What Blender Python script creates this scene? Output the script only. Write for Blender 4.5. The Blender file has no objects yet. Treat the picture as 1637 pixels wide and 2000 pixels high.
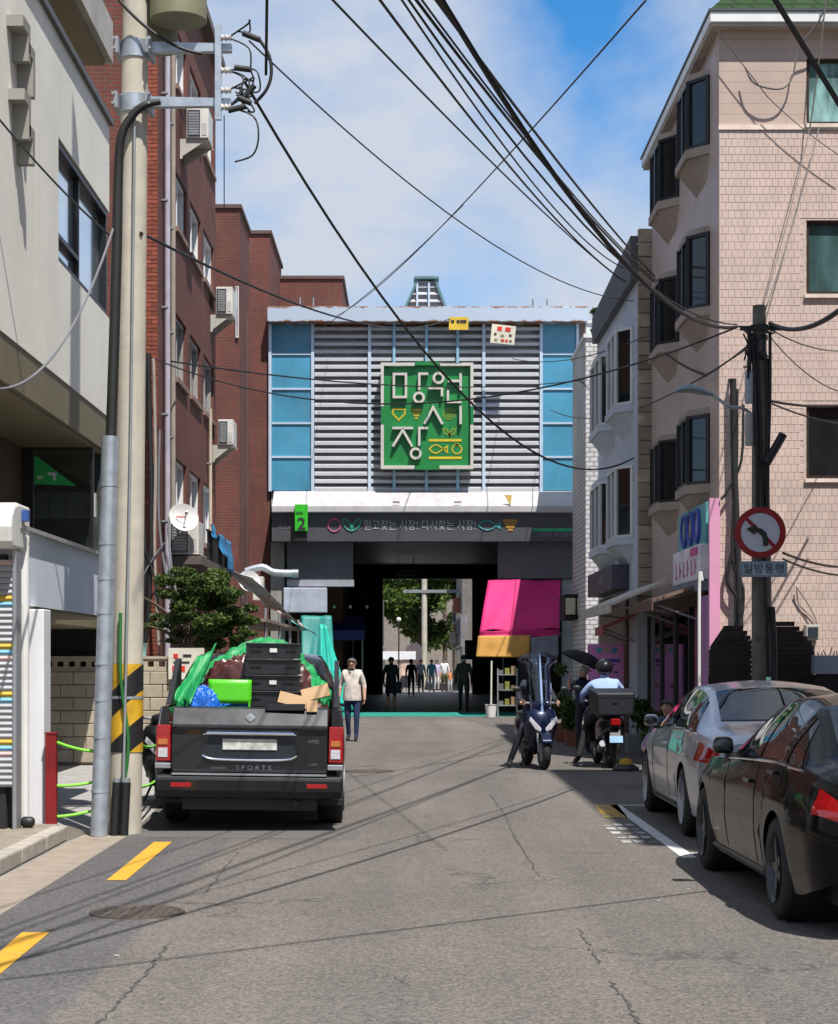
import bpy, bmesh, math, random
import numpy as np
from mathutils import Vector, Matrix, Euler, Quaternion, noise as mnoise

random.seed(7)
R = math.radians
SC = bpy.context.scene
COL = SC.collection

# ------------------------------------------------------------------ camera
F, CX, CY, EYE = 3600.0, 800.0, 1288.0, 1.66      # measured on the 1637 x 2000 photograph
cam_d = bpy.data.cameras.new('camera')
cam = bpy.data.objects.new('camera', cam_d)
COL.objects.link(cam)
cam.location = (0, 0, EYE)
cam.rotation_euler = (R(90), 0, 0)
cam_d.sensor_width = 36.0
cam_d.lens = F / 2000.0 * 36.0
cam_d.shift_x = (818.5 - CX) / 2000.0
cam_d.shift_y = (CY - 1000.0) / 2000.0
cam_d.clip_start = 0.1
cam_d.clip_end = 3000
SC.camera = cam

# ------------------------------------------------------------------ sun and sky
SUN = Vector((0.215, -0.48, 1.0)).normalized()
sun_d = bpy.data.lights.new('sun', 'SUN')
sun_d.energy = 4.6
sun_d.angle = R(0.53)
sun_d.color = (1.0, 0.955, 0.89)
sun = bpy.data.objects.new('sun', sun_d)
COL.objects.link(sun)
sun.rotation_euler = (-SUN).to_track_quat('-Z', 'Y').to_euler()
sun.location = (0, 0, 40)

W = bpy.data.worlds.new('World')
SC.world = W
W.use_nodes = True
nt = W.node_tree
nt.nodes.clear()
def wn(t, **k):
    n = nt.nodes.new(t)
    for a, b in k.items():
        setattr(n, a, b)
    return n
wo = wn('ShaderNodeOutputWorld')
sky = wn('ShaderNodeTexSky')
sky.sky_type = 'NISHITA'
sky.sun_disc = False
sky.sun_elevation = math.asin(SUN.z)
sky.sun_rotation = math.atan2(SUN.x, SUN.y)
sky.air_density = 1.0
sky.dust_density = 0.3
sky.ozone_density = 4.0
bg1 = wn('ShaderNodeBackground'); bg1.inputs['Strength'].default_value = 0.115
hsv = wn('ShaderNodeHueSaturation'); hsv.inputs['Saturation'].default_value = 1.35
nt.links.new(sky.outputs['Color'], hsv.inputs['Color'])
nt.links.new(hsv.outputs['Color'], bg1.inputs['Color'])
bg2 = wn('ShaderNodeBackground'); bg2.inputs['Strength'].default_value = 0.52
bg2.inputs['Color'].default_value = (0.78, 0.86, 1.0, 1)
tc = wn('ShaderNodeTexCoord')
mp = wn('ShaderNodeMapping'); mp.inputs['Scale'].default_value = (1.0, 1.0, 1.7)
mp.inputs['Location'].default_value = (4.67, 3.94, -2.01)
nt.links.new(tc.outputs['Generated'], mp.inputs['Vector'])
nz = wn('ShaderNodeTexNoise'); nz.inputs['Scale'].default_value = 5.2
nz.inputs['Detail'].default_value = 7; nz.inputs['Roughness'].default_value = 0.52
nz.inputs['Distortion'].default_value = 0.15
nt.links.new(mp.outputs['Vector'], nz.inputs['Vector'])
cr = wn('ShaderNodeValToRGB')
cr.color_ramp.elements[0].position = 0.33; cr.color_ramp.elements[0].color = (0.0, 0.0, 0.0, 1)
cr.color_ramp.elements[1].position = 0.575; cr.color_ramp.elements[1].color = (1, 1, 1, 1)
nt.links.new(nz.outputs['Fac'], cr.inputs['Fac'])
mx = wn('ShaderNodeMixShader')
nt.links.new(cr.outputs['Color'], mx.inputs['Fac'])
nt.links.new(bg1.outputs[0], mx.inputs[1])
nt.links.new(bg2.outputs[0], mx.inputs[2])
nt.links.new(mx.outputs[0], wo.inputs['Surface'])

SC.view_settings.view_transform = 'Standard'
SC.view_settings.look = 'None'
SC.view_settings.gamma = 1.0
SC.view_settings.exposure = 0.58
SC.cycles.use_denoising = True
SC.cycles.max_bounces = 7
SC.cycles.transparent_max_bounces = 8

# ------------------------------------------------------------------ measuring helpers (photo pixel + real distance -> metres)
def X(px, D): return (px - CX) / F * D
def Z(py, D): return EYE + (CY - py) / F * D
def at(px, py, D): return Vector((X(px, D), D, Z(py, D)))

# ------------------------------------------------------------------ object helpers
def thing(name, label, cat, loc=(0, 0, 0), rot=(0, 0, 0), group=None):
    o = bpy.data.objects.new(name, None)
    COL.objects.link(o)
    o.empty_display_size = 0.2
    o.location = loc
    o.rotation_euler = rot
    o['label'] = label; o['category'] = cat
    if group: o['group'] = group
    return o

def tag(o, label, cat, group=None):
    o['label'] = label; o['category'] = cat
    if group: o['group'] = group
    return o

LOCAL = set()      # roots whose children are built in local coordinates
def local(o):
    LOCAL.add(o); return o

def root_of(o):
    while o.parent: o = o.parent
    return o

class MB:
    def __init__(s): s.v = []; s.f = []; s.m = []; s.sm = []
    def add(s, vs, fs, mi=0, smooth=False):
        b = len(s.v)
        s.v += [tuple(p) for p in vs]
        for f in fs:
            s.f.append([b + i for i in f]); s.m.append(mi); s.sm.append(smooth)
        return s
    def box(s, x0, x1, y0, y1, z0, z1, mi=0):
        return s.add([(x0,y0,z0),(x1,y0,z0),(x1,y1,z0),(x0,y1,z0),(x0,y0,z1),(x1,y0,z1),(x1,y1,z1),(x0,y1,z1)],
                     [(0,3,2,1),(4,5,6,7),(0,1,5,4),(1,2,6,5),(2,3,7,6),(3,0,4,7)], mi)
    def obox(s, c, size, q=None, mi=0):
        c = Vector(c); h = [a / 2 for a in size]
        vs = []
        for sx, sy, sz in ((-1,-1,-1),(1,-1,-1),(1,1,-1),(-1,1,-1),(-1,-1,1),(1,-1,1),(1,1,1),(-1,1,1)):
            p = Vector((sx*h[0], sy*h[1], sz*h[2]))
            if q is not None: p = q @ p
            vs.append(c + p)
        return s.add(vs, [(0,3,2,1),(4,5,6,7),(0,1,5,4),(1,2,6,5),(2,3,7,6),(3,0,4,7)], mi)
    def tube(s, pts, r, n=8, mi=0, caps=True, smooth=True):
        pts = [Vector(p) for p in pts]
        rs = list(r) if isinstance(r, (list, tuple)) else [r] * len(pts)
        if 3 <= len(pts) <= 9:       # soften the bends of cables and pipes
            P, Q, q2 = pts, [], []
            for i in range(len(P)-1):
                a, b, c, d = P[max(i-1,0)], P[i], P[i+1], P[min(i+2,len(P)-1)]
                for j in range(4):
                    t = j/4
                    Q.append(0.5*((2*b)+(c-a)*t+(2*a-5*b+4*c-d)*t*t+(3*b-a-3*c+d)*t*t*t)); q2.append(rs[i]+(rs[i+1]-rs[i])*t)
            pts, rs = Q+[P[-1]], q2+[rs[-1]]
        rings = []
        t0 = (pts[1] - pts[0]).normalized()
        up = Vector((0, 0, 1)) if abs(t0.z) < 0.9 else Vector((1, 0, 0))
        a = t0.cross(up).normalized()
        for i, p in enumerate(pts):
            t = (pts[min(i+1, len(pts)-1)] - pts[max(i-1, 0)]).normalized()
            a = (a - t * a.dot(t))
            if a.length < 1e-6: a = t.orthogonal()
            a.normalize(); b = t.cross(a)
            rings.append([p + (a * math.cos(2*math.pi*k/n) + b * math.sin(2*math.pi*k/n)) * rs[i] for k in range(n)])
        vs = [q for ring in rings for q in ring]
        fs = []
        for i in range(len(pts) - 1):
            for k in range(n):
                k2 = (k + 1) % n
                fs.append((i*n+k, i*n+k2, (i+1)*n+k2, (i+1)*n+k))
        s.add(vs, fs, mi, smooth)
        if caps:
            b = len(s.v) - len(vs)
            s.f.append([b + k for k in range(n)][::-1]); s.m.append(mi); s.sm.append(False)
            e = b + (len(pts)-1)*n
            s.f.append([e + k for k in range(n)]); s.m.append(mi); s.sm.append(False)
        return s
    def cyl(s, p0, p1, r0, r1=None, n=16, mi=0):
        return s.tube([p0, p1], [r0, r0 if r1 is None else r1], n, mi)
    def lathe(s, prof, n=24, M=None, mi=0, smooth=True):
        vs = []
        for (r, z) in prof:
            for k in range(n):
                p = Vector((r*math.cos(2*math.pi*k/n), r*math.sin(2*math.pi*k/n), z))
                vs.append(M @ p if M is not None else p)
        fs = []
        for i in range(len(prof)-1):
            for k in range(n):
                k2 = (k+1) % n
                fs.append((i*n+k, i*n+k2, (i+1)*n+k2, (i+1)*n+k))
        return s.add(vs, fs, mi, smooth)
    def prism(s, poly, ax, a0, a1, mi=0):
        """poly in the plane across axis ax: ax 'y' -> (x,z); 'x' -> (y,z); 'z' -> (x,y)"""
        def P(p, a):
            return {'y': (p[0], a, p[1]), 'x': (a, p[0], p[1]), 'z': (p[0], p[1], a)}[ax]
        n = len(poly)
        vs = [P(p, a0) for p in poly] + [P(p, a1) for p in poly]
        fs = [tuple(range(n))[::-1], tuple(range(n, 2*n))] + [(i, (i+1) % n, n+(i+1) % n, n+i) for i in range(n)]
        return s.add(vs, fs, mi)
    def ring(s, x0, x1, z0, z1, y0, y1, w, ax='y', mi=0):
        """a connected rectangular frame; ax = the axis that it is thin along"""
        o = [(x0,z0),(x1,z0),(x1,z1),(x0,z1)]
        i_ = [(x0+w,z0+w),(x1-w,z0+w),(x1-w,z1-w),(x0+w,z1-w)]
        def P(p, a): return (p[0], a, p[1]) if ax == 'y' else (a, p[0], p[1])
        vs = [P(p,y0) for p in o] + [P(p,y0) for p in i_] + [P(p,y1) for p in o] + [P(p,y1) for p in i_]
        fs = []
        for k in range(4):
            k2 = (k+1) % 4
            fs += [(k,k2,4+k2,4+k), (8+k,12+k,12+k2,8+k2), (k,8+k,8+k2,k2), (4+k,4+k2,12+k2,12+k)]
        return s.add(vs, fs, mi)
    def grid(s, rows, mi=0, smooth=True, close=False):
        n = len(rows[0]); vs = [p for r in rows for p in r]; fs = []
        for i in range(len(rows)-1):
            for k in range(n if close else n-1):
                k2 = (k+1) % n
                fs.append((i*n+k, i*n+k2, (i+1)*n+k2, (i+1)*n+k))
        return s.add(vs, fs, mi, smooth)
    def ell(s, c, r, n=14, m=9, q=None, mi=0):
        c = Vector(c); rows = []
        for i in range(m+1):
            th = math.pi*i/m
            rows.append([])
            for k in range(n):
                ph = 2*math.pi*k/n
                p = Vector((r[0]*math.sin(th)*math.cos(ph), r[1]*math.sin(th)*math.sin(ph), r[2]*math.cos(th)))
                rows[-1].append(c + (q @ p if q is not None else p))
        return s.grid(rows, mi, True, True)
    def build(s, name, mat, parent=None, bevel=0, fix=True, seg=2, raw=False):
        vs = np.array(s.v, dtype=float)
        if parent is not None:
            rt = root_of(parent)
            if rt not in LOCAL and not raw: vs = vs - np.array(rt.location)
            org = None
        else:
            lo, hi = vs.min(0), vs.max(0)
            org = np.array([(lo[0]+hi[0])/2, (lo[1]+hi[1])/2, lo[2]])
            vs = vs - org
        me = bpy.data.meshes.new(name)
        me.from_pydata(vs.tolist(), [], s.f)
        mats = mat if isinstance(mat, (list, tuple)) else [mat]
        for m_ in mats: me.materials.append(m_)
        me.polygons.foreach_set('material_index', s.m)
        me.polygons.foreach_set('use_smooth', s.sm)
        if fix:
            b = bmesh.new(); b.from_mesh(me)
            bmesh.ops.recalc_face_normals(b, faces=b.faces); b.to_mesh(me); b.free()
        if any(s.sm): me.set_sharp_from_angle(angle=R(48))
        me.update()
        o = bpy.data.objects.new(name, me)
        COL.objects.link(o)
        if parent is not None: o.parent = parent
        else: o.location = org
        if bevel:
            md = o.modifiers.new('bevel', 'BEVEL'); md.width = bevel; md.segments = seg
            md.limit_method = 'ANGLE'; md.angle_limit = R(40)
        return o

def struct(name, mb, mat, **k):
    o = mb.build(name, mat, **k)
    o['kind'] = 'structure'
    return o

def copy_tree(o, parent=None):
    c = o.copy(); COL.objects.link(c); c.parent = parent
    if o in LOCAL: LOCAL.add(c)
    for ch in o.children: copy_tree(ch, c)
    return c

def piece(src, loc, parent, mat=None, scale=None, rot=None):
    """another object on the mesh of src, under parent (a translation-only root), at a place in world metres"""
    c = src.copy(); COL.objects.link(c); c.parent = parent
    rt = root_of(parent)
    c.location = Vector(loc) - (Vector(rt.location) if rt not in LOCAL else Vector((0,0,0)))
    if scale: c.scale = scale
    if rot: c.rotation_euler = rot
    return c

def text(s, size, mat, parent, loc, rot=(R(90), 0, 0), name='lettering', extr=0.006, align='CENTER', sx=1.0, bold=0.0):
    cu = bpy.data.curves.new('txt', 'FONT')
    cu.body = s; cu.size = size; cu.extrude = extr; cu.align_x = align; cu.align_y = 'CENTER'
    cu.offset = bold; cu.resolution_u = 2
    t = bpy.data.objects.new('txt', cu); COL.objects.link(t)
    dg = bpy.context.evaluated_depsgraph_get()
    me = bpy.data.meshes.new_from_object(t.evaluated_get(dg))
    bpy.data.objects.remove(t); bpy.data.curves.remove(cu)
    me.materials.clear(); me.materials.append(mat)
    o = bpy.data.objects.new(name, me); COL.objects.link(o); o.parent = parent
    rt = root_of(parent)
    o.location = Vector(loc) - (Vector(rt.location) if rt not in LOCAL else Vector((0,0,0)))
    o.rotation_euler = rot; o.scale = (sx, 1, 1)
    return o

# ------------------------------------------------------------------ materials
def srgb(r, g, b):
    def c(u):
        u /= 255.0
        return u/12.92 if u <= 0.04045 else ((u+0.055)/1.055)**2.4
    return (c(r), c(g), c(b))

class NT:
    def __init__(s, name):
        s.m = bpy.data.materials.new(name); s.m.use_nodes = True
        s.t = s.m.node_tree; s.b = s.t.nodes['Principled BSDF']; s.o = s.t.nodes['Material Output']
    def n(s, typ, ins=None, **k):
        nd = s.t.nodes.new(typ)
        for a, b in k.items(): setattr(nd, a, b)
        for a, b in (ins or {}).items():
            if hasattr(b, 'is_linked') or isinstance(b, bpy.types.NodeSocket): s.t.links.new(b, nd.inputs[a])
            else: nd.inputs[a].default_value = b
        return nd
    def l(s, a, b): s.t.links.new(a, b)
    def pos(s): return s.n('ShaderNodeNewGeometry').outputs['Position']
    def mix(s, f, a, b, mode='MIX'):
        nd = s.t.nodes.new('ShaderNodeMix'); nd.data_type = 'RGBA'; nd.blend_type = mode
        for i, v in ((0, f), (6, a), (7, b)):
            if isinstance(v, bpy.types.NodeSocket): s.l(v, nd.inputs[i])
            elif i == 0: nd.inputs[0].default_value = v
            else: nd.inputs[i].default_value = (*v[:3], 1)
        return nd.outputs[2]
    def math(s, op, a, b=0.0, clamp=False):
        nd = s.t.nodes.new('ShaderNodeMath'); nd.operation = op; nd.use_clamp = clamp
        for i, v in ((0, a), (1, b)):
            if isinstance(v, bpy.types.NodeSocket): s.l(v, nd.inputs[i])
            else: nd.inputs[i].default_value = v
        return nd.outputs[0]
    def ramp(s, f, stops):
        nd = s.t.nodes.new('ShaderNodeValToRGB'); s.l(f, nd.inputs[0])
        e = nd.color_ramp.elements
        while len(e) < len(stops): e.new(0.5)
        for i, (p, c) in enumerate(stops):
            e[i].position = p; e[i].color = (*c, 1) if len(c) == 3 else c
        return nd.outputs[0]
    def noise(s, vec, scale, detail=4, rough=0.55):
        return s.n('ShaderNodeTexNoise', {'Vector': vec, 'Scale': scale, 'Detail': detail, 'Roughness': rough}).outputs['Fac']
    def scaled(s, vec, sc):
        return s.n('ShaderNodeMapping', {'Vector': vec, 'Scale': sc}).outputs['Vector']

MATS = {}
def M(name, col, rough=0.7, metal=0.0, var=0.18, vs=2.5, bump=0.0, bs=60.0, spec=0.5, rnd=0.0, coat=0.0,
      streak=0.0, dirt=(0.05, 0.045, 0.04), stain=0.0):
    if name in MATS: return MATS[name]
    k = NT(name); p = k.pos()
    c0 = tuple(max(0, a*(1-var)) for a in col); c1 = tuple(min(1, a*(1+var)) for a in col)
    f = k.noise(p, vs, 5, 0.6)
    f = k.ramp(f, [(0.3, (0,0,0)), (0.7, (1,1,1))])
    c = k.mix(f, c0, c1)
    if rnd:
        oi = k.n('ShaderNodeObjectInfo').outputs['Random']
        c = k.mix(1.0, c, k.ramp(oi, [(0, (1-rnd,)*3), (1, (1+rnd, 1+rnd*0.9, 1+rnd*0.8))]), 'MULTIPLY')
    if streak:
        st = k.noise(k.scaled(p, (5.0, 5.0, 0.35)), 1.6, 4, 0.6)
        st = k.ramp(st, [(0.48, (0,0,0)), (0.75, (1,1,1))])
        c = k.mix(k.math('MULTIPLY', st, streak), c, dirt)
    if stain:
        st = k.noise(p, 0.9, 6, 0.65)
        st = k.ramp(st, [(0.5, (0,0,0)), (0.72, (1,1,1))])
        c = k.mix(k.math('MULTIPLY', st, stain), c, dirt)
    k.l(c, k.b.inputs['Base Color'])
    k.b.inputs['Roughness'].default_value = rough
    k.b.inputs['Metallic'].default_value = metal
    k.b.inputs['Specular IOR Level'].default_value = spec
    if coat:
        k.b.inputs['Coat Weight'].default_value = coat; k.b.inputs['Coat Roughness'].default_value = 0.03
    if bump:
        bn = k.n('ShaderNodeBump', {'Height': k.noise(p, bs, 4, 0.6), 'Strength': bump, 'Distance': 0.01})
        k.l(bn.outputs[0], k.b.inputs['Normal'])
    MATS[name] = k.m
    return k.m

def brick_mat(name, c1, c2, mortar, bw, bh, mort=0.012, rough=0.85, offset=0.5, bump=0.5, streak=0.35, var=1.0):
    """courses for walls that run along x or along y"""
    k = NT(name); p = k.pos()
    sp = k.n('ShaderNodeSeparateXYZ', {'Vector': p})
    u = k.math('ADD', sp.outputs[0], sp.outputs[1])
    vec = k.n('ShaderNodeCombineXYZ', {'X': u, 'Y': sp.outputs[2]}).outputs[0]
    bt = k.n('ShaderNodeTexBrick', {'Vector': vec, 'Color1': (*c1, 1), 'Color2': (*c2, 1), 'Mortar': (*mortar, 1), 'Scale': 1.0,
             'Mortar Size': mort, 'Mortar Smooth': 0.2, 'Bias': 0.0, 'Brick Width': bw, 'Row Height': bh})
    bt.offset = offset
    c = bt.outputs['Color']
    n1 = k.ramp(k.noise(p, 0.7, 6, 0.65), [(0.35, (0.78,0.78,0.78)), (0.7, (1.12,1.1,1.08))])
    c = k.mix(var, c, n1, 'MULTIPLY')
    if streak:
        st = k.ramp(k.noise(k.scaled(p, (4.0, 4.0, 0.25)), 1.5, 4, 0.6), [(0.5, (0,0,0)), (0.78, (1,1,1))])
        c = k.mix(k.math('MULTIPLY', st, streak), c, tuple(a*0.45 for a in c1))
    k.l(c, k.b.inputs['Base Color'])
    k.b.inputs['Roughness'].default_value = rough
    k.b.inputs['Specular IOR Level'].default_value = 0.3
    if bump:
        h = k.math('ADD', k.math('MULTIPLY', bt.outputs['Fac'], -1.0), k.math('MULTIPLY', k.noise(p, 90, 3), 0.25))
        bn = k.n('ShaderNodeBump', {'Height': h, 'Strength': bump, 'Distance': 0.008})
        k.l(bn.outputs[0], k.b.inputs['Normal'])
    MATS[name] = k.m
    return k.m

def glass_mat(name, col, rough=0.04, spec=0.9, var=0.3):
    """dark window glass with something dim behind it"""
    k = NT(name); p = k.pos()
    f = k.ramp(k.noise(k.scaled(p, (1.5, 1.5, 0.4)), 3.0, 3), [(0.35, (0,0,0)), (0.65, (1,1,1))])
    c = k.mix(f, tuple(a*(1-var) for a in col), tuple(min(1, a*(1+var)) for a in col))
    k.l(c, k.b.inputs['Base Color'])
    k.b.inputs['Roughness'].default_value = rough
    k.b.inputs['Specular IOR Level'].default_value = spec
    MATS[name] = k.m
    return k.m

def pane_mat(name, tint=(0.8, 0.9, 0.95), alpha_t=0.95):
    """clear pane: see-through with a mirror-like skin"""
    k = NT(name)
    tr = k.n('ShaderNodeBsdfTransparent', {'Color': (*tint, 1)})
    gl = k.n('ShaderNodeBsdfGlossy', {'Color': (0.95, 0.97, 1.0, 1), 'Roughness': 0.02})
    fr = k.n('ShaderNodeFresnel', {'IOR': 1.5})
    f = k.math('ADD', fr.outputs[0], 1 - alpha_t, True)
    ms = k.n('ShaderNodeMixShader')
    k.l(f, ms.inputs[0]); k.l(tr.outputs[0], ms.inputs[1]); k.l(gl.outputs[0], ms.inputs[2])
    k.l(ms.outputs[0], k.o.inputs['Surface'])
    MATS[name] = k.m
    return k.m

BLACK = M('black_plastic', (0.012, 0.012, 0.013), 0.5, var=0.3)
RUBBER = M('rubber', (0.015, 0.015, 0.016), 0.8, var=0.3)
CABLE = M('cable_sheath', (0.010, 0.010, 0.011), 0.6)
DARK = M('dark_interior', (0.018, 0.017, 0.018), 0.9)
GALV = M('galvanised_steel', (0.42, 0.47, 0.53), 0.42, 0.55, var=0.2, vs=9, streak=0.25, dirt=(0.2, 0.21, 0.22))
GREYMETAL = M('grey_metal', (0.30, 0.32, 0.34), 0.45, 0.4, var=0.15)
CHROME = M('chrome', (0.8, 0.82, 0.85), 0.12, 1.0, var=0.03)
WHITEPLASTIC = M('white_plastic', (0.68, 0.68, 0.66), 0.45, var=0.08, streak=0.2, dirt=(0.4,0.38,0.33))
WHITEPAINT = M('white_paint', (0.74, 0.75, 0.78), 0.5, var=0.06, streak=0.18, dirt=(0.42,0.4,0.36))
ALU = M('aluminium_frame', (0.62, 0.66, 0.72), 0.4, 0.3, var=0.1)
BROWNFRAME = M('brown_frame', (0.035, 0.022, 0.016), 0.45, 0.2)
BLACKFRAME = M('black_frame', (0.014, 0.014, 0.016), 0.4, 0.2)
GLASS = glass_mat('window_glass', (0.035, 0.045, 0.055))
GLASSDARK = glass_mat('window_glass_dark', (0.012, 0.014, 0.016))
CARGLASS = glass_mat('car_glass', (0.006, 0.008, 0.010), 0.02, 0.8)
SKIN = M('skin', (0.46, 0.27, 0.19), 0.55, var=0.08)
HAIR = M('hair', (0.014, 0.012, 0.011), 0.6)
LAMPRED = M('tail_lamp_red', (0.30, 0.006, 0.008), 0.12, var=0.25, vs=30, coat=0.8)
LAMPCLEAR = M('lamp_clear', (0.50, 0.50, 0.54), 0.15, var=0.25, vs=40, coat=0.8)
LAMPAMBER = M('lamp_amber', (0.45, 0.14, 0.03), 0.2, var=0.2, vs=30, coat=0.6)
PLATE = M('number_plate_blurred', (0.52, 0.52, 0.48), 0.5, var=0.35, vs=16)
CONCRETE = M('concrete', (0.36, 0.33, 0.29), 0.85, var=0.2, vs=4, bump=0.4, bs=80, stain=0.35, dirt=(0.18,0.16,0.13))
# ================================================================== ground, road, pavement, markings
def asphalt():
    k = NT('asphalt'); p = k.pos()
    sp = k.n('ShaderNodeSeparateXYZ', {'Vector': p})
    big = k.ramp(k.noise(p, 0.45, 5, 0.6), [(0.3, (0.90,0.90,0.90)), (0.7, (1.1,1.1,1.09))])
    warm = k.mix(k.math('MULTIPLY', k.ramp(k.noise(p, 0.16, 3), [(0.35, (0,0,0)), (0.65, (1,1,1))]), 0.8), (0.128, 0.117, 0.109), (0.146, 0.131, 0.118))
    # the resurfaced strip beside the gutter is greyer and a little darker
    edge = k.math('ADD', sp.outputs[0], k.math('MULTIPLY', k.noise(p, 1.3, 3), 0.25))
    strip = k.ramp(k.math('ADD', k.math('MULTIPLY', edge, 1.0), 2.0), [(0.44, (1,1,1)), (0.50, (0,0,0))])
    c = k.mix(strip, warm, (0.108, 0.104, 0.106))
    c = k.mix(1.0, c, big, 'MULTIPLY')
    sp2 = k.n('ShaderNodeTexVoronoi', {'Vector': p, 'Scale': 70.0}).outputs['Color']
    g = k.n('ShaderNodeSeparateColor', {'Color': sp2}).outputs[0]
    grain = k.ramp(g, [(0.0, (0.62,0.62,0.62)), (0.55, (1,1,1)), (1.0, (1.42,1.38,1.32))])
    c = k.mix(1.0, c, grain, 'MULTIPLY')
    # wheel-polished tracks run along the street
    tr = k.ramp(k.noise(k.scaled(p, (1.0, 0.06, 1.0)), 1.1, 4, 0.55), [(0.35, (0.84,0.84,0.85)), (0.65, (1.1,1.09,1.07))])
    c = k.mix(1.0, c, tr, 'MULTIPLY')
    # oily stains
    st = k.ramp(k.noise(p, 1.1, 7, 0.7), [(0.60, (0,0,0)), (0.74, (1,1,1))])
    c = k.mix(k.math('MULTIPLY', st, 0.45), c, (0.06, 0.057, 0.055))
    # cracks
    wv = k.n('ShaderNodeTexNoise', {'Vector': p, 'Scale': 2.2, 'Detail': 5, 'Roughness': 0.7}).outputs['Color']
    wp = k.n('ShaderNodeVectorMath', {0: p, 1: wv}, operation='ADD').outputs[0]
    vo = k.n('ShaderNodeTexVoronoi', {'Vector': wp, 'Scale': 0.36}, feature='DISTANCE_TO_EDGE').outputs['Distance']
    ck = k.ramp(vo, [(0.0, (1,1,1)), (0.006, (1,1,1)), (0.012, (0,0,0))])
    mask = k.ramp(k.noise(p, 0.55, 3), [(0.50, (0,0,0)), (0.60, (1,1,1))])
    c = k.mix(k.math('MULTIPLY', k.math('MULTIPLY', ck, mask), 0.55), c, (0.045, 0.042, 0.040))
    k.l(c, k.b.inputs['Base Color'])
    k.b.inputs['Roughness'].default_value = 0.9
    k.b.inputs['Specular IOR Level'].default_value = 0.25
    h = k.math('SUBTRACT', k.math('MULTIPLY', g, 0.5), k.math('MULTIPLY', ck, mask))
    bn = k.n('ShaderNodeBump', {'Height': h, 'Strength': 0.6, 'Distance': 0.006})
    k.l(bn.outputs[0], k.b.inputs['Normal'])
    return k.m
ASPHALT = asphalt()
PAVE = M('pavement_concrete', (0.25, 0.21, 0.165), 0.9, var=0.18, vs=6, bump=0.5, bs=60, stain=0.4, dirt=(0.17,0.14,0.10))
GUTTER = M('gutter_concrete', (0.27, 0.225, 0.18), 0.9, var=0.16, vs=5, bump=0.4, bs=70, stain=0.35, dirt=(0.2,0.165,0.125))
APRON = M('apron_concrete', (0.30, 0.29, 0.275), 0.9, var=0.15, vs=3, bump=0.3, stain=0.3, dirt=(0.2,0.19,0.17))

struct('ground', MB().box(-400, 400, -60, 900, -0.5, -0.012), M('ground_concrete', (0.24, 0.225, 0.205), 0.9, var=0.2, vs=0.8, stain=0.3))
rd = MB(); rd.add([(-2.68,-30,0),(5.2,-30,0),(5.2,55.6,0),(-4.2,55.6,0),(-4.2,30,0),(-3.0,24,0),(-2.66,17.6,0)], [(0,1,2,3,4,5,6)])
struct('road', rd, ASPHALT)
gt = MB(); gt.add([(-3.16,-30,-0.004),(-2.67,-30,-0.004),(-2.65,17.3,-0.004),(-2.72,17.75,-0.004),(-3.1,17.75,-0.004)], [(0,1,2,3,4)])
struct('gutter', gt, GUTTER)
ap = MB(); ap.add([(-12,17.55,-0.007),(-2.5,17.55,-0.007),(-2.9,25,-0.007),(-4.0,30,-0.007),(-4.0,56,-0.007),(-12,56,-0.007)], [(0,1,2,3,4,5)])
struct('driveway', ap, APRON)
pv = MB().box(-12, -3.30, -30, 17.35, -0.01, 0.115)
struct('pavement', pv, PAVE, bevel=0.01)
# kerb stones along the pavement
kerb = bpy.data.objects.new('kerb', None); COL.objects.link(kerb); kerb['kind'] = 'structure'
kerb.location = (-3.22, 12, 0)
KERBM = M('kerb_stone', (0.35, 0.32, 0.28), 0.85, var=0.2, vs=6, bump=0.5, rnd=0.12, stain=0.35, dirt=(0.15,0.13,0.11))
ks = MB().box(-3.296, -3.15, 0.004, 0.992, -0.01, 0.13).build('kerb_stone', KERBM, kerb, bevel=0.018)
ks.location = (0, 4, 0)
for i in range(5, 17):
    piece(ks, (-3.22, 12, 0), kerb).location = (0, i, 0)
end = MB().add([(-3.296,17.0,-0.01),(-3.15,17.0,-0.01),(-3.10,17.6,-0.01),(-3.25,17.7,-0.01),(-3.296,17.0,0.13),(-3.15,17.0,0.13),(-3.10,17.6,0.02),(-3.25,17.7,0.02)],
               [(0,1,5,4),(1,2,6,5),(2,3,7,6),(3,0,4,7),(4,5,6,7)])
end.build('kerb_stone', KERBM, kerb)

def worn_paint(name, col, wear=0.5):
    k = NT(name); p = k.pos()
    c = k.mix(k.noise(p, 6, 5, 0.6), tuple(a*0.8 for a in col), tuple(min(1,a*1.12) for a in col))
    f = k.math('ADD', k.math('MULTIPLY', k.noise(p, 55, 3, 0.6), 0.5), k.math('MULTIPLY', k.noise(p, 4, 4, 0.6), 0.5))
    f = k.ramp(f, [(0.60-0.14*wear, (0,0,0)), (0.68-0.10*wear, (1,1,1))])
    c = k.mix(k.math('MULTIPLY', f, 0.85), c, (0.115, 0.107, 0.10))
    k.l(c, k.b.inputs['Base Color']); k.b.inputs['Roughness'].default_value = 0.8
    return k.m
YELLOW = worn_paint('road_paint_yellow', (0.60, 0.31, 0.02), 0.3)
WHITELINE = worn_paint('road_paint_white', (0.58,0.59,0.59), 0.4)
def mark(pts, mat, z=0.004, name='lane_marking'):
    o = struct(name, MB().add([(x, y, z) for x, y in pts], [tuple(range(len(pts)))]), mat)
    return o
def gp(px, py):     # ground point under a photo pixel
    D = F * EYE / (py - CY); return (X(px, D), D)
mark([gp(208,1720), gp(246,1720), gp(336,1645), gp(301,1645)], YELLOW)
mark([gp(-58,1910), gp(-8,1910), gp(97,1822), gp(43,1822)], YELLOW)
mark([(-2.30,6.5), (-2.15,6.5), (-2.17,8.2), (-2.32,8.2)], YELLOW)
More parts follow.
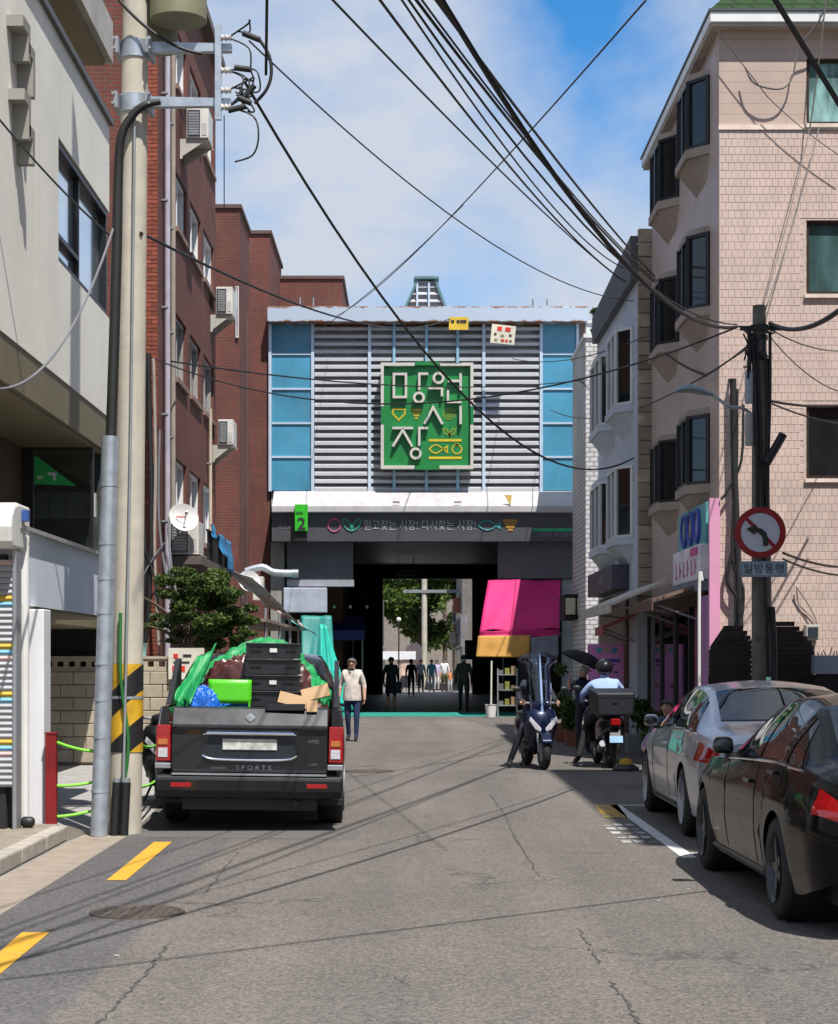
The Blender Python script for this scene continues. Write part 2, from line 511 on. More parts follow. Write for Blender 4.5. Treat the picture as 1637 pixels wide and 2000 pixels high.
mark([(2.28, 15.4), (2.40, 15.4), (2.40, 21.0), (2.28, 21.0)], WHITELINE)
mark([(2.404, 20.9), (4.3, 20.9), (4.3, 21.0), (2.404, 21.0)], WHITELINE)
mark([(2.404, 15.7), (4.3, 15.7), (4.3, 15.8), (2.404, 15.8)], WHITELINE)
mark([(3.30, 27.6), (3.42, 27.6), (3.42, 29.6), (3.30, 29.6)], YELLOW)
# worn yellow block and white lettering on the road beside the bay
WORNY = worn_paint('road_paint_worn_yellow', (0.52,0.31,0.03), 1.1)
WORNW = worn_paint('road_paint_worn_white', (0.50,0.50,0.49), 1.25)
mark([gp(1160,1572), gp(1206,1572), gp(1226,1597), gp(1180,1597)], WORNY)
for i in range(5):
    y0 = 18.35 - i * 0.42
    for j in range(3):
        x0 = 1.93 + j * 0.115
        h_ = 0.24 if (i + j) % 3 else 0.10
        mark([(x0, y0), (x0 + 0.09, y0), (x0 + 0.09, y0 + h_), (x0, y0 + h_)], WORNW)

# cracks and tar seams
CRACK = M('crack_tar', (0.056,0.053,0.050), 0.9, var=0.4, vs=30)
def crack(pts, w0, seed):
    rn_ = random.Random(seed); P = [Vector((*gp(*q), 0)) for q in pts]; L_, R2 = [], []
    path = []
    for a, b in zip(P[:-1], P[1:]):
        n_ = max(2, int((b-a).length/0.05))
        for i in range(n_): path.append(a.lerp(b, i/n_)+Vector((rn_.gauss(0,0.010), rn_.gauss(0,0.022), 0)))
    path.append(P[-1])
    for i, p in enumerate(path):
        d = (path[min(i+1,len(path)-1)]-path[max(i-1,0)]); d.z = 0; d.normalize(); nrm = Vector((-d.y,d.x,0))
        w_ = 0.62*w0*rn_.uniform(0.15,1.2)*(0.3 if i in (0,len(path)-1) else 1)
        L_.append(p+nrm*w_+Vector((0,0,0.003))); R2.append(p-nrm*w_+Vector((0,0,0.003)))
    struct('road_crack', MB().grid([L_, R2], smooth=False), CRACK, fix=False)
for i, (pts, w0) in enumerate((([(958,1553),(985,1590),(1008,1640),(1040,1690),(1052,1712)],0.010),([(985,1562),(1095,1560)],0.006),([(1000,1605),(1110,1604)],0.006),([(1012,1658),(1100,1664),(1215,1668)],0.008),
        ([(1045,1694),(1160,1700),(1310,1706)],0.007),([(1128,1812),(1150,1848),(1172,1884)],0.013),([(1190,1915),(1215,1945),(1250,2005)],0.018),([(466,1664),(432,1705),(395,1752)],0.008),
        ([(332,1838),(292,1895),(250,1940),(190,2005)],0.014),([(180,1875),(285,1872)],0.006),([(690,1502),(765,1508)],0.01),([(700,1920),(760,1905),(800,1925)],0.007))):
    crack(pts, w0, i)
# repair patches
PATCH = M('asphalt_patch', (0.108,0.102,0.098), 0.92, var=0.25, vs=30, bump=0.5, bs=90, stain=0.3)
mark([(-2.55,17.2),(-0.5,17.0),(-0.45,17.9),(-2.55,18.0)], PATCH, 0.002, 'repair_patch')

# bits of litter and gum on the asphalt
for (px, py, s) in ((1286,1760,0.012),(1345,1738,0.009),(228,1868,0.010),(1010,1545,0.016)):
    x, y = gp(px, py)
    rn_ = random.Random(px); pts = [(x+s*1.7*math.cos(a)*rn_.uniform(.5,1.1), y+s*1.3*math.sin(a)*rn_.uniform(.5,1.1)) for a in [i*math.pi/4 for i in range(8)]]
    b = MB().prism(pts, 'z', 0.003, 0.008).build('litter_scrap', M('litter_paper',(0.42,0.41,0.38),0.8,var=0.3,vs=40))
    tag(b, 'scrap of pale litter lying flat on the asphalt', 'litter', 'scraps of litter on the road')

# manhole covers
def manhole(x, y, r, label):
    t = thing('manhole_cover', label, 'manhole', (x, y, 0.004))
    IR = M('cast_iron', (0.085, 0.068, 0.055), 0.7, 0.3, var=0.35, vs=20)
    MB().lathe([(r*0.90, 0.002), (r*0.92, 0.010), (r, 0.010), (r*1.01, -0.002)], 40, Matrix.Translation((x, y, 0.002))).build('rim', IR, t)
    lid = MB().lathe([(0.001, 0.006), (r*0.87, 0.006), (r*0.89, -0.002)], 40, Matrix.Translation((x, y, 0.002))).build('lid', IR, t)
    for a in range(-4, 5):
        h = math.sqrt(max(0, (r*0.8)**2 - (a*r*0.18)**2))
        MB().box(x+a*r*0.18-0.012, x+a*r*0.18+0.012, y-h, y+h, 0.007, 0.013).build('tread_rib', IR, lid)
manhole(*gp(268,1783), 0.31, 'rusty round cast iron manhole cover set near the yellow dashes')
manhole(*gp(722,1507), 0.36, 'round iron manhole cover sunk in the road beside the pickup truck')
# ================================================================== left side: white stucco building
STUCCO = M('white_stucco', (0.80, 0.775, 0.70), 0.85, var=0.06, vs=1.2, bump=0.25, bs=120, streak=0.12, dirt=(0.4,0.37,0.31))
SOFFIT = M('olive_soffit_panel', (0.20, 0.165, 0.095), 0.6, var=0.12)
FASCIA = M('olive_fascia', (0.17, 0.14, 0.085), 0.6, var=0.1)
wb = thing('stucco_building', 'white stucco building overhanging a carport, with long black framed window', 'building', (-5.5, 18, 0))
WX = -3.60
# the overhanging upper storey, with the window hole left open in its street wall
y0, y1, z0, z1 = 8.0, 22.1, 4.56, 8.06
wy0, wy1, wz0, wz1 = 18.9, 22.1, 5.75, 7.02
w = MB()
w.box(WX-0.25, WX, y0, wy0, z0, z1); 
w.build('wall', STUCCO, wb)
MB().box(WX-0.25, WX, wy0, y1, wz1, z1).build('wall', STUCCO, wb)
MB().box(WX-0.25, WX, wy0, y1, z0, wz0).build('wall', STUCCO, wb)
MB().box(-9.5, WX-0.25, y1-0.22, y1, z0, z1).build('wall', STUCCO, wb)
MB().box(-9.5, WX-0.25, y0, y0+0.2, z0, z1).build('wall', STUCCO, wb)
MB().box(-9.6, WX+0.05, y0-0.05, y1+0.04, z1, z1+0.07).build('coping', M('dark_coping', (0.10,0.095,0.085), 0.5, 0.3), wb)
MB().box(-9.5, WX-0.26, y0+0.2, y1-0.22, z1-0.3, z1-0.2).build('roof_slab', CONCRETE, wb)
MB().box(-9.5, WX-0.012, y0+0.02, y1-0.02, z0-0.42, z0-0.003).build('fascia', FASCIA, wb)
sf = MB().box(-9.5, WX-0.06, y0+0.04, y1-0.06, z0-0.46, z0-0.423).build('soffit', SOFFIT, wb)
for yy in (11.5, 15.0, 18.6):
    MB().lathe([(0.001,0),(0.07,0),(0.08,0.012)], 16, Matrix.Translation((WX-0.9, yy, z0-0.475))).build('downlight', M('lamp_lens',(0.6,0.58,0.5),0.3), sf)
# long window
wf = MB().ring(wy0, wy1-0.04, wz0, wz1, WX-0.16, WX-0.02, 0.07, 'x').build('window', BLACKFRAME, wb)
MB().box(WX-0.13, WX-0.11, wy0+0.07, wy1-0.11, wz0+0.07, wz1-0.07).build('pane', M('mirror_glass', (0.72, 0.82, 0.90), 0.10, 0.85, var=0.04), wf)
for yy in (20.35,):
    MB().box(WX-0.108, WX-0.05, yy-0.025, yy+0.025, wz0+0.07, wz1-0.07).build('mullion', BLACKFRAME, wf)
MB().box(WX-0.108, WX-0.05, wy0+0.07, 20.32, wz0+0.30, wz0+0.35).build('transom', BLACKFRAME, wf)
# upper roof terrace slab seen from below
MB().box(-9.5, -3.86, 12.0, 24.0, 9.42, 9.95).build('upper_slab', [M('grey_render',(0.42,0.40,0.36),0.8)], wb)
MB().box(-9.4, -3.95, 12.1, 23.9, 9.36, 9.417).build('upper_soffit', SOFFIT, wb)
MB().box(-4.55, -4.50, 12.1, 23.9, 9.33, 9.358).build('soffit_joint', BLACK, wb)
MB().box(-9.4, -6.0, 12.5, 21.8, 8.0, 9.36).build('upper_wall', STUCCO, wb)
# the recessed upper landing behind the carport roof: glazed end wall and dark side wall
GX = -4.46
SHOPG = pane_mat('shop_glass', (0.55,0.62,0.60), 0.90)
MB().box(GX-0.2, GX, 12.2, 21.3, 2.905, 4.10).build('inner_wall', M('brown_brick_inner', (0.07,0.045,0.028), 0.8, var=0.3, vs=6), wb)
MB().box(GX, GX+0.10, 21.2, 21.3, 2.905, 4.10).build('corner_post', BLACKFRAME, wb)
gw = MB().ring(GX+0.10, -3.64, 2.905, 4.10, 21.2, 21.27, 0.03, 'y').build('shop_window', BLACKFRAME, wb)
MB().box(GX+0.13, -3.67, 21.23, 21.24, 2.935, 4.07).build('pane', SHOPG, gw)
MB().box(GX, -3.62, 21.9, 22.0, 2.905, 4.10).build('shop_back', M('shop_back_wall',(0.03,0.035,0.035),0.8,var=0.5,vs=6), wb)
MB().prism([(GX+0.14,4.02),(GX+0.62,3.66),(GX+0.14,3.68)], 'y', 21.212, 21.222).build('painted_reflection', M('painted_reflection_green',(0.02,0.42,0.10),0.5), wb)  # reflection of a green market sign, put on the pane as a coloured shape
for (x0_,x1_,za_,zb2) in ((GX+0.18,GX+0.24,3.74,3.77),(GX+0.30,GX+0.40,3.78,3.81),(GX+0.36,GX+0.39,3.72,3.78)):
    MB().box(x0_,x1_,21.202,21.209,za_,zb2).build('painted_reflection_stroke', WHITEPLASTIC, wb)  # white lettering of the same painted reflection
for i in range(4):
    MB().box(GX+0.12+0.18*i, GX+0.285+0.18*i, 21.30, 21.4, 3.30+0.01*(i%2), 3.60-0.015*(i%2)).build('hanging_blind', M('pale_blind',(0.52,0.52,0.48),0.7,var=0.2), wb)
# carport parapet below with metal coping
PB = M('pale_blue_render', (0.60, 0.63, 0.70), 0.8, var=0.05, streak=0.12, dirt=(0.4,0.41,0.44))
MB().box(-9.4, WX, 16.9, 22.4, 2.17, 2.86).build('parapet', PB, wb)
MB().box(-9.45, WX+0.05, 16.85, 22.45, 2.862, 2.90).build('parapet_coping', M('metal_coping', (0.5,0.48,0.46), 0.4, 0.5), wb)
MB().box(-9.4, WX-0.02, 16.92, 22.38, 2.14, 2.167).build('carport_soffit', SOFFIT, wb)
MB().box(-3.61, -3.455, 17.42, 17.75, -0.01, 2.135).build('pillar', WHITEPAINT, wb, bevel=0.01)
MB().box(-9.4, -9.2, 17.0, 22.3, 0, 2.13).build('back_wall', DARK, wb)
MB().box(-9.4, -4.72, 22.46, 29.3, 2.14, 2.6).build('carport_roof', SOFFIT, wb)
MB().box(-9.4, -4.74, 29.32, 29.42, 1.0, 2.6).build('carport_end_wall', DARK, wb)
# relief letters on the stucco
LET = M('grey_letter', (0.26, 0.25, 0.22), 0.7, var=0.12)
def relief(yc, zc, hh, ww):
    t = MB()
    t.prism([(yc-ww, zc+hh), (yc+ww, zc+hh), (yc+ww, zc-hh), (yc+ww-0.09, zc-hh), (yc+ww-0.09, zc+hh-0.1), (yc-ww, zc+hh-0.1)], 'x', WX+0.002, WX+0.15)
    return t
for yc, zc, hh, ww in ((16.62, 7.25, 0.17, 0.16), (16.86, 7.04, 0.22, 0.13), (16.66, 6.58, 0.2, 0.14), (16.86, 6.36, 0.16, 0.12)):
    relief(yc, zc, hh, ww).build('relief_letter', LET, wb)

# white drain pipe beside the pillar
dp = MB().tube([(-3.585, 17.15, 0.13), (-3.585, 17.15, 2.62), (-3.60, 17.15, 2.70), (-3.70, 17.15, 2.72)], [0.045,0.045,0.058,0.058], 14).build('drain_pipe', WHITEPLASTIC)
tag(dp, 'white plastic rain pipe standing against the carport pillar', 'pipe')
vp = MB().cyl((-3.64, 17.0, 0.12), (-3.62, 17.0, 2.9), 0.022, 0.02, 10).build('conduit_pipe', M('cream_plastic', (0.55,0.56,0.46), 0.5))
tag(vp, 'thin cream conduit beside the striped shutter cabinet', 'pipe')
db = MB().lathe([(0.03,0),(0.05,0.02),(0.05,0.10),(0.03,0.12)], 14, Matrix.Translation((-3.56,16.9,0.17)) @ Matrix.Rotation(R(90),4,'Y')).build('pipe_elbow', BLACK)
tag(db, 'black rubber pipe end lying at the foot of the white drain pipe', 'pipe')

# roller-shutter cabinet with coloured slats
sh = thing('shutter_kiosk', 'small kiosk with grey, yellow and blue slatted shutter under a white rounded hood', 'kiosk', (-4.3, 17.1, 0.115))
SG = M('shutter_grey', (0.36, 0.37, 0.40), 0.45, 0.3, var=0.12); SY = M('shutter_yellow', (0.60,0.38,0.03), 0.5); SB = M('shutter_blue', (0.17,0.42,0.62), 0.5); SP = M('shutter_pink', (0.55,0.38,0.36), 0.5)
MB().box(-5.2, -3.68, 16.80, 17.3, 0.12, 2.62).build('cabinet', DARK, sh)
ms = {}
for i in range(38):
    z = 0.50 + i * 0.0545
    mt = SG
    if i % 8 == 6: mt = SB
    if i % 8 == 7: mt = SY
    if i % 8 == 5 and i % 16 == 5: mt = SP
    if mt.name not in ms:
        ms[mt.name] = MB().prism([(16.768, 0.0), (16.755, 0.025), (16.768, 0.05), (16.79, 0.05), (16.79, 0.0)], 'x', -5.15, -3.61).build('slat', mt, sh)
        ms[mt.name].location = (0, 0, z)
    else:
        c = ms[mt.name].copy(); COL.objects.link(c); c.parent = sh; c.location = (0, 0, z)
MB().box(-3.605, -3.57, 16.74, 16.95, 0.115, 2.66).build('side_rail', GREYMETAL, sh)
MB().prism([(16.55,2.66),(16.50,2.72),(16.48,2.85),(16.52,2.97),(16.62,3.05),(16.8,3.09),(17.3,3.09),(17.3,2.66)], 'x', -5.3, -3.56).build('hood', M('hood_white',(0.66,0.66,0.62),0.5,streak=0.2,dirt=(0.4,0.38,0.3)), sh, bevel=0.03)
MB().box(-3.555, -3.50, 16.9, 17.0, 2.93, 3.03).build('blue_cap', M('blue_cap_plastic',(0.03,0.09,0.32),0.5), sh)

# red steel post and lime ropes
rp = thing('steel_post', 'dark red square steel post at the foot of the white pillar', 'post', (-3.36, 17.35, 0.03))
MB().box(-3.42, -3.32, 17.3, 17.4, -0.01, 0.955).build('shaft', M('dark_red_paint', (0.20, 0.006, 0.008), 0.5, var=0.2), rp, bevel=0.006)
MB().box(-3.425, -3.315, 17.295, 17.405, 0.958, 0.975).build('cap', M('dark_red_paint', (0.2,0.006,0.008)), rp)
LIME = M('lime_rope', (0.22, 0.66, 0.05), 0.6, var=0.15, vs=40)
def rope(p0, p1, sag, r, name='rope', n=10):
    p0, p1 = Vector(p0), Vector(p1)
    pts = []
    for i in range(n+1):
        t = i/n; q = p0.lerp(p1, t); q.z -= 4*sag*t*(1-t); pts.append(q)
    return MB().tube(pts, r, 8)
for (a, b, sg, lab) in (((-3.32,17.36,0.88), (-2.86,17.6,0.78), 0.03, 'top lime green rope tied between red post and galvanised conduit'),
                   ((-3.32,17.36,0.47), (-2.86,17.6,0.53), 0.02, 'middle lime green rope tied between red post and galvanised conduit'),
                   ((-3.32,17.36,0.18), (-2.86,17.6,0.27), 0.02, 'lowest lime green rope tied between red post and galvanised conduit')):
    tag(rope(a, b, sg, 0.014).build('rope', LIME), lab, 'rope')
for (a, b, sg, lab) in (((-2.62,17.9,0.83), (-3.45,27.9,1.05), 0.25, 'top lime rope running from the concrete pole to the block wall'),
                   ((-2.62,17.9,0.42), (-3.45,27.9,0.55), 0.2, 'low lime rope running from the concrete pole to the block wall')):
    tag(rope(a, b, sg, 0.014).build('rope', LIME), lab, 'rope')

# ================================================================== concrete utility pole with its gear
CPOLE = M('pole_concrete', (0.47, 0.43, 0.36), 0.85, var=0.12, vs=5, bump=0.3, streak=0.3, dirt=(0.26,0.23,0.18))
pole = thing('utility_pole', 'tall concrete utility pole with galvanised crossarms and yellow black warning band', 'utility pole', (-2.72, 17.62, 0))
def pc(z): return Vector((-2.72 + 0.013*z, 17.62, z))
def pr(z): return 0.158 - 0.0045*z
MB().tube([pc(z) for z in (0, 2, 4, 6, 8, 10, 12)], [pr(z) for z in (0,2,4,6,8,10,12)], 28).build('shaft', CPOLE, pole)
def stripes():
    k = NT('warning_stripes'); p = k.pos()
    s_ = k.n('ShaderNodeSeparateXYZ', {'Vector': p})
    u = k.math('SUBTRACT', k.math('MULTIPLY', s_.outputs[0], 0.9), s_.outputs[2])
    f = k.math('FRACT', k.math('MULTIPLY', u, 2.05))
    st = k.ramp(f, [(0.50, (0,0,0)), (0.51, (1,1,1))])
    c = k.mix(st, (0.014,0.014,0.016), (0.62,0.36,0.02))
    w_ = k.ramp(k.noise(p, 9, 5), [(0.35,(0.75,0.75,0.75)), (0.65,(1.05,1.05,1.05))])
    k.l(k.mix(1.0, c, w_, 'MULTIPLY'), k.b.inputs['Base Color']); k.b.inputs['Roughness'].default_value = 0.5
    return k.m
wz = [0.78, 0.95, 1.2, 1.4, 1.62]
MB().tube([pc(z) for z in wz], [pr(z)+0.006 for z in wz], 28, caps=False).build('warning_band', stripes(), pole)
MB().tube([pc(1.285), pc(1.31)], [pr(1.3)+0.009]*2, 28, caps=False).build('band_strap', GALV, pole)
# galvanised conduit up the front of the pole
for (xo, lab) in ((0, 'conduit'),):
    cx0, cx1 = -2.915, -2.80
    cd = MB().tube([(cx0-0.01, 17.36, 0), (cx0+0.03, 17.36, 1.2), (cx1-0.02, 17.36, 3.76)], 0.082, 20).build('conduit', GALV, pole)
    for z in (0.42, 0.93, 1.28, 1.62, 2.1, 2.42, 2.75, 3.3):
        f = z/3.76; c = Vector((cx0-0.01 + (cx1-0.02-cx0+0.01)*f, 17.36, z))
        MB().tube([c-Vector((0,0,0.012)), c+Vector((0,0,0.012))], 0.087, 20).build('conduit_band', GALV, cd)
cb = [(cx1-0.02, 17.40, 3.70), (-2.795, 17.43, 4.6), (-2.77,17.45,5.6), (-2.755,17.45,6.3), (-2.72,17.42,6.62), (-2.62,17.42,6.80), (-2.50,17.42,6.90), (-2.36,17.45,6.94)]
MB().tube(cb, [0.052,0.052,0.05,0.046,0.042,0.04,0.036,0.03], 12).build('riser_cable', CABLE, pole)
MB().tube([(-2.70,17.40,0.5),(-2.645,17.45,3.5),(-2.60,17.45,6.9)], 0.013, 8).build('earth_cable', GREYMETAL, pole)
MB().tube([(-2.70,17.44,0.48),(-2.66,17.43,0.9),(-2.73,17.42,1.5),(-2.735,17.44,2.1)], 0.017, 8).build('green_cable', M('green_sheath',(0.02,0.14,0.03),0.5), pole)
for dx in (0.0, 0.09):
    sl = MB().tube([(-2.79+dx,17.42,0),(-2.765+dx,17.42,0.5)], 0.042, 12).build('cable_guard', BLACK, pole)
    MB().tube([(-2.765+dx,17.42,0.5),(-2.763+dx,17.42,0.54)], 0.034, 12).build('guard_cap', GREYMETAL, sl)
# clamps and crossarms
for z in (7.48, 6.96):
    c = pc(z)
    cl = MB().tube([c-Vector((0,0,0.085)), c+Vector((0,0,0.085))], pr(z)+0.014, 28).build('clamp', GALV, pole)
    for s_ in (-1, 1):
        MB().box(c.x+s_*0.15-0.02, c.x+s_*0.15+0.02, 17.42, 17.80, z-0.075, z+0.075).build('clamp_ear', GREYMETAL, cl)
        for dz in (-0.045, 0.045):
            MB().cyl((c.x+s_*0.17, 17.43, z+dz), (c.x+s_*0.17, 17.38, z+dz), 0.014, n=8).build('bolt', GREYMETAL, cl)
    MB().prism([(c.x+0.12,z+0.055),(c.x+0.93,z+0.035),(c.x+0.93,z-0.035),(c.x+0.12,z-0.045)], 'y', 17.52, 17.60).build('crossarm', GALV, pole)
MB().box(-1.845, -1.785, 17.47, 17.518, 6.78, 7.68).build('upright', GALV, pole)
INS = M('insulator', (0.55,0.52,0.5), 0.25)
for z in (7.56, 7.25, 7.06, 6.90):
    MB().lathe([(0.012,-0.05),(0.035,-0.045),(0.02,-0.02),(0.035,0.0),(0.02,0.02),(0.035,0.045),(0.012,0.05)], 12, Matrix.Translation((-1.74,17.49,z)) @ Matrix.Rotation(R(90),4,'Y')).build('insulator', INS, pole)
random.seed(3)
for i in range(9):
    a = Vector((-1.72, 17.49, random.choice((7.56,7.25,7.06,6.9))))
    b = Vector((-1.72+random.uniform(0.05,0.3), 17.45, a.z+random.uniform(-0.35,0.2)))
    c = Vector((-1.72+random.uniform(-0.02,0.2), 17.5, b.z+random.uniform(-0.25,0.05)))
    m_ = a.lerp(b, 0.5)+Vector((0.09,0,0.05)); m2 = b.lerp(c,0.5)+Vector((0.06,0,-0.06))
    MB().tube([a, m_, b, m2, c], 0.009, 6).build('jumper_wire', CABLE, pole)
for (p0, p1) in (((-1.58,17.48,7.60),(-1.42,17.46,7.53)), ((-1.66,17.47,7.27),(-1.50,17.47,7.25)), ((-1.60,17.47,6.95),(-1.47,17.47,7.10)), ((-1.62,17.46,6.98),(-1.5,17.46,6.93)), ((-1.72,17.46,6.86),(-1.55,17.46,6.90))):
    MB().cyl(p0, p1, 0.028, n=10).build('splice_sleeve', CABLE, pole)
MB().tube([(-1.42,17.46,7.53),(-1.33,17.46,7.38),(-1.31,17.46,7.2),(-1.36,17.46,7.05),(-1.47,17.47,6.93)], 0.016, 8).build('jumper_loop', CABLE, pole)
# transformers above the frame
TR = M('transformer_olive', (0.20,0.19,0.12), 0.6, var=0.1)
for (x, y, z, r, lab) in ((-2.2,17.55,7.74,0.27,'t'), (-2.44,18.05,7.62,0.17,'t')):
    tr = MB().lathe([(0.001,z),(r,z),(r,z+0.9),(r*0.9,z+0.96),(0.001,z+0.98)], 24, Matrix.Translation((x,y,0))).build('transformer', TR, pole)
    MB().box(x-0.3, x-0.1, y-0.05, y+0.05, z+0.3, z+0.42).build('hanger', GREYMETAL, tr)

# ================================================================== block wall with pierced top course
BLK = M('beige_block', (0.40, 0.345, 0.26), 0.9, var=0.15, vs=5, bump=0.5, bs=70, rnd=0.14, stain=0.3, dirt=(0.2,0.17,0.12))
bw = thing('block_wall', 'beige concrete block garden wall with a pierced top course', 'wall', (-4.6, 29.1, 0))
MB().box(-7.2, -3.2, 29.03, 29.16, 0, 1.47).build('mortar_core', M('mortar', (0.24,0.21,0.165), 0.95), bw)
bk = MB().box(-0.1965, 0.1965, -0.1, 0.0, 0.005, 0.198).build('block', BLK, bw, bevel=0.008, seg=1, raw=True)
first = True
for r_ in range(7):
    for c_ in range(11):
        x = -7.1 + c_*0.402 + (0.201 if r_ % 2 else 0)
        if x > -3.25: continue
        loc = (x, 29.09, 0.035 + r_*0.205)
        if first: bk.location = Vector(loc) - bw.location; first = False
        else: piece(bk, loc, bw)
MB().box(-7.2, -3.2, 29.0, 29.18, 1.472, 1.505).build('ledge', BLK, bw)
pk = MB().ring(-0.088, 0.088, 0.0, 0.16, -0.13, 0.02, 0.038, 'y').build('pierced_block', BLK, bw, raw=True)
for c_ in range(22):
    x = -7.1 + c_*0.178
    if c_ == 0: pk.location = Vector((x,29.15,1.507)) - bw.location
    else: piece(pk, (x, 29.15, 1.507), bw)
MB().box(-7.2, -3.2, 29.0, 29.2, 1.669, 1.71).build('capping', BLK, bw)
# little bucket and notice boards on the wall
bu = thing('plastic_bucket', 'pale turquoise plastic bucket standing on the block wall', 'bucket', (-4.23, 29.08, 1.71))
BUC = M('turquoise_plastic', (0.30,0.55,0.55), 0.5)
MB().lathe([(0.001,0.0),(0.07,0.0),(0.1,0.2),(0.11,0.21),(0.09,0.2),(0.065,0.02)], 18, Matrix.Translation((-4.23,29.08,1.711))).build('pail', BUC, bu)
MB().lathe([(0.001,0.0),(0.05,0.0),(0.05,0.35),(0.001,0.35)], 12, Matrix.Translation((-4.22,28.9,1.30))).build('hanging_cup', BUC, bu)
nb = thing('notice_board', 'cream notice board with red marks fixed above the block wall behind the truck', 'sign', (-3.55, 28.9, 1.35))
MB().box(-3.78, -3.22, 28.90, 28.93, 1.35, 1.84).build('board', M('cream_board',(0.60,0.56,0.48),0.7), nb)
RED = M('sign_red', (0.60,0.03,0.02), 0.5); BLKP = M('print_black', (0.02,0.02,0.02), 0.6)
for (x0,x1,z0_,z1_,m_) in ((-3.70,-3.63,1.68,1.75,RED), (-3.55,-3.42,1.70,1.74,BLKP), (-3.72,-3.62,1.47,1.56,RED), (-3.60,-3.52,1.47,1.56,RED), (-3.70,-3.45,1.60,1.63,BLKP)):
    MB().box(x0,x1,28.893,28.898,z0_,z1_).build('printed_mark', m_, nb)
# ================================================================== red brick apartment block on the left
BRICK = brick_mat('red_brick_wall', (0.19,0.050,0.034), (0.14,0.040,0.030), (0.12,0.08,0.065), 0.21, 0.075, 0.012)
BRICKPC = M('red_brick', (0.215,0.052,0.028), 0.85, var=0.2, vs=14, bump=0.5, bs=120, rnd=0.28)
BX, BY0, BY1, BH = -4.4, 32.2, 41.8, 15.0
bb = thing('brick_apartment', 'tall red brick apartment block with rows of white framed windows', 'building', (-6.6, 37, 0))
rows = [(4.15, 5.46), (6.98, 8.2), (9.82, 10.88), (12.5, 13.6)]
cols = [(34.7, 36.35), (36.95, 38.85), (39.35, 41.4)]
# street wall built round real window openings
zc = 0.0
for (za, zb_) in rows + [(BH, BH)]:
    MB().box(BX-0.3, BX, BY0, BY1, zc, za).build('wall', BRICK, bb); zc = zb_
    if za == BH: break
    yc = BY0
    for (ya, yb) in cols + [(BY1, BY1)]:
        MB().box(BX-0.3, BX, yc, ya, za, zb_).build('wall', BRICK, bb); yc = yb
MB().box(-9.5, BX-0.3, BY0, BY0+0.3, 0, BH).build('wall', BRICK, bb)
MB().box(-9.5, BX-0.3, BY1-0.3, BY1, 0, BH).build('wall', BRICK, bb)
MB().box(-9.5, BX-0.3, BY0+0.3, BY1-0.3, BH-0.5, BH-0.3).build('roof_slab', CONCRETE, bb)
MB().box(-9.6, BX+0.22, BY0-0.15, BY1+0.1, BH, BH+0.18).build('cornice', M('brown_cornice',(0.11,0.07,0.055),0.7), bb)
MB().box(-9.3, BX-0.9, BY0+0.5, BY1-0.5, 0.1, BH-0.6).build('inner_core', DARK, bb)
WINW = glass_mat('apartment_glass', (0.26, 0.28, 0.32), 0.05, 0.8, 0.6)
WINB = glass_mat('apartment_glass_bluish', (0.05, 0.10, 0.13), 0.05, 0.8, 0.5)
for ri, (za, zb_) in enumerate(rows):
    for ci, (ya, yb) in enumerate(cols):
        fm = WHITEPLASTIC if ri != 1 else M('grey_window_frame',(0.30,0.28,0.27),0.5)
        f = MB().ring(ya, yb, za, zb_, BX-0.22, BX-0.06, 0.07, 'x').build('window', fm, bb)
        MB().box(BX-0.17, BX-0.15, ya+0.07, yb-0.07, za+0.07, zb_-0.07).build('pane', WINW if ri != 1 else WINB, f)
        ym = (ya+yb)/2
        MB().box(BX-0.148, BX-0.08, ym-0.035, ym+0.035, za+0.07, zb_-0.07).build('mullion', fm, f)
        MB().box(BX-0.2, BX+0.06, ya-0.05, yb+0.05, za-0.1, za-0.003).build('sill', M('concrete_sill',(0.24,0.15,0.12),0.8), f)
# single bricks of the lit front corner, in front of the wall plane
src = MB().box(-0.0985, 0.0985, -0.016, 0.0, 0.0, 0.064).build('brick', BRICKPC, bb, raw=True)
half = MB().box(-0.0465, 0.0465, -0.016, 0.0, 0.0, 0.064).build('brick', BRICKPC, bb, raw=True)
places = []
nrow = int((BH-1.6)/0.075)
for r_ in range(nrow):
    z = 1.6 + r_*0.075
    if r_ % 2 == 0: places += [(BX-0.0985-0.003, z, 0), (BX-0.305-0.003, z, 0)]
    else: places += [(BX-0.0465-0.003, z, 1), (BX-0.2-0.003, z, 0), (BX-0.407, z, 0)]
vis = [p for p in places if 4.3 < p[1] < 13.5][:300]
rest = [p for p in places if p not in set(vis)]
used = [False, False]
for (x, z, h) in vis:
    s_ = half if h else src
    loc = (x, BY0-0.001, z)
    if not used[h]: s_.location = Vector(loc)-bb.location; used[h] = True
    else: piece(s_, loc, bb)
rm = MB()
for (x, z, h) in rest:
    a = 0.0465 if h else 0.0985
    rm.box(x-a, x+a, BY0-0.017, BY0-0.001, z, z+0.064)
o = rm.build('brickwork', BRICKPC, bb); o['kind'] = 'stuff'

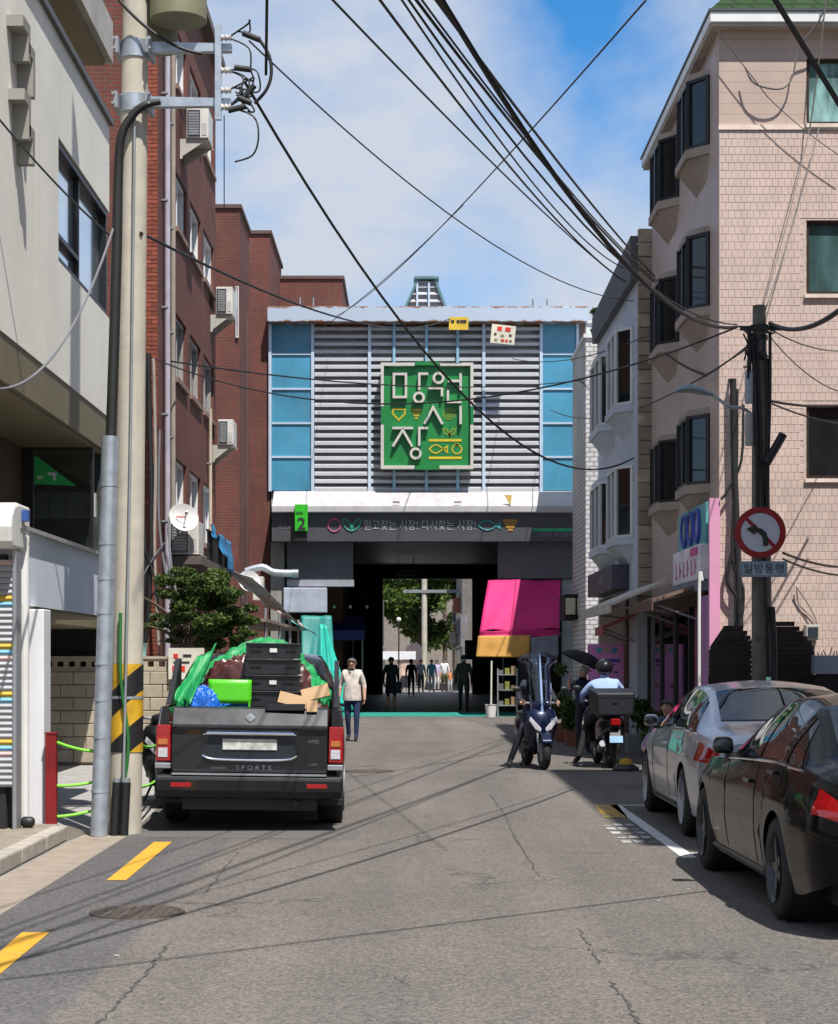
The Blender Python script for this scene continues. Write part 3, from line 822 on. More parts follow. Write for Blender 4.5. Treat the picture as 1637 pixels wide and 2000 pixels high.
# pipes down the brick wall
for (y, x, r_, z0_, z1_, m_, lab) in ((32.75,-4.30,0.05,1.6,13.8,M('lilac_pipe',(0.38,0.36,0.42),0.5),'lilac grey downpipe running down the brick block beside its front corner'),
                             (33.6,-4.31,0.045,3.2,14.6,M('rust_pipe',(0.30,0.26,0.22),0.6),'rust brown downpipe on the brick block, second from its front corner'),
                             (40.0,-4.32,0.035,3.4,7.1,M('cream_pipe',(0.5,0.42,0.33),0.6),'thin cream pipe below the grey windows of the brick block')):
    p = thing('downpipe', lab, 'pipe', (x, y, z0_))
    MB().tube([(x,y,z0_),(x,y,z1_)], r_, 12).build('pipe', m_, p)
    z = z0_+0.6
    while z < z1_:
        MB().box(BX+0.002, x+0.02, y-r_-0.01, y+r_+0.01, z, z+0.03).build('clip', GREYMETAL, p); z += 1.9

def ac_unit(x, y, z, w_, d_, h_, label, face='y', bracket=True):
    t = thing('air_conditioner', label, 'air conditioner', (x, y, z))
    ACW = M('ac_casing', (0.60,0.59,0.55), 0.5, streak=0.25, dirt=(0.35,0.32,0.27))
    MB().box(x, x+w_, y, y+d_, z+0.02, z+h_).build('casing', ACW, t, bevel=0.012)
    # grille on the front
    g = MB().ring(x+0.05*w_, x+0.62*w_, z+0.10*h_, z+0.92*h_, y-0.015, y-0.002, 0.015, 'y').build('grille', BLACK, t)
    n = 9
    for i in range(n):
        zz = z + h_*(0.14 + 0.76*i/n)
        MB().box(x+0.05*w_+0.016, x+0.62*w_-0.016, y-0.012, y-0.003, zz, zz+h_*0.04).build('louvre', GREYMETAL, g)
    MB().box(x+0.7*w_, x+0.92*w_, y-0.008, y-0.002, z+0.12*h_, z+0.5*h_).build('service_panel', M('ac_panel',(0.45,0.44,0.42),0.5), t)
    if bracket:
        for yy in (y+0.06, y+d_-0.06):
            MB().prism([(x-0.13,z+0.015),(x+w_+0.02,z+0.015),(x+w_+0.02,z-0.012),(x+w_-0.05,z-0.012),(x-0.08,z-0.31),(x-0.08,z-0.36),(x-0.13,z-0.36)], 'y', yy-0.012, yy+0.012).build('bracket', M('bracket_steel',(0.45,0.43,0.38),0.6,0.2), t)
    return t
ac_unit(-4.26, 40.6, 9.25, 0.36, 0.85, 0.62, 'white air conditioner on brackets under the upper white windows of the brick block')
ac_unit(-4.26, 41.0, 6.42, 0.34, 0.8, 0.58, 'white air conditioner on brackets under the grey windows of the brick block')
ac_unit(-4.26, 35.2, 11.6, 0.42, 0.8, 0.6, 'white air conditioner hung high on the brick block behind the crossarms')
MB_b = ac_unit(-4.30, 33.05, 3.52, 0.52, 0.8, 0.62, 'large white air conditioner on the balcony slab below the satellite dish', bracket=False)

# balcony slab with blue tarpaulin rail
bal = thing('balcony', 'narrow balcony with dark railing and torn blue sheeting on the brick block', 'balcony', (-4.0, 35.6, 3.3))
MB().box(BX+0.002, -3.72, 32.9, 38.6, 3.36, 3.51).build('slab', M('dark_concrete',(0.10,0.08,0.07),0.9), bal)
for i in range(17):
    y = 34.4 + i*0.25
    MB().box(-3.78, -3.755, y, y+0.025, 3.515, 4.05).build('baluster', BLACK, bal)
MB().box(-3.79, -3.745, 34.3, 38.55, 4.052, 4.09).build('rail', BLACK, bal)
BLU = M('blue_sheeting', (0.02,0.17,0.36), 0.5, var=0.25, vs=6)
random.seed(11)
def cloth(p00, p01, p10, p11, n=14, amp=0.05, seed=0):
    rn = random.Random(seed); ph = [rn.uniform(0,6) for _ in range(6)]
    rows = []
    nrm = (Vector(p01)-Vector(p00)).cross(Vector(p10)-Vector(p00)).normalized()
    for i in range(n+1):
        u = i/n; r0 = Vector(p00).lerp(Vector(p10), u); r1 = Vector(p01).lerp(Vector(p11), u); row = []
        for j in range(n+1):
            v = j/n
            d = amp*(math.sin(9*v+ph[0]+2*u)+0.6*math.sin(17*v+ph[1]+5*u)+0.5*math.sin(7*u+ph[2]))*(0.35+0.65*u)
            row.append(r0.lerp(r1, v)+nrm*d)
        rows.append(row)
    return MB().grid(rows)
def solid(o, th=0.006):
    m_ = o.modifiers.new('thick', 'SOLIDIFY'); m_.thickness = th; return o
for i, (ya, yb, z1_, z0_) in enumerate(((34.5,35.1,4.2,3.95),(36.1,36.9,4.12,3.7),(37.4,38.5,4.1,3.45))):
    solid(cloth((-3.72,ya,z1_),(-3.72,yb,z1_),(-3.66,ya,z0_),(-3.66,yb,z0_),10,0.03,i).build('blue_sheet', BLU, bal))

def dish(px, py, D, r_, label, tilt=(0.35, -0.85, 0.35)):
    c = at(px, py, D)
    t = thing('satellite_dish', label, 'satellite dish', (c.x, c.y, c.z-r_))
    q = Vector(tilt).normalized().to_track_quat('Z', 'Y').to_matrix().to_4x4()
    MB().lathe([(0.001,0.0),(r_*0.5,0.02*r_*5),(r_*0.85,0.06*r_*5),(r_,0.09*r_*5),(r_*0.98,0.095*r_*5),(r_*0.5,0.03*r_*5),(0.001,0.01)], 28, Matrix.Translation(c) @ q).build('reflector', WHITEPLASTIC, t)
    tip = c + Vector(tilt).normalized()*r_*1.1
    MB().tube([c-Vector((0,0,r_*0.9)), tip], 0.012, 6).build('feed_arm', GREYMETAL, t)
    MB().cyl(tip, tip+Vector((0.0,0.06,0.03)), 0.03, n=8).build('receiver', WHITEPLASTIC, t)
    MB().tube([c+Vector((0,0.03,0)), c+Vector((-0.15,0.3,-0.1)), c+Vector((-0.15,0.3,-r_*1.6))], 0.02, 8).build('mount', GREYMETAL, t)
    return t, c
t_, c_ = dish(356, 1016, 32.8, 0.27, 'white satellite dish with faded red print above the balcony air conditioner')
MB().box(c_.x-0.10, c_.x+0.08, c_.y-0.10, c_.y-0.095, c_.z+0.03, c_.z+0.07).build('printed_mark', M('faded_red',(0.6,0.3,0.3),0.6), t_)
dish(485, 1139, 47.5, 0.30, 'white satellite dish beside the electrical box near the market gate')

# stepped brick volumes farther up the street, and the block behind the gate
BRICK2 = brick_mat('dull_red_brick_wall', (0.18,0.050,0.038), (0.14,0.042,0.034), (0.11,0.075,0.062), 0.21, 0.075, 0.012)
def block(name, label, x0, x1, y0, y1, h, mat, cop):
    t = thing(name, label, 'building', ((x0+x1)/2, (y0+y1)/2, 0))
    MB().box(x0, x1, y0, y1, 0, h).build('wall', mat, t)
    MB().box(x0-0.06, x1+0.06, y0-0.06, y1+0.06, h, h+0.1).build('coping', cop, t)
    return t
COPB = M('brick_coping',(0.10,0.06,0.05),0.8)
VX2 = X(468,50)
t2 = block('brick_house', 'red brick building with a flat parapet behind the apartment block', -9.0, X(468,50), 50.0, 53.0, 13.9, BRICK2, COPB)
f = MB().ring(VX2-0.1, VX2-0.02, Z(660,50), Z(560,50), 49.93, 49.997, 0.02, 'y').build('window', WHITEPLASTIC, t2)
MB().box(VX2-0.08, VX2-0.04, 49.95, 49.99, Z(660,50)+0.02, Z(560,50)-0.02).build('pane', WINW, f)
MB().tube([(X(480,52.5),52.5,0.5),(X(480,52.5),52.5,11.5)], 0.06, 10).build('pipe', M('rust_pipe',(0.3,0.26,0.22)), t2)
t3 = block('brick_house', 'red brick building whose side wall touches the market gate', -9.0, X(528,56.05)-0.01, 56.05, 61.0, 14.6, BRICK2, COPB)
block('brick_house', 'red brick block rising behind the roof of the market gate', -6.5, -2.2, 60.5, 66, 14.15, BRICK2, COPB)

# tattered awning and electrical box near the gate
aw = thing('tattered_awning', 'ragged low awning patched with teal, white and pink sheets beside the brick buildings', 'awning', (-3.6, 43, 2.6))
sheets = [((-4.3,38.6,3.85),(-3.3,38.6,3.35),(-3.9,43.0,3.35),(-3.0,43.0,3.0),M('pale_blue_sheet',(0.45,0.58,0.66),0.6,var=0.3)),
          ((-3.9,43.0,3.36),(-3.05,43.0,3.02),(-3.7,46.5,3.1),(-2.9,46.5,2.7),M('dirty_white_sheet',(0.5,0.47,0.44),0.7,var=0.3,stain=0.5)),
          ((-3.7,46.6,3.1),(-2.95,46.6,2.68),(-3.5,48.5,2.9),(-2.75,48.5,2.5),M('faded_pink_sheet',(0.55,0.36,0.36),0.7,var=0.3)),
          ((-3.5,48.6,2.9),(-2.75,48.6,2.5),(-3.3,50.8,2.7),(-2.4,50.8,2.25),M('teal_sheet',(0.16,0.48,0.45),0.6,var=0.3))]
for i, (a,b,c,d,m_) in enumerate(sheets):
    solid(cloth(a,b,c,d,12,0.045,20+i).build('sheet', m_, aw))
for y in (39.0, 43.2, 47.0, 50.6):
    MB().cyl((-3.05,y,0),(-3.05,y,2.75), 0.03, n=8).build('pole', GREYMETAL, aw)
MB().box(-4.2,-3.0,38.5,51,2.45,2.52).build('plank', M('weathered_plank',(0.20,0.15,0.11),0.9,var=0.3), aw)
eb = thing('electrical_box', 'beige electrical cabinet with exhaust duct beside the market gate', 'cabinet', (-4.0, 49.0, 3.2))
MB().box(X(494,49.5), X(514,49.5), 49.5, 49.98, Z(1172,49.5), Z(1126,49.5)).build('cabinet', M('beige_cabinet',(0.52,0.48,0.42),0.6), eb, bevel=0.01)
MB().tube([at(480,1116,50), at(512,1108,50), at(535,1118,50), at(575,1120,50)], 0.10, 14).build('duct', GALV, eb)
MB().cyl(at(571,1120,49.99), at(583,1120,49.99), 0.115, n=14).build('duct_collar', GREYMETAL, eb)

# ================================================================== the market gate
GD = 56.0
GL, GR = X(528,GD), X(1143,GD)
gate = thing('market_gate', 'wide market hall gate with blue panels, white louvres and a dark name band', 'market gate', ((GL+GR)/2, GD, 0))
GREYCLAD = M('grey_cladding', (0.33,0.35,0.38), 0.5, 0.2, var=0.1, streak=0.2)
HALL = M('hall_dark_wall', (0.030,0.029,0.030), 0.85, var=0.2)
zF1, zF0 = Z(598,55.5), Z(628,55.5)
z_t, z_b = Z(632,GD), Z(960,GD)
# shell of the hall
MB().box(GL, GR, GD+0.35, 88, z_b-0.6, 12.1).build('upper_volume', GREYCLAD, gate)
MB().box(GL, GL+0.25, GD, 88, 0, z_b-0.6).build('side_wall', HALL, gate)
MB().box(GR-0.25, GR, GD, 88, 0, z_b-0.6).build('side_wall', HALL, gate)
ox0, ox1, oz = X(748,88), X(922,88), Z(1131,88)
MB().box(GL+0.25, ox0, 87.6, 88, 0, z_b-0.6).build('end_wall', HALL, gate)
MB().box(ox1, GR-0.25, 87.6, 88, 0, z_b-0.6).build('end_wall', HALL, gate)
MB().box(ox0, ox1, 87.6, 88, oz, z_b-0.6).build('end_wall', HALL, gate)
# front piers and lintel panels
PIER = M('pier_cladding', (0.28,0.27,0.25), 0.7, var=0.15, streak=0.3)
MB().box(GL+0.02, X(556,GD), GD-0.1, GD+0.3, 0, 5.2).build('pier', PIER, gate)
MB().box(X(1098,GD), X(1135,GD), GD-0.1, GD+0.3, 0, 4.1).build('pier', M('pier_grey',(0.30,0.33,0.37),0.6), gate)
PANEL = M('grey_shutter_panel', (0.105,0.11,0.125), 0.55, 0.2, var=0.08)
MB().box(X(562,GD), X(690,GD), GD-0.25, GD+0.2, Z(1133,GD), 5.22).build('lintel_panel', PANEL, gate)
MB().box(X(562,GD), X(692,GD), GD-0.32, GD+0.2, Z(1146,GD), Z(1133,GD)-0.003).build('panel_rail', M('grey_rail',(0.30,0.31,0.35),0.5), gate)
MB().box(X(972,GD), X(1130,GD), GD-0.25, GD+0.2, Z(1130,GD), 5.22).build('lintel_panel', PANEL, gate)
MB().box(X(556,GD), X(640,GD), GD-0.5, GD-0.05, Z(1197,GD), Z(1149,GD)).build('shutter_box', M('pale_shutter_box',(0.42,0.47,0.56),0.5,0.2,streak=0.2), gate, bevel=0.02)
# fascia with rust, on top
def fascia_mat():
    k = NT('fascia_rusty'); p = k.pos()
    s_ = k.n('ShaderNodeSeparateXYZ', {'Vector': p})
    e = k.math('ABSOLUTE', k.math('SUBTRACT', s_.outputs[2], (zF0+zF1)/2))
    e = k.math('ADD', e, k.math('MULTIPLY', k.noise(k.scaled(p,(1,1,0.6)), 2.2, 6, 0.7), 0.36))
    f = k.ramp(e, [(0.365,(0,0,0)), (0.41,(1,1,1))])
    c = k.mix(f, (0.40,0.47,0.57), (0.20,0.085,0.035))
    k.l(c, k.b.inputs['Base Color']); k.b.inputs['Roughness'].default_value = 0.55
    return k.m
MB().box(GL-0.05, GR+0.03, 55.5, 57.5, zF0, zF1).build('fascia', fascia_mat(), gate, bevel=0.01)
# louvre field: backing, mullions, slats
MB().box(X(612,GD), X(1058,GD), GD+0.25, GD+0.34, z_b, zF0).build('louvre_backing', M('louvre_backing',(0.38,0.39,0.42),0.8), gate)
SLAT = M('louvre_white', (0.50,0.50,0.53), 0.45, 0.1, var=0.06, streak=0.25, dirt=(0.42,0.42,0.43))
pit = (z_t - z_b)/22.0
bays = [(612,722),(722,945),(945,1057)]
for (a, b) in bays:
    xa, xb = X(a,GD)+0.04, X(b,GD)-0.04
    prof = [(GD-0.03, 0.0), (GD-0.03, pit*0.40), (GD+0.12, pit*0.74), (GD+0.15, pit*0.74), (GD+0.0, 0.0)]
    s0 = None
    for i in range(22):
        z = z_b + 0.02 + i*pit
        if s0 is None:
            s0 = MB().prism(prof, 'x', xa, xb).build('slat', SLAT, gate); s0.location = (0,0,z)
        else:
            c = s0.copy(); COL.objects.link(c); c.parent = gate; c.location = (0,0,z)
MULL = M('pale_blue_mullion', (0.50,0.60,0.72), 0.45, 0.2, var=0.08)
for px in (528, 611, 722, 945, 1057, 1128):
    MB().box(X(px,GD)-0.045, X(px,GD)+0.045, GD-0.09, GD+0.25, z_b, zF0).build('mullion', MULL, gate)
MULB = M('sky_blue_post', (0.25,0.45,0.60), 0.45, 0.2, var=0.1)
for px in (770, 833, 894):
    MB().box(X(px,GD)-0.04, X(px,GD)+0.04, GD-0.14, GD-0.04, z_b, zF0).build('support_post', MULB, gate)
# blue panels, five a side, with rails
BLUP = M('blue_panel', (0.06,0.255,0.40), 0.3, 0.0, var=0.2, vs=0.9, rnd=0.10, spec=0.6, streak=0.25, dirt=(0.16,0.30,0.38))
ys = [632, 692, 760, 827, 893, 960]
for (a, b) in ((528,611), (1057,1128)):
    for i in range(5):
        MB().box(X(a,GD)+0.05, X(b,GD)-0.05, GD-0.02, GD+0.1, Z(ys[i+1],GD)+0.03, Z(ys[i],GD)-0.03).build('blue_panel', BLUP, gate)
        if i: MB().box(X(a,GD)+0.05, X(b,GD)-0.05, GD-0.06, GD+0.1, Z(ys[i],GD)-0.028, Z(ys[i],GD)+0.028).build('panel_rail', MULL, gate)
MB().box(X(1129,GD)+0.05, GR+0.02, GD-0.02, GD+0.3, z_b-0.6, zF0).build('edge_panel', M('rust_grey_edge',(0.16,0.13,0.10),0.7,var=0.3), gate)
MB().box(GL+0.02, GR, GD+0.102, GD+0.24, z_b-0.5, z_b).build('sill_beam', GREYCLAD, gate)
# white canopy and dark band below
CAN = M('canopy_white', (0.43,0.42,0.435), 0.55, var=0.12, vs=3, streak=0.3, dirt=(0.34,0.30,0.27))
zc1, zc0 = Z(960,GD), Z(1000,55.0)
MB().prism([(GD-0.12, zc1), (55.05, zc0+0.22), (54.98, zc0+0.18), (54.98, zc0), (55.1, zc0-0.02), (GD+0.1, zc0-0.02), (GD+0.1, zc1)], 'x', X(531,55), X(1142,55)).build('canopy', CAN, gate, bevel=0.012)
zs1, zs0 = Z(1003,55.2), Z(1057,55.2)
BAND = M('band_charcoal', (0.060,0.062,0.072), 0.5, var=0.1)
band = MB().box(X(531,55.2), X(1143,55.2), 55.2, 55.9, zs0, zs1).build('name_band', BAND, gate)
def bx(px): return X(px,55.2)
def bz(py): return Z(py,55.2)
GREYT = M('band_lettering', (0.36,0.36,0.37), 0.6)
text('믿고찾는 시장! 다시찾는 시장!', 0.34, GREYT, gate, (bx(820), 55.193, bz(1027)), sx=0.80)
text('망원동', 0.17, M('band_small_text',(0.2,0.2,0.21),0.6), gate, (bx(556), 55.193, bz(1029)))
text('망원동 월드컵시장', 0.16, M('band_small_text',(0.2,0.2,0.21),0.6), gate, (bx(1090), 55.193, bz(1045)))
PINKI = M('icon_pink',(0.42,0.08,0.20),0.6); GRNI = M('icon_green',(0.03,0.30,0.19),0.6); CYAI = M('icon_cyan',(0.05,0.30,0.34),0.6); ORAI = M('icon_orange',(0.38,0.20,0.03),0.6)
def loop(pts, r_, y, parent, mat, name, closed=True):
    P = [(p[0], y, p[1]) for p in pts]
    if closed: P = P + [P[0], P[1]]
    return MB().tube(P, r_, 6, caps=not closed).build(name, mat, parent)
def circ(cx_, cz_, rx, rz=None, n=24): return [(cx_+rx*math.cos(2*math.pi*i/n), cz_+(rz or rx)*math.sin(2*math.pi*i/n)) for i in range(n)]
loop(circ(bx(653), bz(1026), 0.19), 0.024, 55.19, gate, PINKI, 'apple_icon')
loop([(bx(651),bz(1014)),(bx(655),bz(1011))], 0.03, 55.19, gate, PINKI, 'apple_stem', False)
for s_ in (-1, 1):
    loop([(bx(687), bz(1037)), (bx(687+s_*9),bz(1034)), (bx(687+s_*16),bz(1024)), (bx(687+s_*17),bz(1015)), (bx(687+s_*10),bz(1016)), (bx(687+s_*4),bz(1024))], 0.022, 55.19, gate, GRNI, 'leaf_icon')
loop([(bx(687), bz(1038)), (bx(687), bz(1022))], 0.03, 55.19, gate, GRNI, 'leaf_stem', False)
loop([(bx(934),bz(1027)),(bx(942),bz(1019)),(bx(953),bz(1016)),(bx(963),bz(1021)),(bx(968),bz(1027)),(bx(962),bz(1033)),(bx(952),bz(1036)),(bx(942),bz(1033))], 0.022, 55.19, gate, CYAI, 'fish_icon')
MB().prism([(bx(966),bz(1027)),(bx(978),bz(1018)),(bx(978),bz(1034))], 'y', 55.18, 55.197).build('fish_tail', CYAI, gate)
for i, (a, b) in enumerate(((982,1011),(985,1008),(988,1005),(992,1002))):
    MB().box(bx(a), bx(b), 55.18, 55.197, bz(1019.0+i*6), bz(1014.2+i*6)).build('cone_stripe', ORAI, gate)
MB().box(bx(1041), bx(1140), 55.185, 55.197, bz(1038), bz(1032)).build('green_stripe', M('band_green',(0.02,0.36,0.16),0.5), gate)
# printed marks on the canopy face
MB().prism([(X(985,55),Z(967,55)),(X(1000,55),Z(967,55)),(X(997,55),Z(988,55))], 'y', 54.955, 54.975).build('canopy_mark', M('canopy_yellow',(0.62,0.42,0.12),0.6), gate)
for px in (774, 894):
    MB().box(X(px-7,55), X(px+7,55), 54.96, 54.977, Z(983,55), Z(979,55)).build('canopy_mark', M('canopy_grey_mark',(0.25,0.24,0.24),0.7), gate)

# roof monitor with louvred gable
mo = thing('roof_monitor', 'louvred roof monitor on the ridge of the market hall', 'roof vent', (0.53, 60, 12.2))
xm = [X(776,58), X(884,58), X(850,58), X(816,58)]
zm0, zm1 = 12.15, Z(546,58)
MB().prism([(xm[0],zm0),(xm[1],zm0),(xm[2],zm1),(xm[3],zm1)], 'y', 58.2, 86).build('body', M('monitor_grey',(0.36,0.42,0.46),0.5,0.2), mo)
for i in range(6):
    t = 0.06 + i*0.155
    a = xm[0]+(xm[3]-xm[0])*t; b = xm[1]+(xm[2]-xm[1])*t; z = zm0+(zm1-zm0)*t
    MB().prism([(58.06,z),(58.06,z+0.03),(58.19,z+0.16),(58.19,z+0.13)], 'x', a+0.05, b-0.05).build('slat', SLAT, mo)
for (a0, a1) in ((xm[0],xm[3]),(xm[1],xm[2])):
    MB().prism([(a0-0.04,zm0),(a0+0.04,zm0),(a1+0.04,zm1+0.02),(a1-0.04,zm1+0.02)], 'y', 58.0, 58.2).build('rake_trim', M('teal_trim',(0.10,0.20,0.22),0.5), mo)
MB().box(xm[3]-0.12, xm[2]+0.12, 57.95, 86, zm1+0.022, zm1+0.1).build('cap', M('teal_trim',(0.1,0.2,0.22)), mo)
for px in (815, 838):
    MB().box(X(px,58)-0.03, X(px,58)+0.03, 58.0, 58.055, zm0, zm1-0.1).build('mullion', MULL, mo)
for px, h in ((586,0.55),(612,0.55),(1041,0.5),(1069,0.5)):
    a = MB().cyl((X(px,57),57,zF1),(X(px,57),57,zF1+h),0.03,n=8).build('roof_rod', GREYMETAL)
    tag(a, 'short steel rod standing on the edge of the market roof', 'rod', 'rods on the market roof')

# the big green sign
sg = thing('market_sign', 'green square market sign with white Korean letters and yellow food icons', 'sign', (0.5, 55.7, Z(920,55.6)))
SD = 55.55
def su(u): return X(720+0.1405*u, SD)
def sv(v): return Z(690+0.1405*v, SD)
GRN = M('sign_green', (0.008,0.185,0.042), 0.45, var=0.12, vs=1.5)
LETW = M('sign_letter_white', (0.52,0.50,0.45), 0.5, var=0.08)
YEL = M('sign_icon_yellow', (0.42,0.36,0.02), 0.55, var=0.15)
YELF = M('sign_icon_faint', (0.13,0.26,0.025), 0.55, var=0.2)
MB().box(su(180), su(1450), SD+0.04, SD+0.3, sv(1605), sv(145)).build('board', GRN, sg)
MB().box(su(642), su(982), SD-0.09, SD+0.035, sv(172), sv(122)).build('edge_tab', GRN, sg)
MB().box(su(642), su(982), SD-0.09, SD+0.035, sv(1620), sv(1568)).build('edge_tab', GRN, sg)
MB().box(su(172), su(212), SD-0.09, SD+0.035, sv(998), sv(748)).build('edge_tab', GRN, sg)
MB().box(su(1418), su(1458), SD-0.09, SD+0.035, sv(998), sv(748)).build('edge_tab', GRN, sg)
for (u0,u1,v0,v1) in ((170,640,138,182),(984,1456,138,182),(170,640,1565,1612),(984,1456,1565,1612),(170,212,182,745),(170,212,1000,1565),(1414,1456,182,745),(1414,1456,1000,1565)):
    MB().box(su(u0), su(u1), SD-0.10, SD+0.037, sv(v1), sv(v0)).build('frame', LETW, sg, bevel=0.006)
def stroke(pts, wd=33, name='letter_stroke', mat=None, depth=0.16, closed=False):
    """a mitred stroke as one solid"""
    P = [Vector((su(u), sv(v))) for u, v in pts]; h = wd*0.1405/F*SD/2
    n = len(P); L_, R_ = [], []
    for i in range(n):
        if closed: a, b = P[i]-P[i-1], P[(i+1) % n]-P[i]
        else:
            a = P[i]-P[i-1] if i else P[1]-P[0]
            b = P[i+1]-P[i] if i < n-1 else P[i]-P[i-1]
        a.normalize(); b.normalize()
        na, nb_ = Vector((-a.y,a.x)), Vector((-b.y,b.x)); m_ = (na+nb_).normalized(); k_ = h/max(0.4, m_.dot(na))
        L_.append(P[i]+m_*k_); R_.append(P[i]-m_*k_)
    mb = MB(); y0, y1 = SD+0.038-depth, SD+0.038
    seg = n if closed else n-1
    vs = []
    for i in range(n):
        for q in (L_[i], R_[i]):
            vs += [(q.x,y0,q.y),(q.x,y1,q.y)]
    fs = []
    for i in range(seg):
        a, b = 4*i, 4*((i+1) % n)
        fs += [(a,a+2,b+2,b), (a+1,b+1,b+3,a+3), (a,b,b+1,a+1), (a+2,a+3,b+3,b+2)]
    if not closed: fs += [(0,1,3,2), (4*n-4,4*n-2,4*n-1,4*n-3)]
    return mb.add(vs, fs).build(name, mat or LETW, sg)
for pts, cl in (([(352,296),(520,296),(520,614),(352,614)],True), ([(830,292),(705,292),(705,515)],False), ([(832,490),(1020,490),(1020,606)],False),
                ([(1278,285),(1278,525)],False), ([(1100,392),(1260,392)],False), ([(1102,520),(1102,682),(1290,682)],False),
                ([(778,985),(897,755),(1026,990)],False), ([(1278,738),(1278,990)],False), ([(330,1045),(620,1045)],False),
                ([(338,1300),(476,1070),(606,1300)],False), ([(825,1045),(705,1045),(705,1292)],False)):
    stroke(pts, closed=cl)
for (u,v) in ((700,622),(972,350),(655,1398)):
    stroke([(u+66*math.cos(2*math.pi*i/28), v+66*math.sin(2*math.pi*i/28)) for i in range(28)], 34, closed=True)
for v in (1208,1452): stroke([(838,v),(1295,v)], 34, 'icon_bar', M('sign_icon_bright',(0.60,0.44,0.02),0.5), 0.012)
stroke([(340,775),(505,775),(505,840),(420,925),(335,840)], 26, 'heart_icon', YEL, 0.012, True)
for i in range(4): stroke([(590+18*i,785+38*i),(740-18*i,785+38*i)], 26, 'cone_icon', YEL, 0.012)
for rr in (78, 45, 16): stroke([(1122+rr*math.cos(2*math.pi*i/20), 840+rr*math.sin(2*math.pi*i/20)) for i in range(20)], 20, 'bread_icon', YELF, 0.012, True)
for s_ in (-1,1): stroke([(1125,1140),(1125+s_*60,1120),(1125+s_*88,1050),(1125+s_*40,1050)], 24, 'leaf_icon', YELF, 0.012, True)
stroke([(1125,1140),(1125,1085)], 26, 'leaf_stem_icon', M('sign_icon_orange',(0.5,0.2,0.02),0.5), 0.012)
stroke([(845,1330),(890,1285),(945,1270),(1000,1300),(1095,1375),(1095,1290),(1000,1355),(945,1390),(890,1375)], 22, 'fish_icon', YEL, 0.012, True)
stroke([(1228+66*math.cos(2*math.pi*i/20), 1332+62*math.sin(2*math.pi*i/20)) for i in range(20)], 22, 'apple_icon', YEL, 0.012, True)
stroke([(1200,1265),(1256,1265)], 30, 'apple_stem_icon', YEL, 0.012)
for px in (790, 875):
    MB().box(X(px,GD)-0.05, X(px,GD)+0.05, SD+0.302, GD-0.02, Z(900,GD), Z(730,GD)).build('bracket', GREYMETAL, sg)

# green exit number sign hanging in front of the band
ex = thing('exit_number_sign', 'bright green exit sign with a black number 2 fixed to the dark band', 'sign', (bx(588), 54.9, bz(1037)))
MB().box(X(576,54.85), X(601,54.85), 54.85, 54.95, Z(1037,54.85), Z(985,54.85)).build('board', M('exit_green',(0.03,0.44,0.02),0.45), ex, bevel=0.006)
text('2', 0.50, BLKP, ex, (X(589,54.84), 54.843, Z(1024,54.84)), bold=0.012)
MB().box(X(578,54.84), X(592,54.84), 54.838, 54.846, Z(1004,54.84), Z(999,54.84)).build('printed_mark', M('exit_dark_green',(0.01,0.14,0.01),0.5), ex)
MB().box(X(574,54.9), X(599,54.9), 54.952, 55.19, Z(1056,54.9), Z(1037,54.9)).build('bracket', BLACK, ex)

# placards hanging from the wires before the fascia
pl = thing('hanging_placard', 'small yellow placard with dark writing hung below the gate fascia', 'placard', (X(896,55), 55.0, Z(645,55)))
MB().box(X(877,55), X(915,55), 55.0, 55.03, Z(644,55), Z(619,55)).build('board', M('placard_yellow',(0.62,0.42,0.03),0.6), pl)
for px in (884, 895, 902, 908): MB().box(X(px-3,55), X(px+3,55), 54.99, 54.997, Z(631,55), Z(625,55)).build('printed_mark', BLKP, pl)
pl = thing('hanging_placard', 'tilted cream placard with red and black blots hung below the gate fascia', 'placard', (X(981,55), 55.0, Z(670,55)), (0, R(6), 0))
local(pl)
pw, ph = 0.36, 0.27
MB().box(-pw, pw, 0, 0.03, -0.02, 2*ph).build('board', M('placard_cream',(0.62,0.58,0.46),0.6), pl)
for (x,z,w2,h2,m_) in ((-0.12,0.42,0.07,0.06,RED),(0.13,0.42,0.08,0.06,RED),(-0.23,0.25,0.035,0.035,BLKP),(-0.02,0.22,0.05,0.03,M('placard_olive',(0.2,0.19,0.1),0.6)),(0.22,0.25,0.04,0.03,BLKP),(0.0,0.08,0.05,0.035,RED),(0.12,0.08,0.04,0.035,RED),(-0.2,0.08,0.04,0.035,M('placard_olive',(0.2,0.19,0.1))),(0.24,0.08,0.03,0.03,BLKP)):
    MB().box(x-w2, x+w2, -0.012, -0.003, z-h2, z+h2).build('printed_mark', m_, pl)
# ================================================================== inside the hall, and the street beyond it
fl = MB(); fl.add([(-4.0,53.6,0.004),(5.1,53.6,0.004),(5.1,58.2,0.004),(-4.0,58.2,0.004)], [(0,1,2,3)])
struct('painted_floor_strip', fl, M('teal_floor_paint', (0.02,0.26,0.21), 0.6, var=0.2, vs=3, stain=0.3))
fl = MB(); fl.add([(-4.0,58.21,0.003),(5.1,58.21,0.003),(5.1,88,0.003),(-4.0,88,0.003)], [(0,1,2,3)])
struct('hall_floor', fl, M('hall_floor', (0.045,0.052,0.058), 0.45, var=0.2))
fr = MB(); fr.add([(-14,88.05,0.002),(14,88.05,0.002),(14,220,0.002),(-14,220,0.002)], [(0,1,2,3)])
struct('far_street', fr, M('far_street', (0.22,0.205,0.19), 0.9, var=0.2, vs=0.8))

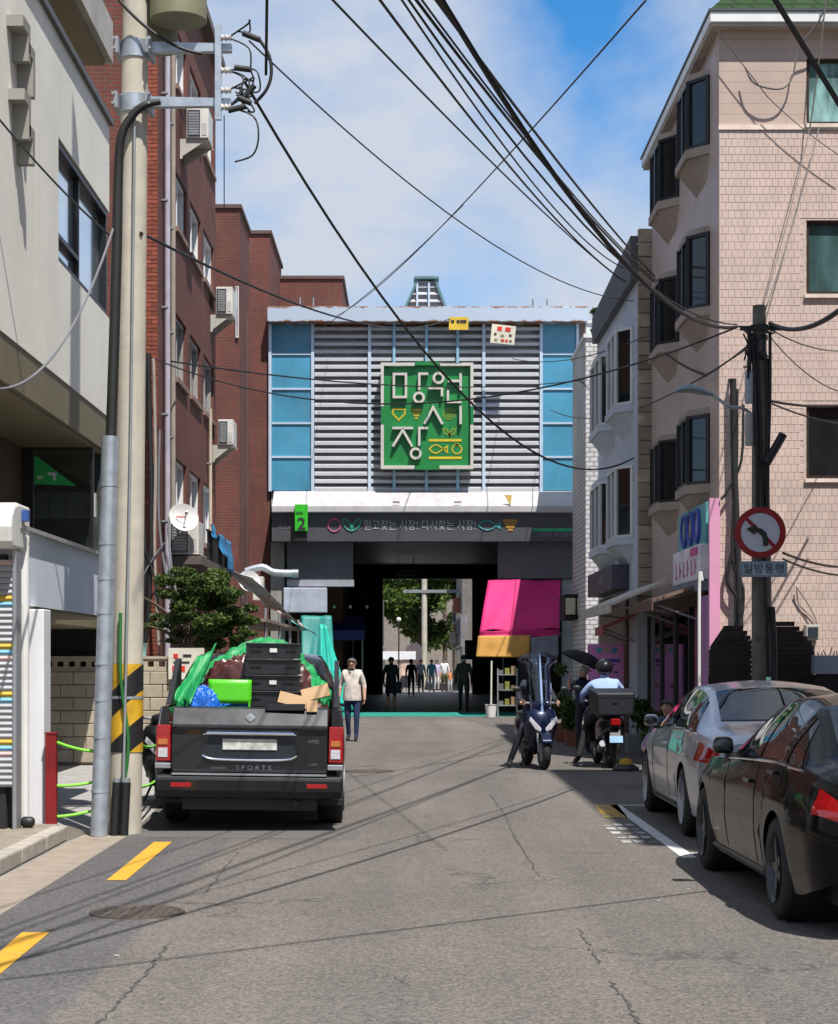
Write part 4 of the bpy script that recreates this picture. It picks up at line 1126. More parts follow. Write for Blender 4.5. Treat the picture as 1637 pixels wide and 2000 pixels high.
# stalls left and right inside the hall
def stall(x0, x1, y0, y1, awn, goods, label, blue=False):
    t = thing('market_stall', label, 'stall', ((x0+x1)/2, y0, 0))
    W_ = M('stall_wood', (0.12,0.08,0.05), 0.8, var=0.3)
    MB().box(x0, x1, y0, y1, 0.55, 0.62).build('counter', W_, t)
    for xx in (x0+0.03, x1-0.09):
        for yy in (y0+0.03, y1-0.09): MB().box(xx, xx+0.06, yy, yy+0.06, 0, 0.55).build('leg', W_, t)
        MB().box(xx, xx+0.05, y1-0.07, y1-0.02, 0.622, 2.9).build('post', GREYMETAL, t)
    MB().prism([(y0-0.4,2.55),(y1,3.05),(y1,3.09),(y0-0.4,2.59)], 'x', x0-0.05, x1+0.05).build('roof', awn, t)
    MB().box(x0-0.05, x1+0.05, y0-0.43, y0-0.40, 2.28, 2.6).build('valance', awn, t)
    rn = random.Random(int(abs(x0*100+y0)))
    n = max(2, int((x1-x0)/0.45))
    for i in range(n):
        xa = x0+0.04+i*(x1-x0-0.08)/n
        MB().box(xa, xa+(x1-x0)/n-0.06, y0+0.04, y1-0.15, 0.623, 0.76+rn.random()*0.2).build('goods_box', goods[i % len(goods)], t)
    return t
ORN = M('orange_goods',(0.40,0.15,0.03),0.7,var=0.4,vs=9); GRNG = M('green_goods',(0.07,0.16,0.04),0.8,var=0.4,vs=9); BRN = M('carton_brown',(0.26,0.18,0.10),0.85)
BLUA = M('blue_awning',(0.015,0.02,0.16),0.6)
stall(-3.4, -1.5, 60.0, 61.3, BLUA, [ORN,BRN,GRNG], 'fruit stall under a blue awning just inside the hall')
stall(-3.5, -2.0, 66.0, 67.2, M('dark_green_awning',(0.02,0.06,0.04),0.6), [BRN,ORN], 'goods stall under a dark green awning deeper inside the hall')
stall(3.1, 4.6, 61.0, 62.3, M('dark_awning',(0.03,0.03,0.035),0.6), [BRN,GRNG], 'goods stall under a charcoal awning behind the pink awning')
for i, px in enumerate((653, 684, 717)):
    c = at(px, 1185, 60.2)
    b = thing('hanging_bulb', 'small dim bulb hanging over the blue stall awning', 'lamp', (c.x, c.y, c.z), group='bulbs over the blue awning')
    MB().ell(c, (0.05,0.05,0.06)).build('bulb', M('bulb_glass',(0.75,0.74,0.68),0.3), b)
    MB().cyl(c+Vector((0,0,0.05)), c+Vector((0,0,0.6)), 0.008, n=6).build('flex', CABLE, b)
hs = thing('hanging_sign', 'small teal sign hanging from the ceiling at the far end of the hall', 'sign', (X(793,80), 80, Z(1125,80)))
MB().box(X(772,80), X(814,80), 80, 80.1, Z(1124,80), Z(1111,80)).build('board', M('teal_board',(0.01,0.16,0.13),0.5), hs)
for px in (778, 808): MB().cyl((X(px,80),80.05,Z(1111,80)), (X(px,80),80.05,6.3), 0.015, n=6).build('hanger', BLACK, hs)

# pink awning with orange and grey cloths at the right pier
pa = thing('pink_awning', 'bright pink sloping awning under the grey lintel of the gate', 'awning', (3.4, 55, 2.3))
PNK = M('pink_canvas', (0.58,0.016,0.15), 0.75, var=0.14, vs=1.5, streak=0.3, dirt=(0.36,0.03,0.12))
a0, a1 = Vector((X(953,55.9),55.7,4.07)), Vector((X(1094,55.9),55.7,4.07))
b0, b1 = Vector((X(937,54.3),54.3,Z(1232,54.3))), Vector((X(1093,54.3),54.3,Z(1228,54.3)))
solid(cloth(a0,a1,b0,b1,24,0.05,51).build('canvas', PNK, pa), 0.01)
solid(cloth(b0+Vector((0,-0.01,-0.02)), b1+Vector((0,-0.01,-0.02)), b0+Vector((0,-0.02,-0.2)), b1+Vector((0,-0.02,-0.22)),10,0.02,52).build('valance', PNK, pa), 0.01)
for xx in (a0.x+0.02, a1.x-0.02):
    MB().cyl((xx,54.32,b0.z+0.02),(xx,55.95,b0.z-0.1),0.02,n=8).build('arm', GREYMETAL, pa)
oc = solid(cloth((X(934,54.1),54.1,Z(1242,54.1)),(X(1036,54.1),54.1,Z(1241,54.1)),(X(930,54.05),54.05,Z(1283,54.05)),(X(1034,54.05),54.05,Z(1284,54.05)),14,0.012,53).build('orange_cloth', M('orange_cloth',(0.56,0.30,0.07),0.8,var=0.12,vs=4)), 0.01)
tag(oc, 'orange yellow cloth hanging below the pink awning', 'cloth')
gc = solid(cloth((X(1037,54.1),54.1,Z(1245,54.1)),(X(1091,54.1),54.1,Z(1240,54.1)),(X(1037,54.1),54.1,Z(1282,54.1)),(X(1091,54.1),54.1,Z(1280,54.1)),10,0.012,54).build('grey_cloth', M('grey_cloth',(0.17,0.19,0.24),0.8)), 0.01)
tag(gc, 'grey cloth hanging beside the orange one below the pink awning', 'cloth')
# teal tarpaulin draped at the left pier
tt = thing('teal_tarpaulin', 'teal tarpaulin draped like a tent at the gate pier behind the walking man', 'tarpaulin', (-2.6, 50, 0))
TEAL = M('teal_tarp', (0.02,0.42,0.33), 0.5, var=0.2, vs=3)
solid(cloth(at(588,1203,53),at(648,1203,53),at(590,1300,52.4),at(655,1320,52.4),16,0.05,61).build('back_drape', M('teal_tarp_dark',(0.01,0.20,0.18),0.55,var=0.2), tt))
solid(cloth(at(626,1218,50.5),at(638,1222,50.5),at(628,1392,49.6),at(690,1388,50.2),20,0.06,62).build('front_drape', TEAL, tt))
MB().cyl(at(630,1216,50.7), (X(630,50.7),50.7,0), 0.03, n=8).build('pole', GREYMETAL, tt)
# white bucket with upright pole, beside the gate
bk2 = thing('white_bucket', 'white bucket with a pale upright stick at the edge of the gate floor', 'bucket', (X(959,52.8), 52.8, 0))
c = Vector((X(959,52.8),52.8,0.0))
MB().lathe([(0.001,0.005),(0.13,0.005),(0.17,0.36),(0.185,0.37),(0.16,0.36),(0.12,0.03)], 20, Matrix.Translation(c)).build('pail', WHITEPLASTIC, bk2)
MB().cyl(c+Vector((0.0,0.0,0.04)), c+Vector((0.02,0.05,1.62)), 0.028, n=8).build('stick', M('pale_stick',(0.55,0.53,0.46),0.7), bk2)
cr_ = thing('goods_rack', 'dark rack of mixed goods behind the white bucket', 'rack', (X(990,54), 54, 0))
for z in (0.3, 0.75, 1.2):
    MB().box(X(972,54), X(1010,54), 53.8, 54.4, z, z+0.03).build('shelf', GREYMETAL, cr_)
    for j, m_ in enumerate((M('goods_grey',(0.12,0.12,0.13),0.6), M('goods_olive',(0.20,0.20,0.04) if z < 0.5 else (0.05,0.05,0.05),0.6), BRN)):
        xa = X(974+j*12,54)
        MB().box(xa, xa+0.13, 53.85, 54.2, z+0.032, z+0.15+0.06*((j+int(z*10)) % 3)).build('goods', m_, cr_)
for px in (972, 1009):
    MB().box(X(px,54)-0.02, X(px,54)+0.02, 53.82, 53.86, 0, 1.4).build('post', GREYMETAL, cr_)
# yellowish electrical meters at the pier
em = thing('meter_box', 'old cream meter boxes fixed beside the gate pier above the awning end', 'meter box', (X(1125,52), 52, Z(1205,52)))
for i, px in enumerate((1106, 1128)):
    MB().box(X(px,52), X(px+18,52), 52, 52.2, Z(1200,52), Z(1168,52)).build('box', M('old_cream',(0.46,0.42,0.30),0.7,var=0.25,stain=0.4), em, bevel=0.01)
MB().box(X(1104,52), X(1150,52), 52.2, 54, Z(1210,52), Z(1160,52)).build('backboard', DARK, em)

# ---- foliage helper: leaf quads spread through clumps
def leaves(name, clumps, n, size, mats, parent, seed, flat=0.0):
    rn = np.random.default_rng(seed)
    V, Fc, MI = [], [], []
    tot = sum(c[3]*c[4]*c[5] for c in clumps)
    base = 0
    for (cx_, cy_, cz_, rx, ry, rz) in clumps:
        k_ = max(8, int(n*rx*ry*rz/tot))
        d = rn.normal(size=(k_,3)); d /= np.linalg.norm(d,axis=1)[:,None]
        rad = rn.random(k_)**0.42
        p = d*rad[:,None]*np.array([rx,ry,rz]) + np.array([cx_,cy_,cz_])
        a = rn.normal(size=(k_,3)); a /= np.linalg.norm(a,axis=1)[:,None]
        b = np.cross(a, rn.normal(size=(k_,3))); b /= np.linalg.norm(b,axis=1)[:,None]
        s_ = size*(0.6+0.8*rn.random(k_))[:,None]
        q = np.stack([p-a*s_, p+b*s_*0.45, p+a*s_, p-b*s_*0.45], axis=1).reshape(-1,3)
        V.append(q)
        idx = np.arange(k_*4).reshape(-1,4)+base; Fc.append(idx); base += k_*4
        MI.append(rn.integers(0, len(mats), k_))
    V = np.concatenate(V); Fc = np.concatenate(Fc); MI = np.concatenate(MI)
    rt = root_of(parent)
    V = V - np.array(rt.location)
    me = bpy.data.meshes.new(name)
    me.from_pydata(V.tolist(), [], Fc.tolist())
    for m_ in mats: me.materials.append(m_)
    me.polygons.foreach_set('material_index', MI.astype(np.int32))
    me.update()
    o = bpy.data.objects.new(name, me); COL.objects.link(o); o.parent = parent
    return o
def leafmat(name, c, tr=0.25):
    k = NT(name); p = k.pos()
    f = k.noise(p, 1.5, 3)
    col = k.mix(f, tuple(a*0.7 for a in c), tuple(a*1.3 for a in c))
    k.l(col, k.b.inputs['Base Color']); k.b.inputs['Roughness'].default_value = 0.6
    tl = k.n('ShaderNodeBsdfTranslucent', {'Color': (c[0]*1.6, c[1]*1.6, c[2]*0.8, 1)})
    ms = k.n('ShaderNodeMixShader', {0: tr}); k.l(k.b.outputs[0], ms.inputs[1]); k.l(tl.outputs[0], ms.inputs[2])
    k.l(ms.outputs[0], k.o.inputs['Surface'])
    return k.m
LF = [leafmat('leaf_dark',(0.045,0.085,0.022)), leafmat('leaf_mid',(0.075,0.13,0.025)), leafmat('leaf_light',(0.12,0.18,0.03))]
BARK = M('bark', (0.12,0.09,0.065), 0.9, var=0.3, vs=8, bump=0.6, bs=40)
def limbs(parent, base, top, r0, nl, spread, seed):
    rn = random.Random(seed); base, top = Vector(base), Vector(top)
    MB().tube([base, base.lerp(top,0.5)+Vector((rn.uniform(-.1,.1),rn.uniform(-.1,.1),0)), top], [r0, r0*0.75, r0*0.35], 10).build('trunk', BARK, parent)
    for i in range(nl):
        t = rn.uniform(0.4, 0.95); s_ = base.lerp(top, t)
        e = s_+Vector((rn.uniform(-1,1)*spread, rn.uniform(-1,1)*spread, rn.uniform(0.2,0.9)*spread))
        MB().tube([s_, s_.lerp(e,0.5)+Vector((0,0,0.1*spread)), e], [r0*0.4, r0*0.25, r0*0.08], 6).build('limb', BARK, parent)
# trees seen through the hall
for i, (x, y, h, w_, lab) in enumerate(((0.6,116,9.5,3.4,'broad leafy green tree beyond the far end of the hall, behind the white pole'),
                                  (-3.2,124,11,3.6,'tall green tree beyond the hall beside the grey columned building'),
                                  (2.6,132,10,3.0,'shady green tree farthest beyond the hall'))):
    t = thing('street_tree', lab, 'tree', (x, y, 0))
    limbs(t, (x,y,0), (x,y,h*0.75), 0.2, 8, 1.8, 70+i)
    rn = random.Random(90+i)
    cl = [(x+rn.uniform(-1,1)*w_, y+rn.uniform(-1,1)*w_*0.7, h*0.28+rn.random()*h*0.72, rn.uniform(0.8,1.6), rn.uniform(0.8,1.5), rn.uniform(0.6,1.2)) for _ in range(22)]
    leaves('crown', cl, 14000, 0.17, LF, t, 40+i)
# garden yew behind the block wall
yt = thing('garden_tree', 'dense dark green yew spreading over the block wall behind the truck', 'tree', (-3.9, 31.0, 0))
limbs(yt, (-3.8,31.0,0), (-3.7,30.9,2.4), 0.11, 9, 0.8, 12)
rn = random.Random(5); cl = []
for px, py, rr in ((345,1150,0.26),(375,1135,0.30),(405,1135,0.30),(440,1150,0.28),(455,1180,0.28),(475,1205,0.26),(420,1185,0.36),(385,1185,0.34),(355,1200,0.26),(440,1215,0.3),(400,1225,0.32),(375,1240,0.28),(420,1245,0.3),(480,1230,0.22),(300,1212,0.18),(285,1220,0.14),(318,1222,0.14),(350,1245,0.2),(465,1250,0.24)):
    c = at(px, py, 30.6+rn.uniform(-0.5,0.6)); 
    for _ in range(3): cl.append((c.x+rn.uniform(-1,1)*rr*0.8,c.y+rn.uniform(-1,1)*rr,c.z+rn.uniform(-1,1)*rr*0.6,rr*rn.uniform(.5,.9),rr*0.7,rr*rn.uniform(0.22,0.42)))
LY = [leafmat('yew_dark',(0.022,0.045,0.010)), leafmat('yew_mid',(0.045,0.085,0.012)), leafmat('yew_light',(0.085,0.125,0.016))]
leaves('crown', cl, 26000, 0.036, LY, yt, 77)

# buildings, poles and stalls of the far street
def far_house(x0,x1,y0,y1,h,mat,label,nw=4,face='x'):
    t = thing('far_house', label, 'building', ((x0+x1)/2,(y0+y1)/2,0))
    MB().box(x0,x1,y0,y1,0,h).build('wall', mat, t)
    xs = x0 if x0 > 0 else x1
    s_ = -1 if x0 > 0 else 1
    for r_ in range(int(h/3)):
        for i in range(nw):
            ya = y0+0.8+i*(y1-y0-1)/nw; yb = ya+(y1-y0)/nw*0.55
            f = MB().box(min(xs,xs+s_*0.06), max(xs,xs+s_*0.06), ya, yb, 1.0+r_*2.9, 2.4+r_*2.9).build('window', ALU, t)
            MB().box(min(xs+s_*0.062,xs+s_*0.08), max(xs+s_*0.062,xs+s_*0.08), ya+0.08, yb-0.08, 1.08+r_*2.9, 2.32+r_*2.9).build('pane', GLASS, f)
    return t
far_house(2.75,8,96,108,9,M('far_grey_wall',(0.17,0.15,0.14),0.85,var=0.2,streak=0.4),'grey rendered house along the street beyond the hall')
far_house(2.9,8,109,124,11,M('far_brown_wall',(0.16,0.11,0.09),0.85,var=0.2,streak=0.3),'brown house farther along the street beyond the hall')
far_house(-9,-1.55,100,112,5.2,M('far_grey_green',(0.18,0.20,0.19),0.8,var=0.15,streak=0.3),'grey green building with a flat front beyond the hall')
far_house(-11,-5,113,130,9,M('far_pale_wall',(0.4,0.38,0.35),0.85),'pale house standing back beyond the hall behind the trees')
far_house(-12,12,150,158,10,M('far_backdrop_wall',(0.22,0.19,0.16),0.85),'long brown house closing the street beyond the hall',3)
for (px, D, lab, r_) in ((829,104,'pale concrete pole with a crossarm standing beyond the hall',0.16),(908,98,'pale concrete pole beside the grey house beyond the hall',0.15),(895,112,'thin pole carrying grey equipment beyond the hall',0.1)):
    t = thing('street_pole', lab, 'utility pole', (X(px,D),D,0))
    MB().tube([(X(px,D),D,0),(X(px,D),D,9)], [r_*1.1,r_*0.9], 12).build('shaft', M('pale_pole',(0.48,0.45,0.38),0.8), t)
    MB().box(X(px,D)-1.2, X(px,D)+1.2, D-0.2, D-0.12, Z(1158,D), Z(1152,D)).build('crossarm', GREYMETAL, t)
    if D != 104: MB().cyl((X(px,D)+0.2,D-0.3,3.2),(X(px,D)+0.2,D-0.3,4.3),0.22,n=12).build('canister', GREYMETAL, t)
fs = thing('white_kiosk', 'white roofed kiosk with a coloured banner beyond the hall', 'kiosk', (X(780,96),96,0))
MB().box(X(748,96), X(812,96), 96, 97.5, Z(1288,96), Z(1272,96)).build('roof', WHITEPAINT, fs)
MB().box(X(776,96), X(805,96), 96.1, 96.2, Z(1320,96), Z(1289,96)).build('banner', M('banner_mixed',(0.5,0.36,0.30),0.7,var=0.6,vs=5), fs)
for px in (750,810): MB().cyl((X(px,96),96.2,0),(X(px,96),96.2,Z(1289,96)),0.04,n=8).build('post', GREYMETAL, fs)
gl = thing('globe_lamp', 'round white globe lamp on a post beyond the hall', 'lamp', (X(779,94),94,0))
MB().ell((X(779,94),94,Z(1210,94)), (0.12,0.12,0.12)).build('globe', M('globe_white',(0.8,0.78,0.7),0.3), gl)
MB().cyl((X(779,94),94,0),(X(779,94),94,Z(1214,94)),0.035,n=8).build('post', BLACK, gl)
ft = thing('grey_van', 'small dark grey tented cart under the trees beyond the hall', 'cart', (X(806,108),108,0))
MB().prism([(X(786,108),Z(1292,108)),(X(832,108),Z(1292,108)),(X(830,108),Z(1268,108)),(X(815,108),Z(1255,108)),(X(795,108),Z(1262,108))],'y',108,110).build('cover', M('cart_cover',(0.12,0.10,0.12),0.7), ft)
MB().box(X(788,108),X(830,108),108,110,0.35,Z(1292,108)).build('body', M('cart_body',(0.10,0.05,0.04),0.7), ft)
for px in (792,824):
    MB().cyl((X(px,108),107.9,0.35),(X(px,108),108.0,0.35),0.35,n=16).build('wheel', RUBBER, ft)
for i_, (D_, px_, py0, py1, c_, lb_) in enumerate(((93,900,1200,1262,(0.20,0.19,0.20),'grey upright shop sign on the far street'),(97,886,1168,1196,(0.30,0.10,0.06),'rust red shop sign on the far street'),(101,896,1216,1240,(0.06,0.12,0.2),'navy shop sign on the far street'),(105,878,1235,1258,(0.35,0.33,0.28),'cream shop sign on the far street'),(110,884,1188,1214,(0.09,0.09,0.1),'charcoal shop sign on the far street'))):
    fsn = thing('far_shop_sign', lb_, 'sign', (X(px_,D_), D_, Z(py1,D_)))
    MB().box(X(px_,D_), X(px_,D_)+0.35, D_, D_+0.9, Z(py1,D_), Z(py0,D_)).build('board', M('far_sign_%d' % i_, c_, 0.6, var=0.3), fsn)
    MB().box(X(px_,D_)+0.35, 2.95, D_+0.3, D_+0.36, Z(py0,D_)-0.2, Z(py0,D_)-0.14).build('bracket', BLACK, fsn)
bb2 = thing('blue_banner', 'narrow blue and white banner on the right wall at the far end of the hall', 'banner', (X(915,86),86,1))
MB().box(X(908,86), X(926,86), 86, 86.05, Z(1288,86), Z(1250,86)).build('cloth', M('banner_blue',(0.05,0.16,0.26),0.7), bb2)
MB().box(X(909,86), X(913,86), 85.98, 85.995, Z(1284,86), Z(1258,86)).build('printed_mark', WHITEPLASTIC, bb2)
# ================================================================== right side: tiled building
TX, TY0, TY1, TH = 4.60, 27.4, 35.0, 11.0
TILEC = (0.54, 0.425, 0.375)
TILEM = brick_mat('cream_tile_wall', TILEC, (0.52,0.405,0.36), (0.42,0.315,0.27), 0.093, 0.118, 0.007, 0.45, 0.5, 0.35, 0.22, 0.8)
TILESMOOTH = brick_mat('cream_board_wall', (0.50,0.39,0.335), (0.49,0.38,0.325), (0.38,0.28,0.235), 6.0, 0.16, 0.006, 0.6, 0.5, 0.3, 0.15, 0.6)
TILEPC = M('cream_tile', (0.55,0.435,0.385), 0.35, var=0.09, vs=3, rnd=0.07, streak=0.30, dirt=(0.40,0.29,0.24), stain=0.15)
tb = thing('tiled_building', 'cream tiled four storey building with bay windows and a green roof', 'building', (6.5, 31, 0))
zl = 9.55
wins = [(4.35,5.45),(7.09,8.19),(9.62,10.6)]
wx0, wx1 = 5.90, 7.5
# front wall built round its windows (backing plane); tiles are laid on it
zc = 0.0
for (za, zb_) in wins + [(TH, TH)]:
    if za == TH:
        MB().box(TX, 10, TY0, TY0+0.3, zc, TH).build('wall', TILESMOOTH, tb); break
    if za > zl: MB().box(TX, 10, TY0, TY0+0.3, zc, zl).build('wall', TILEM, tb); MB().box(TX, 10, TY0, TY0+0.3, zl, za).build('wall', TILESMOOTH, tb)
    else: MB().box(TX, 10, TY0, TY0+0.3, zc, za).build('wall', TILEM, tb)
    mm = TILESMOOTH if za > zl else TILEM
    MB().box(TX, wx0, TY0, TY0+0.3, za, zb_).build('wall', mm, tb)
    MB().box(wx1, 10, TY0, TY0+0.3, za, zb_).build('wall', mm, tb)
    zc = zb_
MB().box(TX, TX+0.3, TY0+0.3, TY1, 0, TH).build('wall', TILEM, tb)
MB().box(TX+0.3, 10, TY1-0.3, TY1, 0, TH).build('wall', TILEM, tb)
MB().box(TX-0.01, 10, TY0-0.03, TY0-0.001, zl-0.02, zl+0.05).build('string_course', M('pale_ledge',(0.66,0.55,0.47),0.6), tb)
MB().box(TX+0.9, 9.8, TY0+0.9, TY1-0.5, 0.1, TH-0.3).build('inner_core', DARK, tb)
CURT = M('teal_curtain', (0.10,0.22,0.22), 0.8, var=0.5, vs=3)
for i, (za, zb_) in enumerate(wins):
    f = MB().ring(wx0, wx1, za, zb_, TY0+0.05, TY0+0.16, 0.05, 'y').build('window', BROWNFRAME, tb)
    MB().box(wx0+0.05, wx1-0.05, TY0+0.10, TY0+0.115, za+0.05, zb_-0.05).build('pane', [GLASSDARK, glass_mat('window_glass_teal',(0.05,0.10,0.10),0.05,0.7), glass_mat('window_glass_curtain',(0.22,0.38,0.38),0.08,0.6,0.6)][i], f)
    MB().box(6.68, 6.73, TY0+0.07, TY0+0.098, za+0.05, zb_-0.05).build('mullion', BROWNFRAME, f)
    MB().box(wx0-0.03, wx1+0.03, TY0-0.05, TY0+0.05, za-0.06, za-0.003).build('sill', M('pale_ledge',(0.66,0.55,0.47)), f)
# single tiles on the front
def inside_win(x0, x1, z0, z1): return any(x1 > wx0-0.03 and x0 < wx1 and z1 > za-0.07 and z0 < zb_ for za, zb_ in wins)
tp = []
nrow = int((zl-0.03-0.55)/0.118)
for r_ in range(nrow):
    z = 0.55 + r_*0.118
    off = 0.0465 if r_ % 2 else 0.0
    for c_ in range(23):
        x0 = TX + 0.003 + c_*0.093 - (0.0465 if r_ % 2 else 0); x1 = x0+0.0905
        if x0 < TX: x0 = TX+0.003
        if inside_win(x0, x1, z, z+0.112): continue
        tp.append((x0, x1, z, r_, c_))
full = [t for t in tp if abs(t[1]-t[0]-0.0905) < 1e-6]
sel = [t for t in full if 2.5 < t[2] < 4.25 and t[4] < 21][:300]
selset = set(sel)
src = MB().add([(0,0,0),(0.0905,0,0),(0.0905,0,0.113),(0,0,0.113),(0.0025,-0.004,0.0025),(0.088,-0.004,0.0025),(0.088,-0.004,0.1105),(0.0025,-0.004,0.1105)],
               [(4,5,6,7),(0,1,5,4),(1,2,6,5),(2,3,7,6),(3,0,4,7)]).build('tile', TILEPC, tb, raw=True)
for i, t in enumerate(sel):
    loc = Vector((t[0], TY0-0.002, t[2]))
    if i == 0: src.location = loc - Vector(tb.location)
    else: piece(src, loc, tb)
rn = random.Random(2); rm = MB()
for t in tp:
    if t in selset: continue
    x0,x1,z = t[0],t[1],t[2]; y = TY0-0.002; d = 0.0032+rn.random()*0.0015
    rm.add([(x0,y,z),(x1,y,z),(x1,y,z+0.113),(x0,y,z+0.113),(x0+0.0025,y-d,z+0.0025),(x1-0.0025,y-d,z+0.0025),(x1-0.0025,y-d,z+0.1105),(x0+0.0025,y-d,z+0.1105)],
           [(4,5,6,7),(0,1,5,4),(1,2,6,5),(2,3,7,6),(3,0,4,7)])
o = rm.build('tiling', TILEPC, tb); o['kind'] = 'stuff'
# eave and roof
EAVE = M('eave_white', (0.70,0.70,0.70), 0.5, var=0.06)
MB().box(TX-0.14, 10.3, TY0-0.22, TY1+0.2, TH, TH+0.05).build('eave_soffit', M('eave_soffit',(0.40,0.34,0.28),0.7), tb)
MB().box(TX-0.17, 10.3, TY0-0.25, TY1+0.22, TH+0.052, TH+0.21).build('eave_fascia', EAVE, tb, bevel=0.01)
MB().box(TX-0.19, 10.3, TY0-0.27, TY1+0.24, TH+0.212, TH+0.25).build('gutter', M('dark_gutter',(0.05,0.06,0.06),0.5), tb)
ROOFG = brick_mat('green_shingle', (0.025,0.062,0.016), (0.02,0.05,0.014), (0.012,0.025,0.01), 0.3, 0.14, 0.02, 0.9, 0.5, 0.5, 0.1)
rf = MB(); e = TH+0.252
rf.add([(TX-0.16,TY0-0.24,e),(10.3,TY0-0.24,e),(10.3,TY1+0.2,e),(TX-0.16,TY1+0.2,e),(TX+1.6,TY0+1.4,e+1.9),(10.3,TY0+1.4,e+1.9),(10.3,TY1-1.4,e+1.9),(TX+1.6,TY1-1.4,e+1.9)],
       [(0,1,5,4),(1,2,6,5),(2,3,7,6),(3,0,4,7),(4,5,6,7)])
rf.build('roof', ROOFG, tb)
# bay windows on the street side
def bay(parent, xw, ya, yb, za, zb_, proj, frame, glass, sillm, wallm, cant=0.35, glass2=None):
    xo = xw-proj
    b = MB().prism([(xw,ya-0.05),(xo-0.05,ya+cant-0.05),(xo-0.05,yb-cant+0.05),(xw,yb+0.05)], 'z', za-0.14, za-0.002).build('bay_window', sillm, parent)
    MB().prism([(xw,ya),(xo,ya+cant),(xo,yb-cant),(xw,yb)], 'z', zb_+0.002, zb_+0.1).build('head', sillm, b)
    cb_ = MB(); cb_.add([(xw,ya,za-0.142),(xo,ya+cant,za-0.142),(xo,yb-cant,za-0.142),(xw,yb,za-0.142),(xw,ya+0.4,za-0.5),(xw,yb-0.4,za-0.5)],
                  [(0,1,4),(1,2,5,4),(2,3,5),(0,3,2,1),(0,4,5,3)])
    cb_.build('corbel', sillm, b)
    P = [(xw-0.01,ya+0.01),(xo+0.02,ya+cant),(xo+0.02,yb-cant),(xw-0.01,yb-0.01)]
    for i in range(3):
        a, c = Vector(P[i]), Vector(P[i+1]); d = (c-a).normalized(); nrm = Vector((d.y,-d.x))
        if nrm.x > 0: nrm = -nrm
        def q(t, dz): return None
        g = MB().add([(a.x,a.y,za),(c.x,c.y,za),(c.x,c.y,zb_),(a.x,a.y,zb_)], [(0,1,2,3)]).build('pane', (glass2 or glass) if i == 1 else glass, b)
        n_ = 2 if i == 1 else 1
        ks_ = [j/n_ for j in range(n_+1)]
        for t in ks_:
            m_ = a.lerp(c, t)
            ang = math.atan2(d.y, d.x)
            MB().obox((m_.x+nrm.x*0.012, m_.y+nrm.y*0.012, (za+zb_)/2), (0.065,0.06,zb_-za), Quaternion((0,0,1), ang)).build('mullion', frame, b)
        for z in (za+0.025, zb_-0.025):
            m_ = a.lerp(c, 0.5)
            MB().obox((m_.x+nrm.x*0.012, m_.y+nrm.y*0.012, z), ((c-a).length-0.02, 0.055, 0.05), Quaternion((0,0,1), math.atan2(d.y,d.x))).build('rail', frame, b)
    return b
SILLM = M('bay_concrete', (0.33,0.27,0.22), 0.8, var=0.15, streak=0.3, dirt=(0.18,0.14,0.11))
GB = [glass_mat('bay_glass_a',(0.012,0.018,0.02),0.04,0.7), glass_mat('bay_glass_b',(0.05,0.07,0.08),0.04,0.8)]
for i, (za, zb_) in enumerate(((4.36,5.43),(7.08,8.22),(9.55,10.62))):
    bay(tb, TX, 28.25, 29.95, za, zb_, 0.28, BLACKFRAME, GB[0], SILLM, TILEM, glass2=GB[1])
    bay(tb, TX, 31.45, 33.25, za, zb_, 0.28, BLACKFRAME, GB[0], SILLM, TILEM, glass2=GB[1])
# ---- the pink ice-cream shop on its ground floor
PINKW = M('pink_panel', (0.66,0.30,0.46), 0.5, var=0.05)
MB().box(TX-0.16, TX-0.004, TY0-0.12, TY0-0.02, 0.0, 4.05).build('pink_panel', PINKW, tb)
MB().box(TX-0.16, TX-0.02, TY0-0.018, TY0+0.8, 0.0, 2.62).build('pink_pier', M('lilac_panel',(0.42,0.20,0.42),0.5), tb)
MB().box(TX-0.03, TX-0.004, 28.3, 29.6, 0.0, 2.6).build('pink_door', M('deep_pink_door',(0.24,0.03,0.10),0.5), tb)
sb = thing('shop_sign', 'turquoise and white shop sign with three coloured rings on the pink shop', 'sign', (4.4, 28.7, 2.85))
xs = TX-0.17
MB().box(xs, TX-0.005, 27.55, 30.4, 3.40, 4.02).build('upper_board', M('turquoise_board',(0.10,0.36,0.38),0.5), sb)
MB().box(xs-0.10, TX-0.005, 27.55, 30.3, 2.86, 3.395).build('lightbox', M('lightbox_white',(0.72,0.70,0.74),0.45), sb, bevel=0.02)
for i, (yc, mt) in enumerate(((29.6,M('ring_lime',(0.34,0.44,0.14),0.5)),(28.95,M('ring_tan',(0.42,0.35,0.16),0.5)),(28.3,M('ring_lilac',(0.40,0.33,0.55),0.5)))):
    el = MB(); n = 24
    pts = [(yc+0.24*math.cos(2*math.pi*k/n), 3.71+0.24*math.sin(2*math.pi*k/n)) for k in range(n)]
    MB().prism(pts, 'x', xs-0.012, xs-0.002).build('ring_fill', mt, sb)
    MB().tube([(xs-0.02, p[0], p[1]) for p in pts]+[(xs-0.02,pts[0][0],pts[0][1])], 0.035, 6).build('ring', M('ring_blue',(0.03,0.06,0.34),0.5), sb)
PKL = M('letter_pink',(0.62,0.08,0.30),0.5)
for i, yc in enumerate((29.9,29.5,29.1,28.7,28.3,27.95)):
    st = MB(); x1 = xs-0.104
    MB().box(x1-0.008, x1-0.001, yc-0.02, yc+0.02, 2.95, 3.2).build('letter_stroke', PKL, sb)
    MB().box(x1-0.008, x1-0.001, yc-0.14, yc-0.03, 2.95+0.1*(i % 2), 2.99+0.1*(i % 2)).build('letter_stroke', PKL, sb)
MB().box(xs-0.112, xs-0.105, 27.7, 28.4, 3.24, 3.36).build('printed_patch', PKL, sb)
